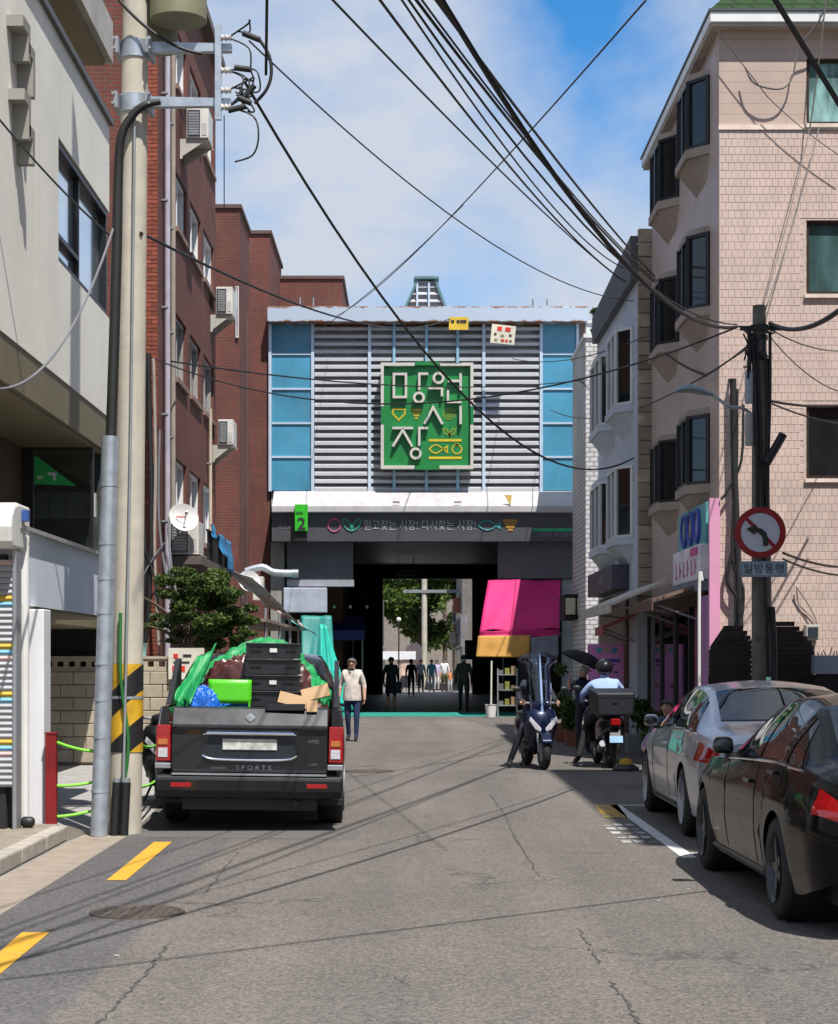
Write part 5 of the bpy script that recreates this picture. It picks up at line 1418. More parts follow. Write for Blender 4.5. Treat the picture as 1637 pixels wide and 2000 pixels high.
MB().box(xs-0.09, TX-0.01, 27.6, 30.3, 2.70, 2.855).build('underboard', M('grey_underboard',(0.16,0.19,0.22),0.6), sb)
# shop front
sf = thing('glazed_shop', 'dark glazed shop front under the brown awnings of the tiled building', 'shop', (4.5, 32, 0))
for (ya, yb) in ((29.7,31.3),(31.4,33.0),(33.1,34.9)):
    f = MB().ring(ya, yb, 0.05, 2.5, TX-0.10, TX-0.02, 0.06, 'x').build('window', BLACKFRAME, sf)
    MB().box(TX-0.07, TX-0.05, ya+0.06, yb-0.06, 0.11, 2.44).build('pane', GLASSDARK, f)
MB().box(TX-0.12, TX-0.015, 28.0, 34.95, 2.505, 2.7).build('header', M('brown_header',(0.09,0.05,0.035),0.7), sf)
def awning(label, xw, xo, ya, yb, zw, zo, mat, val=None):
    t = thing('awning', label, 'awning', ((xw+xo)/2,(ya+yb)/2,zo))
    MB().add([(xw,ya,zw),(xo,ya,zo),(xo,yb,zo),(xw,yb,zw),(xw,ya,zw-0.05),(xo,ya,zo-0.05),(xo,yb,zo-0.05),(xw,yb,zw-0.05)],
             [(0,1,2,3),(7,6,5,4),(0,4,5,1),(1,5,6,2),(2,6,7,3),(3,7,4,0)]).build('canvas', mat, t)
    MB().box(xo-0.03, xo-0.003, ya, yb, zo-0.17, zo).build('valance', val or mat, t)
    for y in (ya+0.15, yb-0.15):
        MB().cyl((xw,y,zw-0.55),(xo+0.02,y,zo-0.06),0.018,n=8).build('arm', GREYMETAL, t)
    return t
awning('pale beige awning reaching out beside the pink shop sign', 4.36, 3.42, 31.2, 36.6, 3.02, 2.62, M('beige_canvas',(0.58,0.54,0.47),0.8,var=0.12,streak=0.3), M('grey_beige_valance',(0.48,0.44,0.38),0.8))
awning('brown awning sheltering the door of the pink shop', 4.42, 3.72, 28.1, 31.1, 2.82, 2.58, M('brown_canvas',(0.16,0.10,0.075),0.8,var=0.2), M('brown_valance',(0.11,0.06,0.045),0.8))
awning('short faded red awning under the beige awning', 4.36, 3.75, 35.4, 37.0, 2.55, 2.30, M('faded_red_canvas',(0.42,0.12,0.12),0.8,var=0.2))
wp = MB().tube([(4.30,27.35,0),(4.30,27.35,2.75),(4.34,27.35,2.83)],0.025,10).build('white_pole', WHITEPLASTIC)
tag(wp, 'thin white pole at the corner of the pink shop', 'pole')
# clutter in front: potted plants
def pot(px, py0, D, w_, h_, leafh, label, seed, mat):
    c = Vector((X(px,D), D, 0))
    t = thing('potted_plant', label, 'plant', c)
    MB().box(c.x-w_/2, c.x+w_/2, D-0.2, D+0.2, 0, h_).build('planter', mat, t, bevel=0.01)
    MB().tube([c+Vector((0,0,h_-0.02)), c+Vector((0.02,0,h_+leafh*0.7))], [0.02,0.01], 6).build('stem', BARK, t)
    rn = random.Random(seed)
    cl = [(c.x+rn.uniform(-.5,.5)*w_, D+rn.uniform(-.15,.15), h_+0.05+leafh*rn.random(), 0.16,0.16,0.16) for _ in range(8)]
    leaves('foliage', cl, 900, 0.05, LY, t, seed)
TERR = M('terracotta',(0.26,0.085,0.04),0.8,var=0.2)
pot(1102, 1430, 37.5, 0.36, 0.36, 1.1, 'tall evergreen in a square terracotta planter beside the scooters', 31, TERR)
pot(1125, 1430, 35.6, 0.40, 0.30, 0.5, 'low green plant in a terracotta planter beside the banner', 32, TERR)
pot(1245, 1400, 32.5, 0.4, 0.35, 0.45, 'small dark plant in a grey planter before the shop front', 33, M('grey_planter',(0.2,0.2,0.2),0.8))
pot(1290, 1400, 30.5, 0.4, 0.3, 0.4, 'leafy plant in a black planter before the shop front', 34, BLACK)
# pink stand-up banner
bn = thing('standing_banner', 'pink upright banner with coloured dots and purple writing beside the scooters', 'banner', (3.93, 37, 0))
MB().box(X(1148,37), X(1220,37), 37, 37.05, 0.03, Z(1258,37)).build('panel', M('banner_pink',(0.85,0.33,0.70),0.6,var=0.05), bn)
MB().box(X(1150,37), X(1218,37), 36.8, 37.25, 0.0, 0.028).build('foot', GREYMETAL, bn)
for px, mt in ((1170,M('dot_turquoise',(0.12,0.42,0.45),0.5)),(1185,M('dot_tan',(0.5,0.42,0.25),0.5)),(1200,M('dot_blue',(0.1,0.32,0.55),0.5))):
    MB().prism(circ(X(px,37), Z(1270,37), 0.06), 'y', 36.985, 36.997).build('printed_dot', mt, bn)
PUR = M('print_purple',(0.13,0.07,0.42),0.6)
for (x0,x1,y0_,y1_,m_) in ((1184,1211,1287,1293,PUR),(1188,1201,1297,1300,PUR),(1198,1207,1311,1314,PUR),(1195,1208,1335,1342,M('print_orange',(0.55,0.16,0.05),0.6)),(1160,1172,1335,1345,M('print_rose',(0.5,0.05,0.12),0.6))):
    MB().box(X(x0,37), X(x1,37), 36.985, 36.997, Z(y1_,37), Z(y0_,37)).build('printed_mark', m_, bn)

# ---- stone pilaster and white facade next door
gb = thing('white_facade_house', 'grey white house with bay windows and a rough stone pilaster', 'building', (6, 39, 0))
GX0, GY0, GY1 = 4.36, 35.3, 42.6
FAC = M('grey_white_render', (0.50,0.54,0.60), 0.75, var=0.1, streak=0.25, dirt=(0.3,0.32,0.36))
MB().box(GX0, 9.5, GY0, GY1, 0, 9.2).build('wall', FAC, gb)
STN = M('rough_stone', (0.33,0.27,0.20), 0.9, var=0.25, vs=4, bump=0.8, bs=30, rnd=0.3, stain=0.3, dirt=(0.13,0.11,0.09))
z = 2.6; rn = random.Random(8); i = 0
ss = MB().box(GX0+0.005, 4.86, GY0-0.12, GY0-0.003, 0.006, 0.264).build('stone', STN, gb, bevel=0.012, seg=1)
ss.location = (0, 0, z)
while z < 9.4:
    z += 0.27
    c = ss.copy(); COL.objects.link(c); c.parent = gb; c.location = (0, rn.uniform(-0.015,0.0), z)
MB().prism([(GY0-0.1,8.9),(GY0-0.1,9.75),(GY1,9.55),(GY1,8.95)], 'x', GX0-0.14, GX0-0.003).build('mansard', M('dark_slate',(0.085,0.085,0.09),0.7,var=0.25), gb)
MB().box(GX0, 9.5, GY0-0.05, GY1, 9.202, 9.6).build('roof', M('dark_slate',(0.085,0.085,0.09)), gb)
for (za, zb_) in ((6.65,8.15),(4.05,5.45)):
    bay(gb, GX0, 35.9, 38.2, za, zb_, 0.3, WHITEPLASTIC, GLASSDARK, FAC, FAC, 0.4)
    bay(gb, GX0, 38.9, 41.6, za, zb_, 0.3, WHITEPLASTIC, GLASSDARK, FAC, FAC, 0.4)
ds = thing('shop_sign', 'dark purple shop sign box on the white facade above a brown shutter', 'sign', (4.2, 38.6, 2.9))
MB().box(GX0-0.35, GX0-0.36+0.355, 36.6, 41.5, 3.05, 3.55).build('box', M('aubergine_sign',(0.055,0.042,0.065),0.5), ds, bevel=0.02)
for y in (38.2,38.6,39.0): MB().box(GX0-0.362, GX0-0.352, y-0.1, y+0.1, 3.22, 3.38).build('printed_mark', M('sign_faint_grey',(0.2,0.19,0.22),0.6), ds)
MB().box(GX0-0.06, GX0-0.003, 36.6, 41.8, 0.02, 3.0).build('shutter', M('brown_shutter',(0.12,0.08,0.055),0.7,var=0.2), ds)
# narrow white brick wall and little far house by the gate
WBR = brick_mat('white_brick_wall', (0.60,0.58,0.58), (0.55,0.53,0.53), (0.30,0.29,0.29), 0.22, 0.13, 0.02, 0.8, 0.5, 0.4, 0.15)
t4 = block('white_brick_house', 'narrow white brick house squeezed between the gate and the white facade', X(1144,50), 9.0, 50.0, 54.0, Z(660,50), WBR, M('white_coping',(0.6,0.6,0.6),0.7))
block('pale_rooftop_house', 'pale house whose roof edge shows above the white brick house', X(1145,60), 10.0, 60.0, 66.0, Z(632,60), M('pale_green_white',(0.6,0.66,0.66),0.7), M('white_coping',(0.6,0.6,0.6)))
rp = thing('rooftop_plant', 'green plant growing at the roof edge of the white facade house', 'plant', (X(1168,43.5),43.5,Z(650,43.5)-0.6))
c = rp.location
MB().tube([c, c+Vector((0.0,0,0.6)), at(1160,603,43.5)], [0.03,0.02,0.006], 6).build('stem', BARK, rp)
leaves('foliage', [(X(1162,43.5),43.5,Z(608,43.5),0.12,0.1,0.1),(X(1168,43.5),43.5,Z(645,43.5),0.16,0.15,0.3)], 500, 0.06, LY, rp, 66)

# ---- stepped plank fence, planter and meter in front of the tiled wall
PLK = M('dark_plank', (0.020,0.013,0.011), 0.75, var=0.35, vs=6, rnd=0.35, bump=0.4, bs=40)
fe = thing('plank_fence', 'dark brown stepped fence of horizontal planks below the tiled wall', 'fence', (4.9, 26.2, 0))
FDD = 26.0
lims = [(1414,1452),(1409,1460),(1404,1466),(1398,1470),(1390,1470),(1386,1470)]
for k_, (a, b) in enumerate(lims + [(1386,1470)]*9):
    z1 = Z(1222+9.5*k_,FDD)
    if z1 < 0.15: break
    MB().box(X(a,FDD), X(b,FDD), FDD+0.004*k_, FDD+0.06+0.004*k_, z1-0.064, z1).build('plank', PLK, fe)
lims = [(1512,1552),(1508,1562),(1505,1570),(1502,1578),(1500,1586),(1498,1590)]
for k_, (a, b) in enumerate(lims + [(1498,1592)]*9):
    z1 = Z(1214+9.5*k_,FDD)
    MB().box(X(a,FDD), X(b,FDD), FDD+0.004*k_, FDD+0.06+0.004*k_, z1-0.064, z1).build('plank', PLK, fe)
for (pa_, pb_) in (((1416,1450),(1390,1468)), ((1514,1550),(1500,1588))):
    zt_ = Z(1224,FDD)
    MB().prism([(X(pb_[0],FDD),0.02),(X(pb_[1],FDD),0.02),(X(pb_[1],FDD),Z(1258,FDD)),(X(pa_[1],FDD),zt_),(X(pa_[0],FDD),zt_),(X(pb_[0],FDD),Z(1262,FDD))], 'y', FDD+0.10, FDD+0.125).build('backing', DARK, fe)
for px in (1395, 1465, 1505, 1585):
    MB().box(X(px,FDD)-0.03, X(px,FDD)+0.03, FDD+0.13, FDD+0.19, 0, Z(1262,FDD)).build('post', PLK, fe)
MB().box(X(1386,FDD), X(1650,FDD), FDD+0.07, FDD+0.12, 0.0, Z(1318,FDD)).build('base_board', PLK, fe)
pt = thing('metal_planter', 'blue grey metal planter box with dry stems beside the plank fence', 'planter', (X(1620,25.7),25.7,1.2))
MB().box(X(1592,25.7), X(1680,25.7), 25.7, 25.95, Z(1316,25.7), Z(1280,25.7)).build('box', M('blue_grey_metal',(0.28,0.34,0.42),0.5,0.2), pt, bevel=0.008)
MB().box(X(1598,25.7), X(1660,25.7), 25.75, 25.9, 0, Z(1316,25.7)-0.002).build('stand', DARK, pt)
rn = random.Random(4)
for i in range(9):
    px = 1600+i*7
    MB().tube([(X(px,25.8),25.82,Z(1281,25.8)),(X(px+rn.uniform(-6,6),25.8),25.82,Z(1281-rn.uniform(6,20),25.8))],0.008,5).build('dry_stem', M('dry_twig',(0.2,0.12,0.06),0.9), pt)
mt = thing('electric_meter', 'grey electric meter with a glass front on the tiled wall', 'meter', (X(1588,27.3),27.25,Z(1252,27.3)))
MB().box(X(1574,27.2), X(1601,27.2), 27.2, 27.38, Z(1250,27.2), Z(1220,27.2)).build('case', M('meter_grey',(0.40,0.38,0.34),0.6), mt, bevel=0.015)
MB().box(X(1579,27.19), X(1598,27.19), 27.185, 27.197, Z(1244,27.2), Z(1225,27.2)).build('window', GLASS, mt)
MB().tube([at(1598,1222,27.3), at(1585,1190,27.3), at(1556,1146,27.3)], 0.012, 6).build('cable', M('grey_cable',(0.3,0.26,0.22),0.6), mt)
MB().tube([at(1556,1146,27.33), at(1560,1180,27.36), at(1580,1200,27.37), at(1596,1220,27.37)], 0.010, 6).build('cable', M('grey_cable',(0.3,0.26,0.22)), mt)
wbx = thing('white_chair', 'white plastic chair standing behind the silver car', 'chair', (X(1446,25),25,0))
cx_ = X(1446,25)
MB().box(cx_-0.2, cx_+0.2, 24.9, 25.3, 0.42, 0.46).build('seat', WHITEPLASTIC, wbx)
rows_ = [[(cx_-0.19+0.38*j/8, 25.3+0.05*math.sin(math.pi*j/8), 0.46+ (0.62*i/6)*(1-0.12*abs(j/4-1)**2)) for j in range(9)] for i in range(7)]
solid(MB().grid(rows_).build('backrest', WHITEPLASTIC, wbx), 0.015)
for sx in (-0.17,0.17):
    for sy in (24.93,25.27): MB().cyl((cx_+sx,sy,0),(cx_+sx,sy,0.42),0.02,n=8).build('leg', WHITEPLASTIC, wbx)

# ---- the house just out of the frame on the right (its shade falls on the parking bays)
nh = thing('corner_house', 'brown brick corner house standing before the tiled building', 'building', (9.0, 20, 0))
NX = 5.35
BR3 = brick_mat('brown_brick_wall', (0.20,0.10,0.065), (0.16,0.085,0.06), (0.16,0.13,0.11), 0.21, 0.075, 0.012)
MB().box(NX, 13, 9.5, 20.6, 0, 14.6).build('wall', BR3, nh)
MB().box(NX-0.1, 13.2, 9.4, 20.65, 14.602, 14.8).build('cornice', COPB, nh)
for r_ in range(5):
    for i in range(5):
        ya = 9.9+i*2.1; za = 1.0+r_*2.75
        f = MB().ring(ya, ya+1.7, za, za+1.5, NX-0.06, NX-0.003, 0.08, 'x').build('window', ALU, nh)
        MB().box(NX-0.03, NX-0.004, ya+0.08, ya+1.62, za+0.08, za+1.42).build('pane', GLASS, f)
        MB().box(NX-0.10, NX-0.004, ya-0.05, ya+1.75, za-0.1, za-0.003).build('sill', CONCRETE, f)
# ================================================================== right utility pole with signs and lamp
PD = 24.6
px0 = X(1487, PD)
rp_ = thing('telephone_pole', 'short dark weathered telephone pole with cable boxes beside the tiled building', 'utility pole', (px0, PD, 0))
OLDP = M('old_dark_pole', (0.13,0.12,0.10), 0.9, var=0.35, vs=6, bump=0.6, bs=40, streak=0.4, dirt=(0.03,0.028,0.025))
MB().tube([(px0+0.02,PD,0),(px0,PD,3),(px0-0.03,PD,Z(597,PD))], [0.145,0.13,0.085], 20).build('shaft', OLDP, rp_)
for (py, r_) in ((640,0.125),(660,0.12),(700,0.115)):
    z = Z(py,PD)
    MB().tube([(px0-0.03,PD,z-0.03),(px0-0.03,PD,z+0.03)], r_, 16).build('clamp', BLACK, rp_)
MB().box(px0-0.30, px0+0.26, PD-0.14, PD-0.08, Z(648,PD), Z(640,PD)).build('crossarm', BLACK, rp_)
for (a, b, w_, m_) in ((725,790,0.10,M('pole_box_blue',(0.30,0.35,0.40),0.6)),(808,872,0.10,M('pole_box_grey',(0.32,0.33,0.31),0.6))):
    z0_, z1_ = Z(b,PD), Z(a,PD)
    MB().lathe([(0.001,z0_),(0.055,z0_),(0.06,z0_+0.02),(0.06,z1_-0.04),(0.045,z1_),(0.001,z1_)], 14, Matrix.Translation((X(1461,PD),PD-0.1,0))).build('cable_canister', m_, rp_)
MB().tube([at(1497,905,PD-0.15), at(1530,848,PD-0.15)], 0.058, 14).build('splice_closure', CABLE, rp_)
MB().box(X(1480,PD), X(1506,PD), PD-0.17, PD-0.09, Z(900,PD), Z(890,PD)).build('closure_bracket', BLACK, rp_)
for (a, b, r_) in (((1463,640),(1462,740),0.03),((1470,650),(1480,1000),0.028),((1504,650),(1500,900),0.022),((1497,700),(1498,990),0.03),((1478,660),(1500,1330),0.02),((1508,1185),(1512,1330),0.04)):
    MB().tube([at(a[0],a[1],PD-0.12), at((a[0]+b[0])/2+2,(a[1]+b[1])/2,PD-0.14), at(b[0],b[1],PD-0.13)], r_, 8).build('down_cable', CABLE, rp_)
rn = random.Random(21)
for i in range(12):
    a = at(1462+rn.uniform(-10,40), 630+rn.uniform(0,60), PD-0.15); b = a+Vector((rn.uniform(-.15,.15),0,rn.uniform(-.25,.05)))
    MB().tube([a, a.lerp(b,0.5)+Vector((rn.uniform(-.1,.1),-0.05,-0.08)), b], 0.012, 6).build('cable_tangle', CABLE, rp_)
# street lamp arm
la = thing('street_lamp', 'grey cobra head street lamp on a curved arm fixed to the telephone pole', 'street lamp', at(1400,790,PD))
MB().tube([at(1472,812,PD), at(1450,797,PD-0.05), at(1425,795,PD-0.08), at(1404,780,PD-0.1), at(1390,771,PD-0.1)], 0.022, 10).build('arm', GALV, la)
hd = [(1312,768,0.012),(1325,763,0.045),(1345,760,0.075),(1365,764,0.07),(1385,770,0.04),(1394,772,0.025)]
rows_ = []
for (a, b, r_) in hd:
    c = at(a, b, PD-0.1); rows_.append([c+Vector((0, math.cos(2*math.pi*k/12)*r_*1.6, math.sin(2*math.pi*k/12)*r_*(1.0 if math.sin(2*math.pi*k/12) > 0 else 0.6))) for k in range(12)])
MB().grid(rows_, 0, True, True).build('head', M('lamp_grey',(0.20,0.25,0.28),0.45), la)
# no left turn sign + one way plate
nl = thing('no_left_turn_sign', 'round red bordered no left turn sign with black arrow on the telephone pole', 'road sign', at(1485,1090,PD-0.3))
SDD = PD-0.32; c = at(1485, 1040, SDD); r_ = 50/F*SDD
MB().lathe([(0.001,0),(r_*0.76,0),(r_*0.76,0.004)], 40, Matrix.Translation(c) @ Matrix.Rotation(R(90),4,'X')).build('face', M('sign_white_face',(0.56,0.58,0.66),0.4,var=0.04), nl)
MB().lathe([(r_*0.77,0.0),(r_*0.77,0.008),(r_,0.008),(r_,-0.012),(r_*0.77,-0.012)], 40, Matrix.Translation(c) @ Matrix.Rotation(R(90),4,'X')).build('red_rim', M('sign_rim_red',(0.30,0.009,0.014),0.4,var=0.08), nl)
MB().lathe([(0.001,-0.008),(r_*0.99,-0.008),(r_*0.99,-0.02),(0.001,-0.02)], 40, Matrix.Translation(c) @ Matrix.Rotation(R(90),4,'X')).build('back_plate', GREYMETAL, nl)
d = 0.54*r_; q = Quaternion((0,1,0), R(45))
MB().obox(c+Vector((0,-0.008,0)), (r_*1.55, 0.004, r_*0.14), q).build('red_bar', M('sign_rim_red',(0.4,0.012,0.018)), nl)
def ap_(u, v): return (c.x+u*r_, c.z+v*r_)
arr = [(0.30,-0.52),(0.10,-0.52),(0.10,-0.30),(0.06,-0.16),(-0.04,-0.04),(-0.20,0.02),(-0.22,-0.10),(-0.55,0.14),(-0.16,0.32),(-0.18,0.20),(0.06,0.14),(0.22,0.0),(0.30,-0.24)]
MB().prism([ap_(u,v) for u,v in arr], 'y', c.y-0.016, c.y-0.011).build('arrow', BLKP, nl)
MB().box(c.x-0.03, c.x+0.03, SDD+0.022, PD-0.1, c.z-0.04, c.z+0.04).build('bracket', GALV, nl)
ow = thing('one_way_plate', 'small blue grey one way plate with Korean letters under the round sign', 'road sign', at(1491,1128,SDD))
MB().box(X(1445,SDD), X(1538,SDD), SDD, SDD+0.015, Z(1127,SDD), Z(1096,SDD)).build('plate', M('plate_blue_grey',(0.23,0.30,0.38),0.45), ow, bevel=0.006)
MB().box(X(1450,SDD), X(1533,SDD), SDD-0.006, SDD-0.001, Z(1123,SDD), Z(1100,SDD)).build('inner_face', M('plate_inner',(0.34,0.42,0.50),0.45), ow)
text('일방통행', 0.15, BLKP, ow, (X(1492,SDD), SDD-0.01, Z(1112,SDD)), extr=0.003)
MB().box(X(1486,SDD), X(1496,SDD), SDD+0.017, PD-0.1, Z(1116,SDD), Z(1106,SDD)).build('bracket', GALV, ow)
# bundle of cables climbing the corner of the tiled wall
cbn = thing('cable_bundle', 'tangled black cables running down the corner of the tiled wall behind the pole', 'cable', at(1440,1230,27.2))
for i, path in enumerate(([(1432,740),(1434,900),(1440,1050),(1446,1225)],[(1452,790),(1448,900),(1420,960),(1408,975)],[(1435,1060),(1420,1130),(1440,1170),(1444,1225)],[(1436,940),(1430,1090),(1452,1150),(1447,1225)],[(1440,760),(1438,1000),(1436,1225)])):
    MB().tube([at(a,b,27.25) for a,b in path], [0.05,0.02,0.03,0.022,0.02][i], 8).build('cable', CABLE, cbn)

# ================================================================== overhead wires
def wire(A, B, sag, r_, label, mat=CABLE, n=24, grp=None):
    A, B = Vector(A), Vector(B); pts = []
    for i in range(n+1):
        t = i/n; p = A.lerp(B, t); p.z -= 4*sag*t*(1-t); pts.append(p)
    o = MB().tube(pts, r_, 6).build('overhead_wire', mat)
    tag(o, label, 'wire', grp)
    return o
THIN = M('thin_wire', (0.05,0.055,0.06), 0.6)
# anchors
Lp = at(478,160,17.48)
Rp = at(1440,642,PD-0.12)
wire(Lp, at(1240,893,36), 1.45, 0.016, 'heavy black cable sagging from the crossarm of the concrete pole to the white facade')
wire(at(487,80,17.5), at(1240,588,36), 0.55, 0.009, 'thin cable from the upper crossarm to the roof of the white facade house', THIN)
# bundle from the telephone pole over the road toward a pole beside the photographer
wire((X(1440,PD),PD,6.10), (-2.75,1.0,7.75), 1.62, 0.021, 'thick bundled cable from the telephone pole out over the road')
wire((X(1440,PD),PD,6.13), (-3.3,1.0,7.85), 1.50, 0.009, 'black cable just above the thick bundle over the road')
def fitted(pts3, r_, label, mat=CABLE, ext=None):
    """a hanging cable through three real points: parabola over its plan length"""
    P = [Vector(p) for p in pts3]
    d = (P[2]-P[0]); d.z = 0; L_ = d.length; u = d/L_
    s_ = [(p-P[0]).dot(u) for p in P]
    A_ = np.array([[a*a, a, 1] for a in s_]); k_ = np.linalg.solve(A_, np.array([p.z for p in P]))
    s1 = L_*(ext or 1.0)
    pts = []
    for i in range(29):
        a = s1*i/28; q = P[0]+u*a; q.z = k_[0]*a*a+k_[1]*a+k_[2]; pts.append(q)
    o = MB().tube(pts, r_, 6).build('overhead_wire', mat); tag(o, label, 'wire'); return o
for (a, b, c3, Ds, r_, lab, ext) in (((1211,545),(981,337),(650,0),(35,23,13.5),0.010,'lowest cable of the fan over the road from the white facade house',1.5),
        ((1223,551),(1054,393),(742,0),(34,24.5,13.2),0.012,'cable of the fan over the road, second from the lowest',1.5),
        ((1217,523),(1043,360),(785,0),(34,24,13.4),0.010,'cable of the fan over the road, third from the lowest',1.5),
        ((1279,551),(1026,275),(813,0),(28,19,12.5),0.013,'stout cable of the fan over the road, running with a thin twin',1.5),
        ((1283,549),(1031,272),(824,0),(28,19,12.5),0.009,'thin twin cable beside the stout one over the road',1.5),
        ((1279,540),(1054,270),(852,0),(28,19,12.3),0.013,'uppermost stout cable of the fan over the road',1.5)):
    # keep each fan wire straight in plan: the middle and end distances follow from the two ends
    p0 = at(*a, Ds[0]); p2 = at(*c3, Ds[2])
    # solve the middle distance so that it lies on the plan line
    k_ = (b[0]-CX)/F
    t = (k_*p0.y - p0.x)/((p2.x-p0.x)-k_*(p2.y-p0.y)); Dm = p0.y+(p2.y-p0.y)*t
    fitted((p0, at(*b, Dm), p2), r_, lab, CABLE, ext)
wire(at(655,618,55.4), at(1262,0,13), 0.3, 0.008, 'thin pale cable crossing the fan, from the gate roof over the tiled building', THIN)
wire(at(275,455,17.5), at(880,622,55.3), 0.55, 0.015, 'cable from the concrete pole to the yellow placard at the gate')
wire(at(275,690,32.1), Rp+Vector((0,0,0.02)), 0.95, 0.013, 'cable strung across the street from the brick corner to the telephone pole')
wire(at(275,696,32.1), at(1140,742,52), 0.35, 0.016, 'cable from the brick corner to the edge of the gate')
wire(at(528,690,48), at(905,400,24), 0.3, 0.007, 'hair thin wire rising from the gate corner', THIN)
wire(at(1130,740,52), at(1470,668,PD), 0.75, 0.013, 'cable sagging from the gate edge to the telephone pole')
wire(at(1000,700,55.3), at(1300,640,32), 0.3, 0.012, 'slack cable in front of the louvres toward the bay windows')
wire(at(1075,800,55.3), at(1460,680,PD), 0.55, 0.012, 'lower slack cable in front of the louvres toward the telephone pole')
wire(at(1300,690,31), at(1432,742,27.2), 0.1, 0.02, 'short black cable from the bay window to the wall cables')
wire(at(1504,632,PD), at(1760,470,17), 0.35, 0.03, 'thick bundled cable leaving the telephone pole away from the road')
wire(at(1495,605,PD), at(1600,250,27.2), 0.1, 0.010, 'pale drop wire from the pole top to the upper tiled wall', M('pale_wire',(0.13,0.12,0.11),0.6))
wire(at(1490,600,PD), at(1582,250,27.2), 0.1, 0.008, 'grey drop wire close beside the pale one on the upper tiled wall', M('pale_wire',(0.35,0.33,0.3)))
wire(at(1582,250,27.2), at(1615,-20,27.0), 0.1, 0.012, 'grey cable climbing the tiled wall beside the top window', M('pale_wire',(0.35,0.33,0.3)))
wire(at(1500,640,PD), at(1660,685,26), 0.1, 0.009, 'thin wire from the pole clamp along the tiled wall', THIN)
wire(at(1502,655,PD), at(1660,770,27), 0.15, 0.008, 'thin wire drooping from the pole clamp to the tiled wall', THIN)
wire(at(1500,782,PD), at(1660,790,26.5), 0.05, 0.018, 'black service cable from the pole to the lowest front window')
wire(at(1500,785,PD), at(1660,830,26.5), 0.05, 0.012, 'second black service cable from the pole below the first')
wire(at(1530,1080,PD), at(1660,1108,26.5), 0.05, 0.018, 'brown cable behind the round road sign along the tiled wall', M('brown_cable',(0.12,0.08,0.06),0.6))
wire(at(1530,1092,PD), at(1660,1125,26.5), 0.05, 0.015, 'second brown cable behind the one way plate', M('brown_cable',(0.12,0.08,0.06)))
wire(at(1490,-40,9.5)-6*(at(1680,270,10.5)-at(1490,-40,9.5)), at(1490,-40,9.5)+4.66*(at(1680,270,10.5)-at(1490,-40,9.5)), 0.0, 0.017, 'thick black cable hanging close over the road before the tiled building')
wire(at(1400,60,27.2), at(1500,190,27.2), 0.0, 0.008, 'thin wire from the eave to the cable loop on the tiled wall', THIN)
lp = MB().tube([at(1456,132,27.25),at(1470,160,27.22),at(1500,172,27.2),at(1530,172,27.22),at(1548,150,27.25),at(1556,110,27.25),at(1570,80,27.2),at(1600,40,27.1),at(1622,-10,27.0)], 0.014, 6).build('cable_loop', M('pale_wire',(0.35,0.33,0.3)))
tag(lp, 'grey cable loop hanging on the upper tiled wall beside the top window', 'cable')
wire(at(1500,190,27.2), at(1650,310,27.2), 0.05, 0.007, 'thin wire running down from the cable loop past the string course', THIN)
# cables on the left pole side
wire(at(232,0,17.4), at(395,105,17.45), 0.1, 0.016, 'black cable dropping behind the top crossarm of the concrete pole')
wire((-1.36,17.46,7.2), (-1.05,14.0,9.5), 0.1, 0.014, 'black cable rising steeply from the jumper loop of the crossarm')
wire(at(-20,210,15.5), at(215,460,17.5), 0.05, 0.010, 'thin cable reaching the concrete pole across the stucco wall', THIN)
wire(at(-20,758,14.5), at(226,432,17.5), 0.45, 0.012, 'grey cable drooping across the stucco wall to the concrete pole', M('grey_cable2',(0.15,0.155,0.17),0.6))
wire(at(438,225,40), at(438,405,42), 0.0, 0.012, 'thin vertical aerial wire over the brick building roof', THIN)
# cables and pipes at the foot of the brick corner
bc = thing('wall_cables', 'mess of cables and pipes climbing the brick corner above the block wall', 'cable', at(300,1260,31.8))
for i, path in enumerate(([(290,690),(292,800),(296,1000),(290,1190),(281,1270)],[(312,840),(310,1000),(322,1110),(340,1180),(360,1268)],[(300,700),(304,900),(302,1080),(310,1260)],[(285,700),(280,960),(284,1100),(276,1250)],[(276,1130),(300,1090),(322,1060)],[(278,1060),(300,1120),(310,1180)],[(330,1010),(334,1100),(352,1200),(356,1260)])):
    MB().tube([at(a,b,31.9-0.02*i) for a,b in path], [0.045,0.022,0.028,0.03,0.015,0.015,0.02][i], 8).build('cable', [CABLE,M('grey_cable2',(0.3,0.31,0.34)),M('rust_pipe',(0.3,0.26,0.22)),CABLE,M('grey_cable2',(0.3,0.31,0.34)),CABLE,GREYMETAL][i], bc)
# ================================================================== vehicles
def paint(name, col, metal=0.4, rough=0.28, coat=0.6, spec=0.25):
    k = NT(name); p = k.pos()
    k.b.inputs['Base Color'].default_value = (*col, 1)
    fl_ = k.ramp(k.noise(p, 6, 5), [(0.4,(rough,)*3), (0.75,(min(1,rough+0.12),)*3)])
    k.l(fl_, k.b.inputs['Roughness'])
    k.b.inputs['Metallic'].default_value = metal
    k.b.inputs['Coat Weight'].default_value = coat; k.b.inputs['Coat Roughness'].default_value = 0.02; k.b.inputs['Coat IOR'].default_value = 1.4
    k.b.inputs['Specular IOR Level'].default_value = spec
    return k.m

def smooth_interp(xs, ys, x, sg=0.07):
    """piecewise linear profile, softened"""
    k_ = np.linspace(-2.2, 2.2, 13); w_ = np.exp(-k_**2/2); w_ /= w_.sum()
    return float(sum(wi*np.interp(x+sg*ki, xs, ys) for wi, ki in zip(w_, k_)))

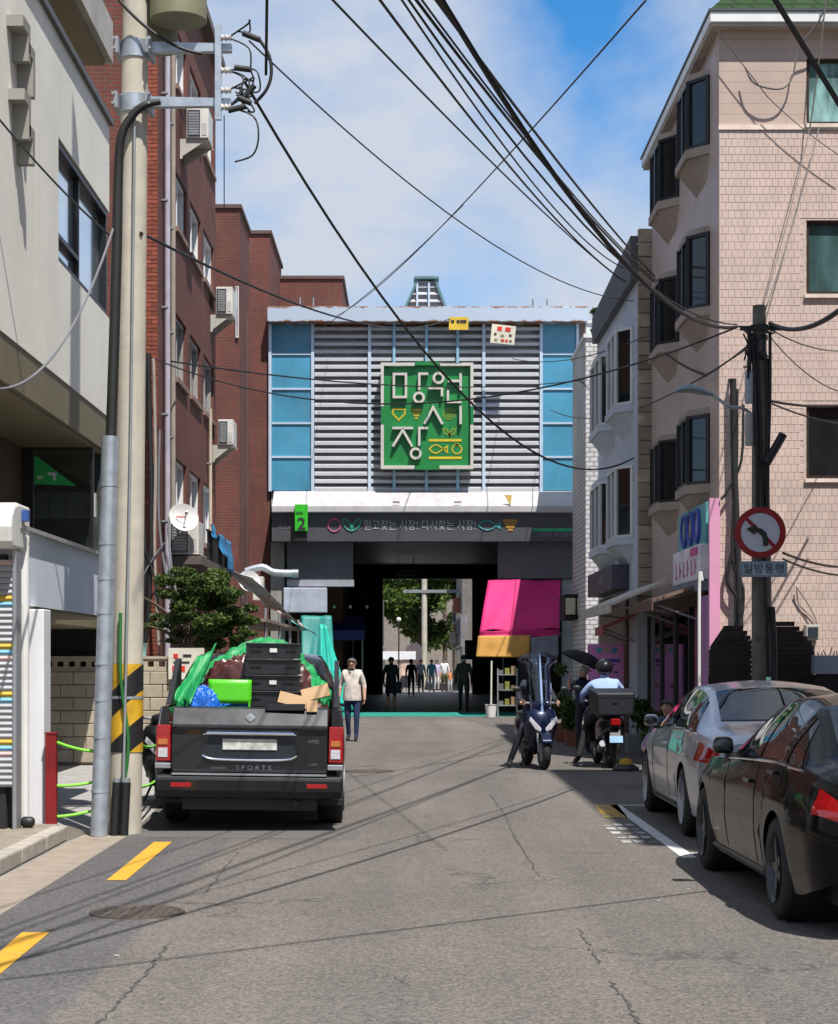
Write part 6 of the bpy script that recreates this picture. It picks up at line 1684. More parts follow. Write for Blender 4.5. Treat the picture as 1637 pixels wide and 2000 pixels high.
class Shell:
    """a car body as sections across its length; s runs from the tail to the nose, x>0 is the right side"""
    def __init__(s, P, L_, wheels, Rw):
        s.P = P; s.L = L_; s.wheels = wheels; s.Rw = Rw
    def p(s, n, y):
        a, b = s.P[n]; return smooth_interp(a, b, y, 0.05)
    def zlow(s, y):
        z = s.p('zl', y)
        for wc in s.wheels:
            d = s.Rw*s.Rw-(y-wc)**2
            if d > 0: z = max(z, s.wz+math.sqrt(d))
        return z
    wz = 0.33
    def low(s, y, t):
        zl, zb = s.zlow(y), s.p('zb', y); z = zl+(zb-zl)*t; wm, wb = s.p('wm', y), s.p('wb', y)
        zm = 0.60
        if z < zm: x = wm*(0.93+0.07*math.sin(math.pi/2*max(0,min(1,(z-0.15)/(zm-0.15)))))
        else:
            u = (z-zm)/max(0.05, zb-zm); x = wm+(wb-wm)*(u*u)
        # a crease along the flank
        return Vector((x+0.012*math.exp(-((z-0.76)/0.04)**2), y, z))
    def gh(s, y, t):
        zb, zr, wb, wr = s.p('zb',y), s.p('zt',y)-s.p('cr',y), s.p('wb',y), s.p('wr',y)
        zr = max(zr, zb+0.004)
        return Vector((wb+(wr-wb)*t+0.03*math.sin(math.pi*t)*(min(1,(zr-zb)/0.3)), y, zb+(zr-zb)*(t**0.92)))
    def rf(s, y, t):
        zt, zr, wr = s.p('zt',y), max(s.p('zt',y)-s.p('cr',y), s.p('zb',y)+0.004), s.p('wr',y)
        return Vector((wr*(1-t), y, zr+(max(zt,zr)-zr)*math.sin(math.pi/2*t)))
    def section(s, y):
        pts = [s.low(y, i/9) for i in range(10)]+[s.gh(y, i/6) for i in range(1,7)]+[s.rf(y, i/6) for i in range(1,7)]
        return pts
    def body(s, ys):
        rows_ = []
        for y in ys:
            h = s.section(y); rows_.append(h+[Vector((-q.x,q.y,q.z)) for q in h[-2::-1]])
        mb = MB().grid(rows_)
        # close tail and nose
        n = len(rows_[0])
        for r_ in (rows_[0], rows_[-1]):
            m_ = n//2
            for i in range(m_):
                mb.add([r_[i], r_[i+1], r_[n-2-i], r_[n-1-i]], [(0,1,2,3)] if i < m_-1 else [(0,1,3)], 0, True)
        return mb
    def patch(s, f, us, vs_, off=0.006, side=1):
        """grid of f(u,v) points pushed out along the surface normal"""
        rows_ = []
        for u in us:
            row = []
            for v in vs_:
                e = 1e-3; p = f(u,v); a = f(u+e,v)-p; b = f(u,v+e)-p; n_ = a.cross(b)
                if n_.length < 1e-12: n_ = Vector((1,0,0))
                n_.normalize()
                if n_.x*p.x + n_.z*0.6 < 0 and True: n_ = -n_
                q = p+n_*off
                row.append(Vector((q.x*side, q.y, q.z)))
            rows_.append(row)
        return MB().grid(rows_)

def wheel(root, x, y, r_, w_, spokes=5, rimm=None, name='wheel', side=1, zc=None):
    zc = r_ if zc is None else zc
    Mx = Matrix.Translation((x, y, zc)) @ Matrix.Rotation(R(90), 4, 'Y')
    ty = MB().lathe([(r_*0.66,-w_/2),(r_*0.90,-w_/2),(r_*0.985,-w_*0.38),(r_,-w_*0.2),(r_,w_*0.2),(r_*0.985,w_*0.38),(r_*0.90,w_/2),(r_*0.66,w_/2),(r_*0.64,0),(r_*0.66,-w_/2)], 36, Mx).build(name, RUBBER, root)
    rimm = rimm or GREYMETAL
    so = side*w_*0.43
    rim = MB().lathe([(r_*0.60,-so*0.2),(r_*0.655,so),(r_*0.675,so*1.3),(r_*0.62,so*1.05),(r_*0.58,-so*0.2)], 36, Mx).build('rim', rimm, ty)
    MB().lathe([(0.001,-so*0.3),(r_*0.62,-so*0.3)], 24, Mx).build('brake_disc', BLACK, ty)
    for i in range(spokes):
        a = 2*math.pi*i/spokes+0.3
        sp_ = MB()
        pts = []
        for rr, hw in ((0.10*r_, 0.16*r_*0.5), (0.62*r_, 0.075*r_)):
            for s_ in (-1,1): pts.append((rr*math.cos(a)-s_*hw*math.sin(a), rr*math.sin(a)+s_*hw*math.cos(a)))
        vs_ = []
        for z in (so*0.55, so*1.0):
            for (u, v) in pts: vs_.append(Mx @ Vector((u, v, z)))
        sp_.add(vs_, [(0,1,3,2),(4,6,7,5),(0,4,5,1),(2,3,7,6),(0,2,6,4),(1,5,7,3)]).build('spoke', rimm, ty)
    MB().lathe([(0.001,so*1.08),(r_*0.12,so*1.05),(r_*0.15,so*0.8)], 16, Mx).build('hub_cap', rimm, ty)
    return ty

SEDAN = dict(
    zt=([0,0.05,0.30,0.52,1.28,1.80,2.30,2.66,3.48,4.30,4.70,4.80],[0.90,0.99,1.045,1.075,1.405,1.455,1.45,1.37,1.00,0.88,0.72,0.60]),
    zb=([0,0.1,0.5,1.2,2.6,3.75,4.4,4.8],[0.84,0.92,0.975,0.985,0.945,0.90,0.79,0.56]),
    wb=([0,0.08,0.3,0.8,2.0,3.7,4.3,4.65,4.8],[0.66,0.745,0.80,0.855,0.875,0.855,0.78,0.62,0.50]),
    wr=([0,0.25,0.55,0.95,1.4,2.4,2.8,3.45,4.3,4.8],[0.56,0.66,0.66,0.62,0.585,0.585,0.62,0.72,0.66,0.42]),
    wm=([0,0.06,0.25,0.7,1.1,3.9,4.4,4.7,4.8],[0.70,0.80,0.875,0.912,0.918,0.912,0.85,0.70,0.58]),
    zl=([0,0.15,0.5,4.3,4.8],[0.36,0.30,0.22,0.20,0.26]),
    cr=([0,0.6,1.3,2.4,2.9,4.8],[0.02,0.03,0.06,0.06,0.04,0.02]))

def sedan(label, loc, yaw, pm, cab=0.0, rimm=None, lampstyle=0):
    t = local(thing('parked_car', label, 'car', loc, (0, 0, yaw)))
    def m(y): return y if y > 3.8 else y-cab*min(1, max(0, (y-0.35)/1.9))      # moves the cabin toward the tail
    PR = dict(SEDAN)
    for k_ in ('zt', 'wr', 'cr'): PR[k_] = ([m(y) for y in SEDAN[k_][0]], SEDAN[k_][1])
    L_ = 4.8; S = Shell(PR, L_, (1.05, 3.86), 0.365)
    ys = sorted(set([i*L_/90 for i in range(91)]+[wc+0.365*math.cos(a*math.pi/20) for wc in S.wheels for a in range(21)]+[0.02,0.05,0.08]))
    S.body(ys).build('body', pm, t)
    MB().box(-0.66,0.66,0.25,4.5,0.17,0.55).build('underbody', BLACK, t)
    MB().box(-0.60,0.60,0.62,3.4,0.55,0.9).build('cabin_floor', BLACK, t)
    GB_ = lambda u, v: S.gh(u, v)
    for sd in (-1, 1):
        # side windows: rear door, front door, and quarter light
        def gl(a0, a1, b0, b1, nm):
            f = lambda u, v: S.gh(m((a0+(b0-a0)*v)+((a1+(b1-a1)*v)-(a0+(b0-a0)*v))*u), 0.06+0.86*v)
            S.patch(f, [i/12 for i in range(13)], [i/7 for i in range(8)], 0.005, sd).build(nm, CARGLASS, t)
        gl(0.66,1.04,1.10,1.14,'quarter_light'); gl(1.09,2.00,1.19,1.98,'door_window'); gl(2.07,3.14,2.05,2.62,'door_window')
        # window trim line
        pts = [S.gh(m(0.63+2.6*i/24), 0.02) for i in range(25)]
        MB().tube([(sd*(q.x+0.006),q.y,q.z) for q in pts], 0.009, 6).build('belt_trim', CHROME, t)
        # door gaps
        for yy, y2 in ((m(1.16),1.50),(m(2.03),m(2.03)),(m(3.20),m(3.20))):
            pts = [S.low(yy if i > 3 else y2, 0.12+0.86*i/8) for i in range(9)]
            MB().tube([(sd*(q.x-0.001),q.y,q.z) for q in pts], 0.005, 5).build('door_gap', BLACK, t)
        for yy in (m(1.30), m(2.18)):
            q = S.low(yy, 0.82)
            MB().box(min(sd*(q.x+0.03),sd*(q.x-0.01)), max(sd*(q.x+0.03),sd*(q.x-0.01)), yy, yy+0.2, q.z-0.012, q.z+0.014).build('door_handle', pm, t, bevel=0.006)
        ym = m(2.98); q = S.gh(ym, 0.05)
        mr = MB().prism([(min(sd*(q.x+0.02),sd*(q.x+0.17)),q.z+0.02),(max(sd*(q.x+0.02),sd*(q.x+0.17)),q.z+0.02),(max(sd*(q.x+0.03),sd*(q.x+0.16)),q.z+0.14),(min(sd*(q.x+0.03),sd*(q.x+0.16)),q.z+0.14)], 'y', ym-0.03, ym+0.09).build('side_mirror', pm, t, bevel=0.035, seg=3)
        MB().box(min(sd*q.x,sd*(q.x+0.08)),max(sd*q.x,sd*(q.x+0.08)),ym,ym+0.05,q.z-0.01,q.z+0.03).build('mirror_arm', BLACK, mr)
        MB().ell((sd*(q.x+0.11), ym-0.032, q.z+0.08), (0.07,0.006,0.045)).build('mirror_glass', CARGLASS, mr)
        pts = [S.low(1.46+2.0*i/10, 0.03) for i in range(11)]
        MB().tube([(sd*(q.x+0.004),q.y,q.z+0.02) for q in pts], 0.022, 6).build('sill', M('sill_trim',(0.10,0.10,0.10),0.35,0.5) if lampstyle else BLACK, t)
        # tail lamp wrapping the corner
        f = lambda u, v: S.low(0.012+(0.20 if lampstyle else 0.40)*u, 0.70+(0.20+0.03*u)*v)
        lm = S.patch(f, [i/10 for i in range(11)], [i/4 for i in range(5)], 0.007, sd).build('tail_lamp', LAMPRED, t)
        z0_, z1_ = S.low(0.0,0.70).z, S.low(0.0,0.91).z
        MB().prism([(sd*0.30,z0_+0.03),(sd*0.69,z0_),(sd*0.67,z1_),(sd*0.30,z1_-0.02)], 'y', -0.014, 0.004).build('rear_lens', LAMPRED, lm)
        MB().prism([(sd*0.36,z0_-0.05),(sd*0.66,z0_-0.06),(sd*0.68,z0_-0.004),(sd*0.34,z0_+0.022)], 'y', -0.012, 0.004).build('reversing_lens', LAMPCLEAR, lm)
        MB().box(min(sd*0.5,sd*0.66),max(sd*0.5,sd*0.66),-0.012,-0.002,0.42,0.46).build('reflector', LAMPRED, t)
        # head lamp
        f = lambda u, v: S.low(4.34+0.36*u, 0.72+0.2*v)
        S.patch(f, [i/6 for i in range(7)], [i/3 for i in range(4)], 0.006, sd).build('head_lamp', LAMPCLEAR, t)
        for wc in S.wheels:
            wheel(t, sd*0.80, wc, 0.33, 0.21, 5, rimm, 'wheel', sd)
            MB().lathe([(0.36,-0.25),(0.365,0.06)], 28, Matrix.Translation((sd*0.80,wc,0.33)) @ Matrix.Rotation(R(90)*sd,4,'Y')).build('wheel_arch_liner', BLACK, t)
    # rear screen and windscreen, over both halves
    def screen(ya0, ya1, yb0, yb1, t0, nm):
        def f(u, v):     # u along the slope, v across -1..1
            y = ya0+(yb0-ya0)*u
            y = y + (abs(v)**2)*0.05*(1 if ya0 < 2 else -1)
            q = S.rf(y, 1-abs(v)*t0); return Vector((math.copysign(q.x, v), q.y, q.z))
        rows_ = []
        for i in range(15):
            row = []
            for j in range(17):
                v = -1+2*j/16; p = f(i/14, v); row.append(p+Vector((0,-0.004 if ya0 < 2 else 0.004,0.008)))
            rows_.append(row)
        MB().grid(rows_).build(nm, CARGLASS, t)
    screen(m(0.58),0,m(1.24),0,0.93,'rear_screen'); screen(m(3.38),0,m(2.62),0,0.95,'windscreen')
    MB().box(-0.26,0.26,-0.016,-0.004,0.56,0.67).build('number_plate', PLATE, t)
    MB().box(-0.36,0.36,-0.022,-0.004,0.705,0.73).build('boot_trim', CHROME, t)
    MB().box(-0.6,0.6,0.0,0.05,0.28,0.40).build('rear_diffuser', BLACK, t)
    MB().box(-0.01,0.01,1.45,1.58,1.43,1.49).build('aerial_fin', pm, t)
    return t
sedan('black saloon car with red tail lamps parked behind the silver car', (3.245, 10.75, 0), R(0.3), paint('black_car_paint',(0.004,0.004,0.0045),0.0,0.15,0.30,0.05), cab=0.38, rimm=M('dark_rim',(0.06,0.06,0.065),0.35,0.6), lampstyle=1)
sedan('silver grey saloon car parked in the bay before the black car', (3.47, 16.35, 0), R(-0.4), paint('silver_car_paint',(0.50,0.53,0.58),0.7,0.3), rimm=M('silver_rim',(0.30,0.31,0.33),0.35,0.7))

# ------------------------------------------------------------------ loaded pickup truck
pk = local(thing('pickup_truck', 'dark grey loaded pickup truck seen from behind, parked beside the concrete pole', 'pickup truck', (-1.55, 17.75, 0), (0, R(0.9), R(2.2))))
pk.scale = (0.985, 1, 1)
TP = paint('pickup_paint', (0.008,0.009,0.0115), 0.2, 0.28, 1.0, 0.4)
HW = 0.925
# cab and bonnet as a shell
PCAB = dict(
    zt=([1.55,1.62,1.8,2.6,3.1,3.95,4.75,5.0],[1.55,1.72,1.75,1.77,1.72,1.20,1.06,0.85]),
    zb=([1.55,3.9,4.6,5.0],[1.16,1.14,1.02,0.8]),
    wb=([1.55,3.9,4.6,5.0],[0.88,0.88,0.82,0.66]),
    wr=([1.55,1.8,3.0,3.95,5.0],[0.64,0.66,0.66,0.76,0.55]),
    wm=([1.55,3.9,4.6,5.0],[0.92,0.92,0.88,0.74]),
    zl=([1.55,5.0],[0.36,0.36]), cr=([1.55,3.0,5.0],[0.06,0.06,0.03]))
PS = Shell(PCAB, 5.0, (4.12,), 0.43); PS.wz = 0.38
PS.body(sorted(set([1.56+i*3.42/60 for i in range(61)]+[4.12+0.43*math.cos(a*math.pi/16) for a in range(17)]))).build('cab', TP, pk)
for sd in (-1,1):
    for (a0,a1,b0,b1) in ((1.72,2.55,1.80,2.52),(2.63,3.75,2.60,3.10)):
        f = lambda u, v: PS.gh((a0+(b0-a0)*v)+((a1+(b1-a1)*v)-(a0+(b0-a0)*v))*u, 0.06+0.86*v)
        PS.patch(f, [i/8 for i in range(9)], [i/5 for i in range(6)], 0.006, sd).build('door_window', CARGLASS, pk)
    mr = MB().ell((sd*0.84,3.40,1.20),(0.04,0.10,0.08)).build('side_mirror', BLACK, pk)
    MB().box(min(sd*0.84,sd*0.93),max(sd*0.84,sd*0.93),3.42,3.46,1.13,1.17).build('mirror_arm', BLACK, mr)
MB().box(-0.58,0.58,1.535,1.555,1.22,1.64).build('rear_window', CARGLASS, pk)
# load bed: floor, side walls with wheel arch, headboard
MB().box(-0.80,0.80,0.10,1.52,0.66,0.72).build('bed_floor', BLACK, pk)
for sd in (-1,1):
    n_ = 26; y0_, y1_ = 0.03, 1.55; rows_o = []
    for i in range(n_+1):
        y = y0_+(y1_-y0_)*i/n_
        zl = 0.50
        d = 0.44**2-(y-1.10)**2
        if d > 0: zl = max(zl, 0.38+math.sqrt(d))
        ztop = 1.185
        cor = 0.05*max(0,1-y/0.12)**2
        row = []
        for j in range(9):
            z = zl+(ztop-zl)*j/8
            xo = HW-0.035*((z-0.78)/0.4)**2 - cor + 0.02*math.exp(-((y-1.1)/0.5)**2)*max(0,1-(z-zl)/0.25)
            row.append((sd*xo, y, z))
        row += [(sd*(HW-0.07),y,ztop+0.012),(sd*(HW-0.13),y,ztop),(sd*(HW-0.13),y,0.72)]
        rows_o.append(row)
    bs = MB().grid(rows_o)
    r0 = rows_o[0]; bs.add(r0, [tuple(range(len(r0)))])
    bs.build('bed_side', TP, pk)
    # sail of the sports bar behind the cab
    MB().prism([(0.35,1.20),(1.55,1.20),(1.55,1.66),(1.35,1.66),(0.95,1.45)], 'x', sd*(HW-0.115), sd*(HW-0.065)).build('sports_bar', BLACK, pk)
    # tail lamp stack
    xa, xb = sd*(HW-0.155), sd*(HW-0.012)
    x0_, x1_ = min(xa,xb), max(xa,xb)
    lm = MB().box(x0_,x1_,-0.014,0.10,0.67,1.02).build('tail_lamp', LAMPRED, pk, bevel=0.012)
    MB().box(x0_+0.02,x1_-0.03,-0.022,-0.015,0.83,0.885).build('indicator_lens', LAMPAMBER, lm, bevel=0.003)
    MB().box(x0_+0.02,x1_-0.03,-0.022,-0.015,0.71,0.80).build('reversing_lens', LAMPCLEAR, lm, bevel=0.003)
    MB().box(x0_-0.01,x1_,-0.012,0.08,0.60,0.655).build('corner_cap', GREYMETAL, pk, bevel=0.008)
    MB().box(min(sd*0.56,sd*0.76),max(sd*0.56,sd*0.76),-0.105,-0.085,0.43,0.475).build('reflector', LAMPRED, pk, bevel=0.003)
    wheel(pk, sd*0.79, 1.10, 0.38, 0.26, 6, None, 'wheel', sd)
    wheel(pk, sd*0.79, 4.12, 0.38, 0.26, 6, None, 'wheel', sd)
    MB().box(min(sd*0.62,sd*0.92),max(sd*0.62,sd*0.92),0.60,0.62,0.22,0.55).build('mud_flap', BLACK, pk)
tg = [(0.11,1.20),(0.075,1.182),(-0.04,1.03),(-0.05,1.00),(-0.02,0.985),(-0.012,0.93),(-0.015,0.60),(0.0,0.555),(0.06,0.55),(0.13,1.19)]
MB().prism(tg, 'x', -(HW-0.165), HW-0.165).build('tailgate', TP, pk, bevel=0.008)
MB().prism([(-0.42,0.965),(0.42,0.965),(0.47,0.93),(-0.47,0.93)], 'y', -0.075, -0.022).build('chrome_handle', CHROME, pk, bevel=0.012)
MB().prism([(-0.40,0.925),(0.40,0.925),(0.46,0.735),(0.36,0.70),(-0.36,0.70),(-0.46,0.735)], 'y', -0.024, -0.014).build('plate_recess', paint('pickup_recess',(0.022,0.028,0.036),0.2,0.4), pk)
MB().tube([(-0.46,-0.03,0.735),(-0.36,-0.032,0.70),(0.0,-0.034,0.692),(0.36,-0.032,0.70),(0.46,-0.03,0.735)], 0.010, 6).build('recess_trim', CHROME, pk)
MB().box(-0.265,0.265,-0.036,-0.026,0.79,0.895).build('number_plate', PLATE, pk, bevel=0.003)
MB().add([(0,0.035,1.145),(0.055,0.0,1.10),(0,-0.035,1.055),(-0.055,0.0,1.10),(0,-0.02,1.115)],[(0,1,4),(1,2,4),(2,3,4),(3,0,4),(0,3,2,1)]).build('emblem', GREYMETAL, pk)
text('S P O R T S', 0.062, M('badge_grey',(0.2,0.2,0.21),0.4,0.5), pk, (0.04, -0.019, 0.617), extr=0.003, sx=1.15)
text('KORANDO', 0.03, M('badge_grey',(0.2,0.2,0.21)), pk, (-0.30, -0.019, 0.612), extr=0.003)
text('4WD', 0.05, M('badge_grey',(0.2,0.2,0.21)), pk, (0.62, -0.019, 0.875), extr=0.003)
text('e-XDi', 0.035, M('badge_grey',(0.2,0.2,0.21)), pk, (0.62, -0.019, 0.655), extr=0.003)
MB().prism([(-0.09,0.54),(-0.105,0.50),(-0.10,0.40),(-0.07,0.33),(0.15,0.30),(0.25,0.52),(0.02,0.548)], 'x', -HW+0.02, HW-0.02).build('bumper', paint('bumper_grey',(0.010,0.011,0.013),0.1,0.45), pk, bevel=0.015)
MB().box(-0.75,0.75,-0.098,-0.02,0.548,0.562).build('step_plate', GREYMETAL, pk)
MB().box(-0.66,0.66,0.12,4.4,0.20,0.64).build('chassis', BLACK, pk)
MB().cyl((0.45,-0.02,0.28),(0.45,0.5,0.30),0.035,n=12).build('exhaust_pipe', BLACK, pk)
MB().cyl((-0.6,1.10,0.38),(0.6,1.10,0.38),0.06,n=12).build('rear_axle', BLACK, pk)

# ---- the load, each thing by itself
def tp(x, y, z):     # truck space -> world
    m_ = Matrix.Translation(pk.location) @ Euler(pk.rotation_euler).to_matrix().to_4x4() @ Matrix.Diagonal((0.985,1,1,1))
    return m_ @ Vector((x, y, z))
def lump(name, cx_, cy_, rx, ry, rz, z0_, mat, label, cat, seed, amp=0.10, cut=None, parent_rot=None, sharp=1.0):
    rn = random.Random(seed); ph = [(rn.uniform(2,6),rn.uniform(2,6),rn.uniform(2,6),rn.uniform(0,6)) for _ in range(9)]
    rows_ = []
    for i in range(51):
        th = math.pi/2*i/50; row = []
        for j in range(110):
            a = 2*math.pi*j/110
            d = Vector((math.sin(th)*math.cos(a), math.sin(th)*math.sin(a), math.cos(th)))
            o_ = Vector((seed*3.7,0,0)); e_ = d*2.3*sharp+o_
            k_ = 1+amp*(0.7*mnoise.noise(d*1.6+o_)+0.75*(0.5-abs(mnoise.noise(e_)))+0.45*(0.4-abs(mnoise.noise(e_*2.3)))+0.22*(0.4-abs(mnoise.noise(e_*5.1))))
            row.append(tp(cx_+rx*d.x*k_, cy_+ry*d.y*k_, z0_+rz*d.z*k_))
        rows_.append(row)
    if cut: rows_ = [[p for p in row] for row in rows_]
    o = MB().grid(rows_, 0, True, True).build(name, mat)
    tag(o, label, cat); return o
MAR = M('maroon_plastic_sheet', (0.075,0.022,0.020), 0.32, var=0.45, vs=7, spec=0.6)
lump('plastic_sheet', 0.0, 0.92, 0.72, 0.30, 0.90, 0.74, MAR, 'crumpled maroon plastic sheet over the load of the pickup', 'tarpaulin', 4, 0.30, sharp=1.5)
GT = M('green_tarp', (0.012,0.26,0.075), 0.5, var=0.2, vs=6)
lump('green_tarpaulin', -0.02, 1.18, 0.82, 0.38, 1.03, 0.74, GT, 'green tarpaulin heaped over the top of the pickup load', 'tarpaulin', 9, 0.15, sharp=1.2)
# flap of the tarp hanging over the near left corner
o = solid(cloth(tp(-0.62,0.62,1.62), tp(-0.38,0.75,1.80), tp(-0.74,0.16,1.22), tp(-0.60,0.14,1.22), 16, 0.05, 88).build('green_tarpaulin', GT)); tag(o, 'green tarpaulin flap hanging over the bed corner of the pickup', 'tarpaulin')
o = solid(cloth(tp(0.58,0.60,1.52), tp(0.74,0.60,1.45), tp(0.62,0.3,1.25), tp(0.78,0.3,1.25), 12, 0.04, 89).build('green_tarpaulin', GT)); tag(o, 'small green tarpaulin end beside the cardboard in the pickup', 'tarpaulin')
CRT = M('black_crate', (0.016,0.017,0.020), 0.42, var=0.2)
for i in range(7):
    z0_ = 0.725+i*0.158
    t = local(thing('plastic_crate', 'black plastic crate in the pickup, number %s from the top of its stack' % ('seven','six','five','four','three','two','one')[i], 'crate', tp(0.20,0.42,z0_), (0,R(0.9),R(2.2)), 'black crates stacked in the pickup'))
    t['label'] = ('lowest black crate of the stack in the pickup bed','second lowest black crate of the stack in the pickup bed','third lowest black crate of the stack in the pickup bed','middle black crate of the stack in the pickup, behind the cardboard','third black crate from the top of the stack, with a white label','second black crate from the top of the stack in the pickup','topmost black crate of the stack in the pickup, with a white label')[i]
    MB().ring(-0.27,0.27,0.004,0.15,-0.01,0.0,0.03,'y').build('front_panel', CRT, t)
    MB().box(-0.245,0.245,0.0,0.30,0.0,0.135).build('tub', CRT, t)
    MB().box(-0.275,0.275,-0.02,0.32,0.136,0.152).build('rim', CRT, t, bevel=0.004)
    for xx in (-0.17,0.17): MB().box(xx-0.05,xx+0.05,-0.014,-0.002,0.075,0.10).build('hand_hole', BLACK, t)
    if i in (4,6): MB().box(-0.035,0.035,-0.016,-0.003,0.06,0.10).build('label_card', WHITEPLASTIC, t)
# chair
ch = local(thing('folding_chair', 'bright green plastic chair standing in the pickup bed behind the tailgate', 'chair', tp(-0.22,0.30,0.725), (0,R(0.9),R(2.2))))
CG = M('bright_green_plastic', (0.09,0.56,0.02), 0.4, var=0.05)
rows_ = [[(-0.21+0.42*j/10, 0.0-0.03*math.cos(math.pi*(j/10-0.5)), 0.50+0.235*i/5) for j in range(11)] for i in range(6)]
solid(MB().grid(rows_).build('backrest', CG, ch), 0.014)
MB().box(-0.2,0.2,0.03,0.40,0.40,0.425).build('seat', CG, ch, bevel=0.008)
for sd in (-1,1):
    MB().tube([(sd*0.19,-0.02,0.0),(sd*0.19,-0.01,0.52)],0.011,8).build('leg', CG, ch)
    MB().tube([(sd*0.19,0.36,0.0),(sd*0.19,0.36,0.40)],0.011,8).build('leg', CG, ch)
lump('blue_bag', -0.48, 0.30, 0.17, 0.12, 0.30, 1.06, M('blue_plastic_bag',(0.012,0.12,0.52),0.35,var=0.3,vs=8), 'crumpled bright blue plastic bag beside the green chair', 'bag', 15, 0.2, sharp=1.5)
lump('blue_bag', -0.14, 0.46, 0.20, 0.10, 0.22, 1.04, M('blue_plastic_bag',(0.012,0.12,0.52)), 'blue plastic bag showing below the green chair back', 'bag', 16, 0.3, sharp=2.0)
CB = M('cardboard', (0.44,0.29,0.16), 0.85, var=0.1, vs=5)
for (x, y, z, w_, h_, an, lab) in ((0.42,0.10,1.27,0.30,0.12,-14,'flattened cardboard piece lying against the black crates'),(0.63,0.14,1.345,0.27,0.13,14,'tilted cardboard flap above the other pieces in the pickup'),(0.60,0.06,1.215,0.10,0.12,0,'upright strip of cardboard at the tailgate edge')):
    o = MB().obox(tp(x,y,z), (w_,0.02,h_), Quaternion((0,1,0), R(-an)) @ Quaternion((1,0,0), R(-25))).build('cardboard_piece', CB); tag(o, lab, 'cardboard')
o = MB().obox(tp(0.34,0.08,1.205), (0.38,0.1,0.06), Quaternion((0,1,0), 0)).build('black_tray', CRT); tag(o, 'low black tray just behind the tailgate below the cardboard', 'tray')
# ================================================================== people
BASEJ = dict(pelvis=(0,0,.95), belly=(0,-.01,1.09), chest=(0,.0,1.27), neck=(0,.012,1.445), head0=(0,-.008,1.525), head1=(0,-.02,1.60), head2=(0,-.008,1.665),
    shl=(.165,.005,1.385), ell=(.225,.03,1.11), wrl=(.235,-.05,.87), hal=(.235,-.075,.79),
    shr=(-.165,.005,1.385), elr=(-.225,.03,1.11), wrr=(-.235,-.05,.87), har=(-.235,-.075,.79),
    hil=(.09,0,.90), knl=(.10,-.02,.50), anl=(.10,.02,.085), tol=(.115,-.15,.04),
    hir=(-.09,0,.90), knr=(-.10,-.02,.50), anr=(-.10,.02,.085), tor=(-.115,-.15,.04))
RAD = dict(pelvis=.125, belly=.125, chest=.14, neck=.052, head0=.072, head1=.092, head2=.066, sh=.068, el=.05, wr=.032, ha=.032, hi=.092, kn=.064, an=.046, to=.038)
BONES = [('pelvis','belly','shirt'),('belly','chest','shirt'),('chest','neck','shirt'),('neck','head0','skin'),('head0','head1','skin'),('head1','head2','skin')]
for sd in 'lr':
    BONES += [('chest','sh'+sd,'shirt'),('sh'+sd,'el'+sd,'shirt'),('el'+sd,'wr'+sd,'fore'),('wr'+sd,'ha'+sd,'skin'),('pelvis','hi'+sd,'legs'),('hi'+sd,'kn'+sd,'legs'),('kn'+sd,'an'+sd,'calf'),('an'+sd,'to'+sd,'shoe')]
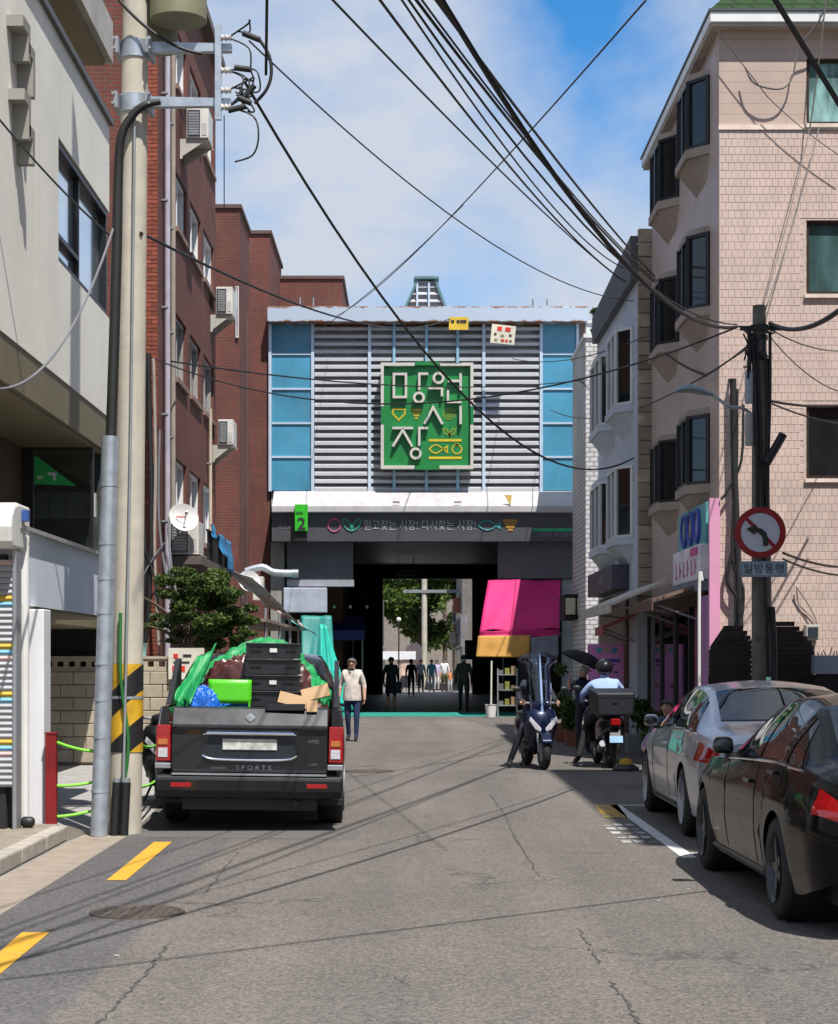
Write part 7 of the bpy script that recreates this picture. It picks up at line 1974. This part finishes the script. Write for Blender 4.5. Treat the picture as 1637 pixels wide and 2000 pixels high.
def person(label, loc, yaw, pose=None, h=1.70, shirt=None, legs=None, shoe=None, fore=None, calf=None, hair=HAIR, hat=None, fat=1.0, group=None, fine=True, helmet=None, curl=0.6):
    J = {k_: Vector(v) for k_, v in BASEJ.items()}
    for k_, v in (pose or {}).items(): J[k_] = Vector(v)
    s_ = h/1.70
    J = {k_: v*s_ for k_, v in J.items()}
    names = list(J); idx = {n: i for i, n in enumerate(names)}
    me = bpy.data.meshes.new('sk'); me.from_pydata([J[n] for n in names], [(idx[a], idx[b]) for a, b, _ in BONES], [])
    ob = bpy.data.objects.new('sk', me); COL.objects.link(ob)
    ob.modifiers.new('skin', 'SKIN')
    def rad(n):
        for k_ in (n, n[:2]):
            if k_ in RAD: return RAD[k_]*s_*(fat if n in ('pelvis','belly','chest') or n[:2] in ('sh','hi') else 1.0)
    for n in names:
        sv_ = me.skin_vertices[0].data[idx[n]]; r_ = rad(n); sv_.radius = (r_, r_); sv_.use_root = (n == 'pelvis')
    sb_ = ob.modifiers.new('sub', 'SUBSURF'); sb_.levels = 2; sb_.render_levels = 2
    dg = bpy.context.evaluated_depsgraph_get(); dg.update()
    em = bpy.data.meshes.new_from_object(ob.evaluated_get(dg))
    bpy.data.objects.remove(ob); bpy.data.meshes.remove(me)
    mats = {'shirt': shirt, 'legs': legs, 'skin': SKIN, 'fore': fore or SKIN, 'calf': calf or legs, 'shoe': shoe or BLACK}
    keys = list(mats)
    seg = [(J[a], J[b], keys.index(m_), (rad(a)+rad(b))/2) for a, b, m_ in BONES]
    mb = MB(); mb.v = [tuple(v.co) for v in em.vertices]
    for p in em.polygons:
        c = p.center; best, bi = 9, 0
        for a, b, m_, r_ in seg:
            ab = b-a; t = max(0, min(1, (c-a).dot(ab)/ab.length_squared)); d = (a+ab*t-c).length/r_
            if d < best: best, bi = d, m_
        mb.f.append(list(p.vertices)); mb.m.append(bi); mb.sm.append(True)
    bpy.data.meshes.remove(em)
    face = (J['head1']-J['head0']).normalized()
    hc = J['head1']
    mi = keys.index('skin')
    if fine:
        # nose, ears, fingers belong to the same body
        mb.tube([hc+Vector((0,-.085,.012))*s_, hc+Vector((0,-.112,-.02))*s_, hc+Vector((0,-.088,-.032))*s_], [.008*s_,.015*s_,.012*s_], 6, mi)
        for sx in (-1,1): mb.ell(hc+Vector((sx*.088,.004,-.008))*s_, (.012*s_,.022*s_,.032*s_), 8, 5, None, mi)
        for sd, sx in (('l',1),('r',-1)):
            w_, hnd = J['wr'+sd], J['ha'+sd]; d = (hnd-w_).normalized(); sidev = d.cross(Vector((sx,0,0)))
            if sidev.length < 0.2: sidev = d.cross(Vector((0,1,0)))
            sidev.normalize(); inn = d.cross(sidev).normalized()
            if inn.x*sx > 0: inn = -inn
            for i_, ln in enumerate((.065,.075,.07,.055)):
                b0 = hnd+sidev*(i_-1.5)*.019*s_+d*.012*s_
                b1 = b0+d*ln*.5*s_+inn*ln*.15*curl*s_; b2 = b1+(d*(1-curl)+inn*curl).normalized()*ln*.5*s_
                mb.tube([b0, b1, b2], [.0095*s_,.0088*s_,.007*s_], 6, mi)
            b0 = w_.lerp(hnd,.45)+sidev*-.026*s_
            mb.tube([b0, b0+(d*.7-sidev*.7)*.03*s_, b0+(d*.9-sidev*.45+inn*.3)*.06*s_], [.012*s_,.0105*s_,.008*s_], 6, mi)
    t = local(thing('person', label, 'person', loc, (0,0,yaw), group))
    mb.build('body', [mats[k_] for k_ in keys], t, fix=False)
    if fine:
        for sx in (-1,1):
            MB().ell(hc+Vector((sx*.034,-.083,.018))*s_, (.013*s_,.008*s_,.007*s_), 8, 5).build('eye', BLKP, t)
        MB().ell(hc+Vector((0,-.082,-.055))*s_, (.024*s_,.008*s_,.006*s_), 8, 5).build('mouth', M('lips',(0.30,0.12,0.10),0.6), t)
    if helmet:
        MB().ell(hc+Vector((0,.01,.035))*s_, (.135*s_,.155*s_,.135*s_), 18, 12).build('helmet', helmet, t)
        MB().add([tuple(hc+Vector(v)*s_) for v in ((-.11,-.10,.05),(.11,-.10,.05),(.09,-.22,.03),(-.09,-.22,.03),(-.11,-.10,.065),(.11,-.10,.065),(.09,-.22,.04),(-.09,-.22,.04))], [(0,1,2,3),(7,6,5,4),(0,4,5,1),(1,5,6,2),(2,6,7,3),(3,7,4,0)]).build('visor', helmet, t)
    elif hat:
        MB().ell(hc+Vector((0,.008,.055))*s_, (.11*s_,.12*s_,.085*s_), 16, 10).build('hat', hat, t)
        MB().lathe([(.09*s_,.0),(.17*s_,-.02*s_),(.17*s_,-.012*s_),(.09*s_,.012*s_)], 20, Matrix.Translation(hc+Vector((0,0,.04))*s_)).build('hat_brim', hat, t)
    elif hair:
        rows_ = []
        for i in range(10):
            th = math.pi*0.62*i/9; row = []
            for j in range(20):
                a = 2*math.pi*j/20; fr_ = max(0, -math.sin(a))
                tt = th*(1-0.42*fr_)
                row.append(hc+Vector((.098*math.sin(tt)*math.cos(a), .106*math.sin(tt)*math.sin(a)+.006, .095*math.cos(tt)+.012))*s_)
            rows_.append(row)
        solid(MB().grid(rows_,0,True,True).build('hair', hair, t), 0.008)
    return t
def cl(name, c, var=0.2): return M('cloth_'+name, c, 0.85, var=var, vs=8, bump=0.3, bs=25)

# the man walking toward the camera beside the truck
D_ = 37.4
man = person('older man in a pale patterned short sleeved shirt and navy trousers walking past the truck', (X(688,D_), D_, 0), R(-6),
    dict(head0=(0,-.03,1.515), head1=(0.0,-.055,1.585), head2=(0,-.05,1.65), ell=(.245,.03,1.13), wrl=(.26,-.06,.90), hal=(.262,-.08,.82), elr=(-.245,.05,1.13), wrr=(-.27,.0,.90), har=(-.275,-.02,.82),
         knl=(.10,-.06,.51), anl=(.09,-.05,.085), tol=(.10,-.21,.035), knr=(-.09,-.0,.50), anr=(-.085,.12,.10), tor=(-.095,-.03,.035)),
    1.70, cl('pale_pattern',(0.55,0.50,0.46),0.35), cl('navy',(0.015,0.028,0.085)), BLACK, hair=M('grey_hair',(0.07,0.07,0.07),0.6), fat=1.12)
# hem of the loose shirt
MB().lathe([(0.188,0.83),(0.190,0.90),(0.182,1.02),(0.172,1.15)], 20, Matrix.Scale(0.90,4,Vector((0,1,0)))).build('shirt_hem', cl('pale_pattern',(0.55,0.5,0.46)), man)
MB().box(-0.006,0.006,-0.176,-0.168,0.86,1.0).build('button_placket', cl('pale_pattern_dark',(0.4,0.37,0.35)), man)
# people in and beyond the hall
BLKC = cl('black',(0.012,0.012,0.014)); DKN = cl('dark_navy',(0.018,0.02,0.032))
D_ = 60.5
w1 = person('person in black dress with white socks and a dark bag entering the hall', (X(764,D_), D_, 0), R(170), dict(knr=(-.10,-.10,.52), anr=(-.10,.02,.12), ell=(.24,.06,1.12), wrl=(.24,.0,.88)), 1.74, BLKC, BLKC, WHITEPLASTIC, BLKC, SKIN, fat=1.25)
MB().lathe([(0.20,0.55),(0.19,0.8),(0.16,1.05)],20).build('skirt', BLKC, w1)
MB().box(-0.36,-0.14,0.02,0.16,0.55,0.92).build('bag', DKN, w1, bevel=0.02)
D_ = 58.5
m2 = person('person in dark olive shirt and black trousers walking into the hall by the far pier', (X(906,D_), D_, 0), R(178), dict(knl=(.10,-.08,.51), anl=(.10,-.04,.1)), 1.80, cl('dark_olive',(0.035,0.034,0.028)), BLKC, BLACK, BLKC, fat=1.2)
far = [(803,84,1.68,BLKC,BLKC,172,'person in black walking away near the end of the hall'),
       (822,91.5,1.66,cl('grey_blue',(0.24,0.28,0.31)),DKN,10,'person in a grey blue shirt at the end of the hall'),
       (843,93,1.66,cl('teal',(0.03,0.16,0.22)),cl('grey',(0.3,0.3,0.31)),175,'person in a teal shirt and grey trousers just beyond the hall'),
       (868,93.5,1.72,cl('white',(0.62,0.62,0.64),0.3),cl('olive_shorts',(0.18,0.20,0.07)),0,'person in a white patterned shirt and olive shorts just beyond the hall'),
       (853,98,1.62,cl('lilac',(0.42,0.36,0.55)),cl('pale',(0.5,0.48,0.46)),5,'person in a lilac top farther beyond the hall'),
       (879,94,1.15,cl('orange',(0.55,0.2,0.07)),cl('pale',(0.5,0.48,0.46)),0,'child in an orange top beyond the hall'),
       (790,100,1.65,cl('rose',(0.45,0.2,0.2)),DKN,0,'person in a rose top beside the kiosk beyond the hall')]
for (px, D_, h_, sh_, lg_, yw, lab) in far:
    person(lab, (X(px,D_), D_, 0), R(yw), dict(knl=(.10,-.08,.51), anl=(.10,-.02,.09)), h_, sh_, lg_, BLACK, fine=(h_ > 1.7 or D_ < 90), calf=SKIN if 'shorts' in lab else None)

# ================================================================== scooters and riders
SEATP = dict(pelvis=(0,.12,.86), belly=(0,.10,1.0), chest=(0,.04,1.18), neck=(0,.02,1.35), head0=(0,-.0,1.43), head1=(0,-.02,1.50), head2=(0,-.01,1.565),
    shl=(.17,.03,1.29), ell=(.27,-.10,1.06), wrl=(.29,-.32,1.0), hal=(.28,-.39,1.0), shr=(-.17,.03,1.29), elr=(-.27,-.10,1.06), wrr=(-.29,-.32,1.0), har=(-.28,-.39,1.0),
    hil=(.10,.08,.84), knl=(.20,-.30,.78), anl=(.17,-.22,.36), tol=(.17,-.36,.31), hir=(-.10,.08,.84), knr=(-.24,-.26,.62), anr=(-.42,-.12,.10), tor=(-.46,-.28,.045))
def scooter(label, loc, yaw, pm, screen=None, box=None, plate=None, lean=0.0):
    t = local(thing('motor_scooter', label, 'scooter', loc, (0, lean, yaw)))
    for y, nm in ((-.66,'front_wheel'),(.60,'rear_wheel')):
        Mx = Matrix.Translation((0,y,.26)) @ Matrix.Rotation(R(90),4,'Y')
        w_ = MB().lathe([(.15,-.055),(.22,-.06),(.25,-.04),(.26,0),(.25,.04),(.22,.06),(.15,.055),(.15,-.055)],28,Mx).build(nm, RUBBER, t)
        MB().lathe([(.03,-.03),(.15,-.045),(.15,.045),(.03,.03),(.03,-.03)],20,Mx).build('rim', GREYMETAL, w_)
    for sx in (-1,1): MB().tube([(sx*.075,-.66,.26),(sx*.08,-.58,.55),(sx*.05,-.50,.72)],[.018,.022,.025],8).build('fork', GREYMETAL, t)
    def loft(secs, nm, mat, n=16, p=None):
        rows_ = []
        for (y, zc_, rx, rz, sq) in secs:
            row = []
            for k_ in range(n):
                a = 2*math.pi*k_/n; c_, s_ = math.cos(a), math.sin(a)
                row.append((rx*math.copysign(abs(c_)**sq,c_), y, zc_+rz*math.copysign(abs(s_)**sq,s_)))
            rows_.append(row)
        mb = MB().grid(rows_,0,True,True)
        mb.add(rows_[0],[tuple(range(n))]); mb.add(rows_[-1],[tuple(range(n))])
        return mb.build(nm, mat, p or t)
    # front fender
    rows_ = [[(x_, -.66+.30*math.cos(a), .26+.30*math.sin(a)) for x_ in (-.075,-.06,0,.06,.075)] for a in [math.pi*(0.12+0.72*i/10) for i in range(11)]]
    solid(MB().grid(rows_).build('front_fender', pm, t), .01)
    loft([(-.60,.62,.06,.10,.8),(-.57,.68,.17,.16,.8),(-.50,.70,.24,.22,.8),(-.42,.68,.26,.28,.7),(-.34,.62,.24,.34,.7),(-.30,.58,.18,.34,.7)],'leg_shield', pm)
    loft([(-.32,.34,.16,.05,.6),(0,.33,.19,.05,.6),(.16,.36,.17,.07,.6)],'floorboard', BLACK)
    loft([(.08,.48,.13,.14,.8),(.20,.56,.20,.20,.7),(.50,.60,.22,.19,.7),(.80,.66,.17,.14,.8),(.96,.70,.08,.08,.9)],'rear_body', pm)
    loft([(.02,.76,.12,.03,.7),(.12,.78,.16,.05,.7),(.45,.80,.17,.05,.7),(.80,.82,.14,.04,.8)],'seat', BLACK)
    MB().tube([(-.33,-.30,.98),(-.20,-.38,1.0),(0,-.42,.97),(.20,-.38,1.0),(.33,-.30,.98)],.016,8).build('handlebar', GREYMETAL, t)
    loft([(-.52,.94,.06,.05,.8),(-.46,.96,.14,.08,.8),(-.38,.97,.15,.08,.8),(-.33,.97,.1,.06,.8)],'handlebar_cover', pm)
    for sx in (-1,1):
        MB().tube([(sx*.24,-.36,.99),(sx*.33,-.30,.98)],.022,8).build('grip', BLACK, t)
        m_ = MB().tube([(sx*.22,-.38,1.0),(sx*.30,-.40,1.14),(sx*.34,-.40,1.19)],.008,6).build('mirror_stalk', BLACK, t)
        MB().ell((sx*.37,-.40,1.21),(.065,.02,.042)).build('mirror', BLACK, m_)
        # slanted twin head lamps
        MB().prism([(sx*.03,.62),(sx*.20,.80),(sx*.22,.74),(sx*.12,.60),(sx*.04,.565)],'y',-.625,-.56).build('head_lamp', LAMPCLEAR, t, bevel=.01)
        MB().tube([(sx*.09,.60,.26),(sx*.15,.66,.62)],.022,8).build('shock_absorber', GREYMETAL, t)
    MB().box(-.045,.045,-.615,-.59,.44,.50).build('front_badge', M('blue_badge',(0.03,0.16,0.55),.3), t)
    MB().box(-.07,.07,.95,.985,.66,.76).build('tail_lamp', LAMPRED, t, bevel=.01)
    MB().prism([(.86,.62),(.98,.40),(1.0,.41),(.88,.64)],'x',-.08,.08).build('rear_guard', BLACK, t)
    MB().add([(-.10,1.0,.50),(.10,1.0,.50),(.10,1.03,.40),(-.10,1.03,.40),(-.10,1.008,.503),(.10,1.008,.503),(.10,1.038,.403),(-.10,1.038,.403)],[(0,1,2,3),(7,6,5,4),(0,4,5,1),(1,5,6,2),(2,6,7,3),(3,7,4,0)]).build('number_plate', plate or PLATE, t)
    MB().tube([(.14,.30,.24),(.17,.55,.30),(.17,.80,.38)],[.03,.045,.05],12).build('exhaust', GREYMETAL, t)
    MB().box(-.13,.10,.25,.62,.18,.40).build('engine', BLACK, t, bevel=.03)
    MB().tube([(-.08,.12,.28),(-.2,.14,.02)],.014,8).build('side_stand', BLACK, t)
    if screen:
        rows_ = []
        for i in range(15):
            v = i/14; z = .86+.90*v
            hw = (.13+.05*math.sin(math.pi*v*0.8)) if v < .78 else .17+.16*math.sin(min(1,(v-.78)/.13)*math.pi/2)*(1 if v < .95 else .86)
            row = []
            for j in range(13):
                u = -1+2*j/12
                row.append((hw*u, -.52+.20*v+.12*u*u*(hw/.3), z-(.05*u*u if v > .9 else 0)))
            rows_.append(row)
        sc_ = solid(MB().grid(rows_).build('windshield', screen, t), .004)
        MB().tube([(0,-.535,.84),(0,-.43,1.3),(0,-.335,1.74)],[.022,.02,.012],8).build('screen_spine', M('pale_blue_trim',(0.32,0.45,0.68),0.25,0.2), sc_)
        for sx in (-1,1): MB().tube([(sx*.14,-.45,.9),(sx*.17,-.40,1.12)],.012,6).build('screen_stay', CHROME, sc_)
    if box:
        bx_ = MB().add([(-.31,.42,.84),(.31,.42,.84),(.27,.98,.80),(-.27,.98,.80),(-.33,.42,1.22),(.33,.42,1.22),(.30,.98,1.16),(-.30,.98,1.16)],[(0,3,2,1),(4,5,6,7),(0,1,5,4),(1,2,6,5),(2,3,7,6),(3,0,4,7)]).build('delivery_box', box, t, bevel=.03)
        MB().box(-.315,.315,.435,.985,1.08,1.09).build('lid_seam', BLACK, bx_)
        MB().box(-.03,.03,.98,.995,1.0,1.03).build('latch', BLACK, bx_)
    return t
SHIELD = pane_mat('windshield_plastic', (0.62,0.70,0.84), 0.97)
DB = paint('dark_blue_scooter', (0.006,0.011,0.038), 0.3, 0.25)
BS = paint('black_scooter', (0.012,0.012,0.014), 0.2, 0.3)
s1 = (X(1046,28.3), 28.4, 0)
scooter('dark blue scooter with a very tall clear windshield facing the camera', s1, R(8), DB, screen=SHIELD)
person('scooter rider in dark clothes and black helmet behind the tall windshield, one foot down', s1, R(8), SEATP, 1.70, DKN, DKN, BLACK, DKN, helmet=BS)
s2 = (X(1182,28.8), 28.9, 0)
scooter('black delivery scooter with a big dark box seen from behind', s2, R(184), BS, box=M('box_dark_navy',(0.008,0.010,0.016),0.55), plate=M('plate_pale_blue',(0.24,0.42,0.62),0.5))
sp2 = dict(SEATP); sp2.update(knl=(.24,-.26,.62), anl=(.40,-.12,.10), tol=(.43,-.28,.045), knr=(-.20,-.30,.78), anr=(-.17,-.22,.36), tor=(-.17,-.36,.31), ell=(.34,-.08,1.10), elr=(-.34,-.08,1.10), shl=(.185,.03,1.29), shr=(-.185,.03,1.29))
r2 = person('scooter rider in a pale blue shirt and black helmet seen from behind over the box', s2, R(184), sp2, 1.70, cl('pale_blue',(0.30,0.42,0.68),0.1), BLKC, BLACK, cl('pale_blue',(0.3,0.42,0.68)), helmet=BS, fat=1.1)
# scooter parked half hidden behind the truck
scooter('black scooter half hidden between the pickup truck and the block wall', (-2.86, 21.3, 0), R(10), BS)
# umbrella carrier with white hat
D_ = 32.5
uc = person('person in a white hat and navy top holding up a black umbrella behind the scooters', (X(1139,D_), D_, 0), R(15), dict(elr=(-.30,-.05,1.25), wrr=(-.34,-.14,1.44), har=(-.34,-.16,1.50), ell=(.24,.0,1.12)), 1.52, cl('deep_navy',(0.012,0.022,0.06)), DKN, BLACK, hat=M('white_hat',(0.62,0.60,0.54),0.8))
um = thing('black_umbrella', 'open black umbrella held tilted above the scooter riders', 'umbrella', (X(1128,D_-.15), D_-.15, 1.2))
hub = at(1150, 1276, D_-.15); hand = at(1118, 1345, D_-.15)
ax_ = (hub-hand).normalized(); q = ax_.to_track_quat('Z','Y').to_matrix().to_4x4()
n = 8; rows_ = []
for i in range(8):
    v = i/7; row = []
    for j in range(32):
        a = 2*math.pi*j/32; sc = 1-0.07*v*(abs(math.sin(a*n/2)))
        row.append(Matrix.Translation(hub) @ q @ Vector((.44*math.sin(v*1.35)/math.sin(1.35)*sc*math.cos(a), .44*math.sin(v*1.35)/math.sin(1.35)*sc*math.sin(a), -.20*(1-math.cos(v*1.35))/(1-math.cos(1.35)))))
    rows_.append(row)
solid(MB().grid(rows_,0,True,True).build('canopy', BLKC, um), .004)
MB().tube([hand, hub+ax_*.06], .008, 8).build('shaft', GREYMETAL, um)
MB().tube([hand-ax_*.10, hand], .016, 8).build('handle', BLACK, um)
for j in range(8):
    a = 2*math.pi*j/8
    MB().tube([hub-ax_*.02, Matrix.Translation(hub) @ q @ Vector((.40*math.cos(a), .40*math.sin(a), -.18))], .005, 5).build('rib', GREYMETAL, um)
# seated people behind the silver car
SIT = dict(pelvis=(0,.10,.42), belly=(0,.08,.56), chest=(0,.02,.74), neck=(0,-.03,.91), head0=(0,-.06,.985), head1=(0,-.085,1.055), head2=(0,-.08,1.12), shl=(.165,.0,.85), ell=(.22,-.16,.66), wrl=(.12,-.34,.62), hal=(.08,-.40,.62),
    shr=(-.165,.0,.85), elr=(-.22,-.16,.66), wrr=(-.12,-.34,.62), har=(-.08,-.40,.62), hil=(.10,.05,.40), knl=(.14,-.38,.46), anl=(.13,-.34,.09), tol=(.14,-.50,.04), hir=(-.10,.05,.40), knr=(-.14,-.38,.46), anr=(-.13,-.34,.09), tor=(-.14,-.50,.04))
for (px, D_, h_, sh_, yw, lab) in ((1308,24.6,1.66,cl('slate',(0.06,0.08,0.10)),-30,'person in a slate top sitting low behind the silver car'),(1285,24.0,1.30,cl('dusty_rose',(0.32,0.20,0.28)),-20,'child in a dusty rose top sitting low behind the silver car')):
    person(lab, (X(px,D_), D_, 0), R(yw), SIT, h_, sh_, DKN, BLACK)
    t = thing('low_stool', 'low dark stool under the %s sitting behind the silver car' % ('child' if h_ < 1.5 else 'adult'), 'stool', (X(px,D_), D_+0.1, 0))
    x_ = X(px,D_); k_ = h_/1.7
    MB().box(x_-.15,x_+.15,D_-.02,D_+.24,.27*k_,.30*k_).build('seat', BLACK, t)
    for a in (-.12,.12):
        for b in (.02,.2): MB().cyl((x_+a,D_+b,0),(x_+a,D_+b,.27*k_),.015,n=8).build('leg', BLACK, t)
# dark motorbike cover / bollard base near the shop
cv = thing('traffic_bollard', 'yellow topped low black bollard base beside the parked silver car', 'bollard', (X(1222,27.5),27.5,0))
MB().lathe([(0.001,.0),(.20,.0),(.20,.04),(.12,.10),(.001,.10)],20,Matrix.Translation((X(1222,27.5),27.5,0))).build('base', BLACK, cv)
MB().lathe([(.10,.10),(.08,.17),(.001,.19)],16,Matrix.Translation((X(1222,27.5),27.5,0))).build('cap', YELLOW, cv)
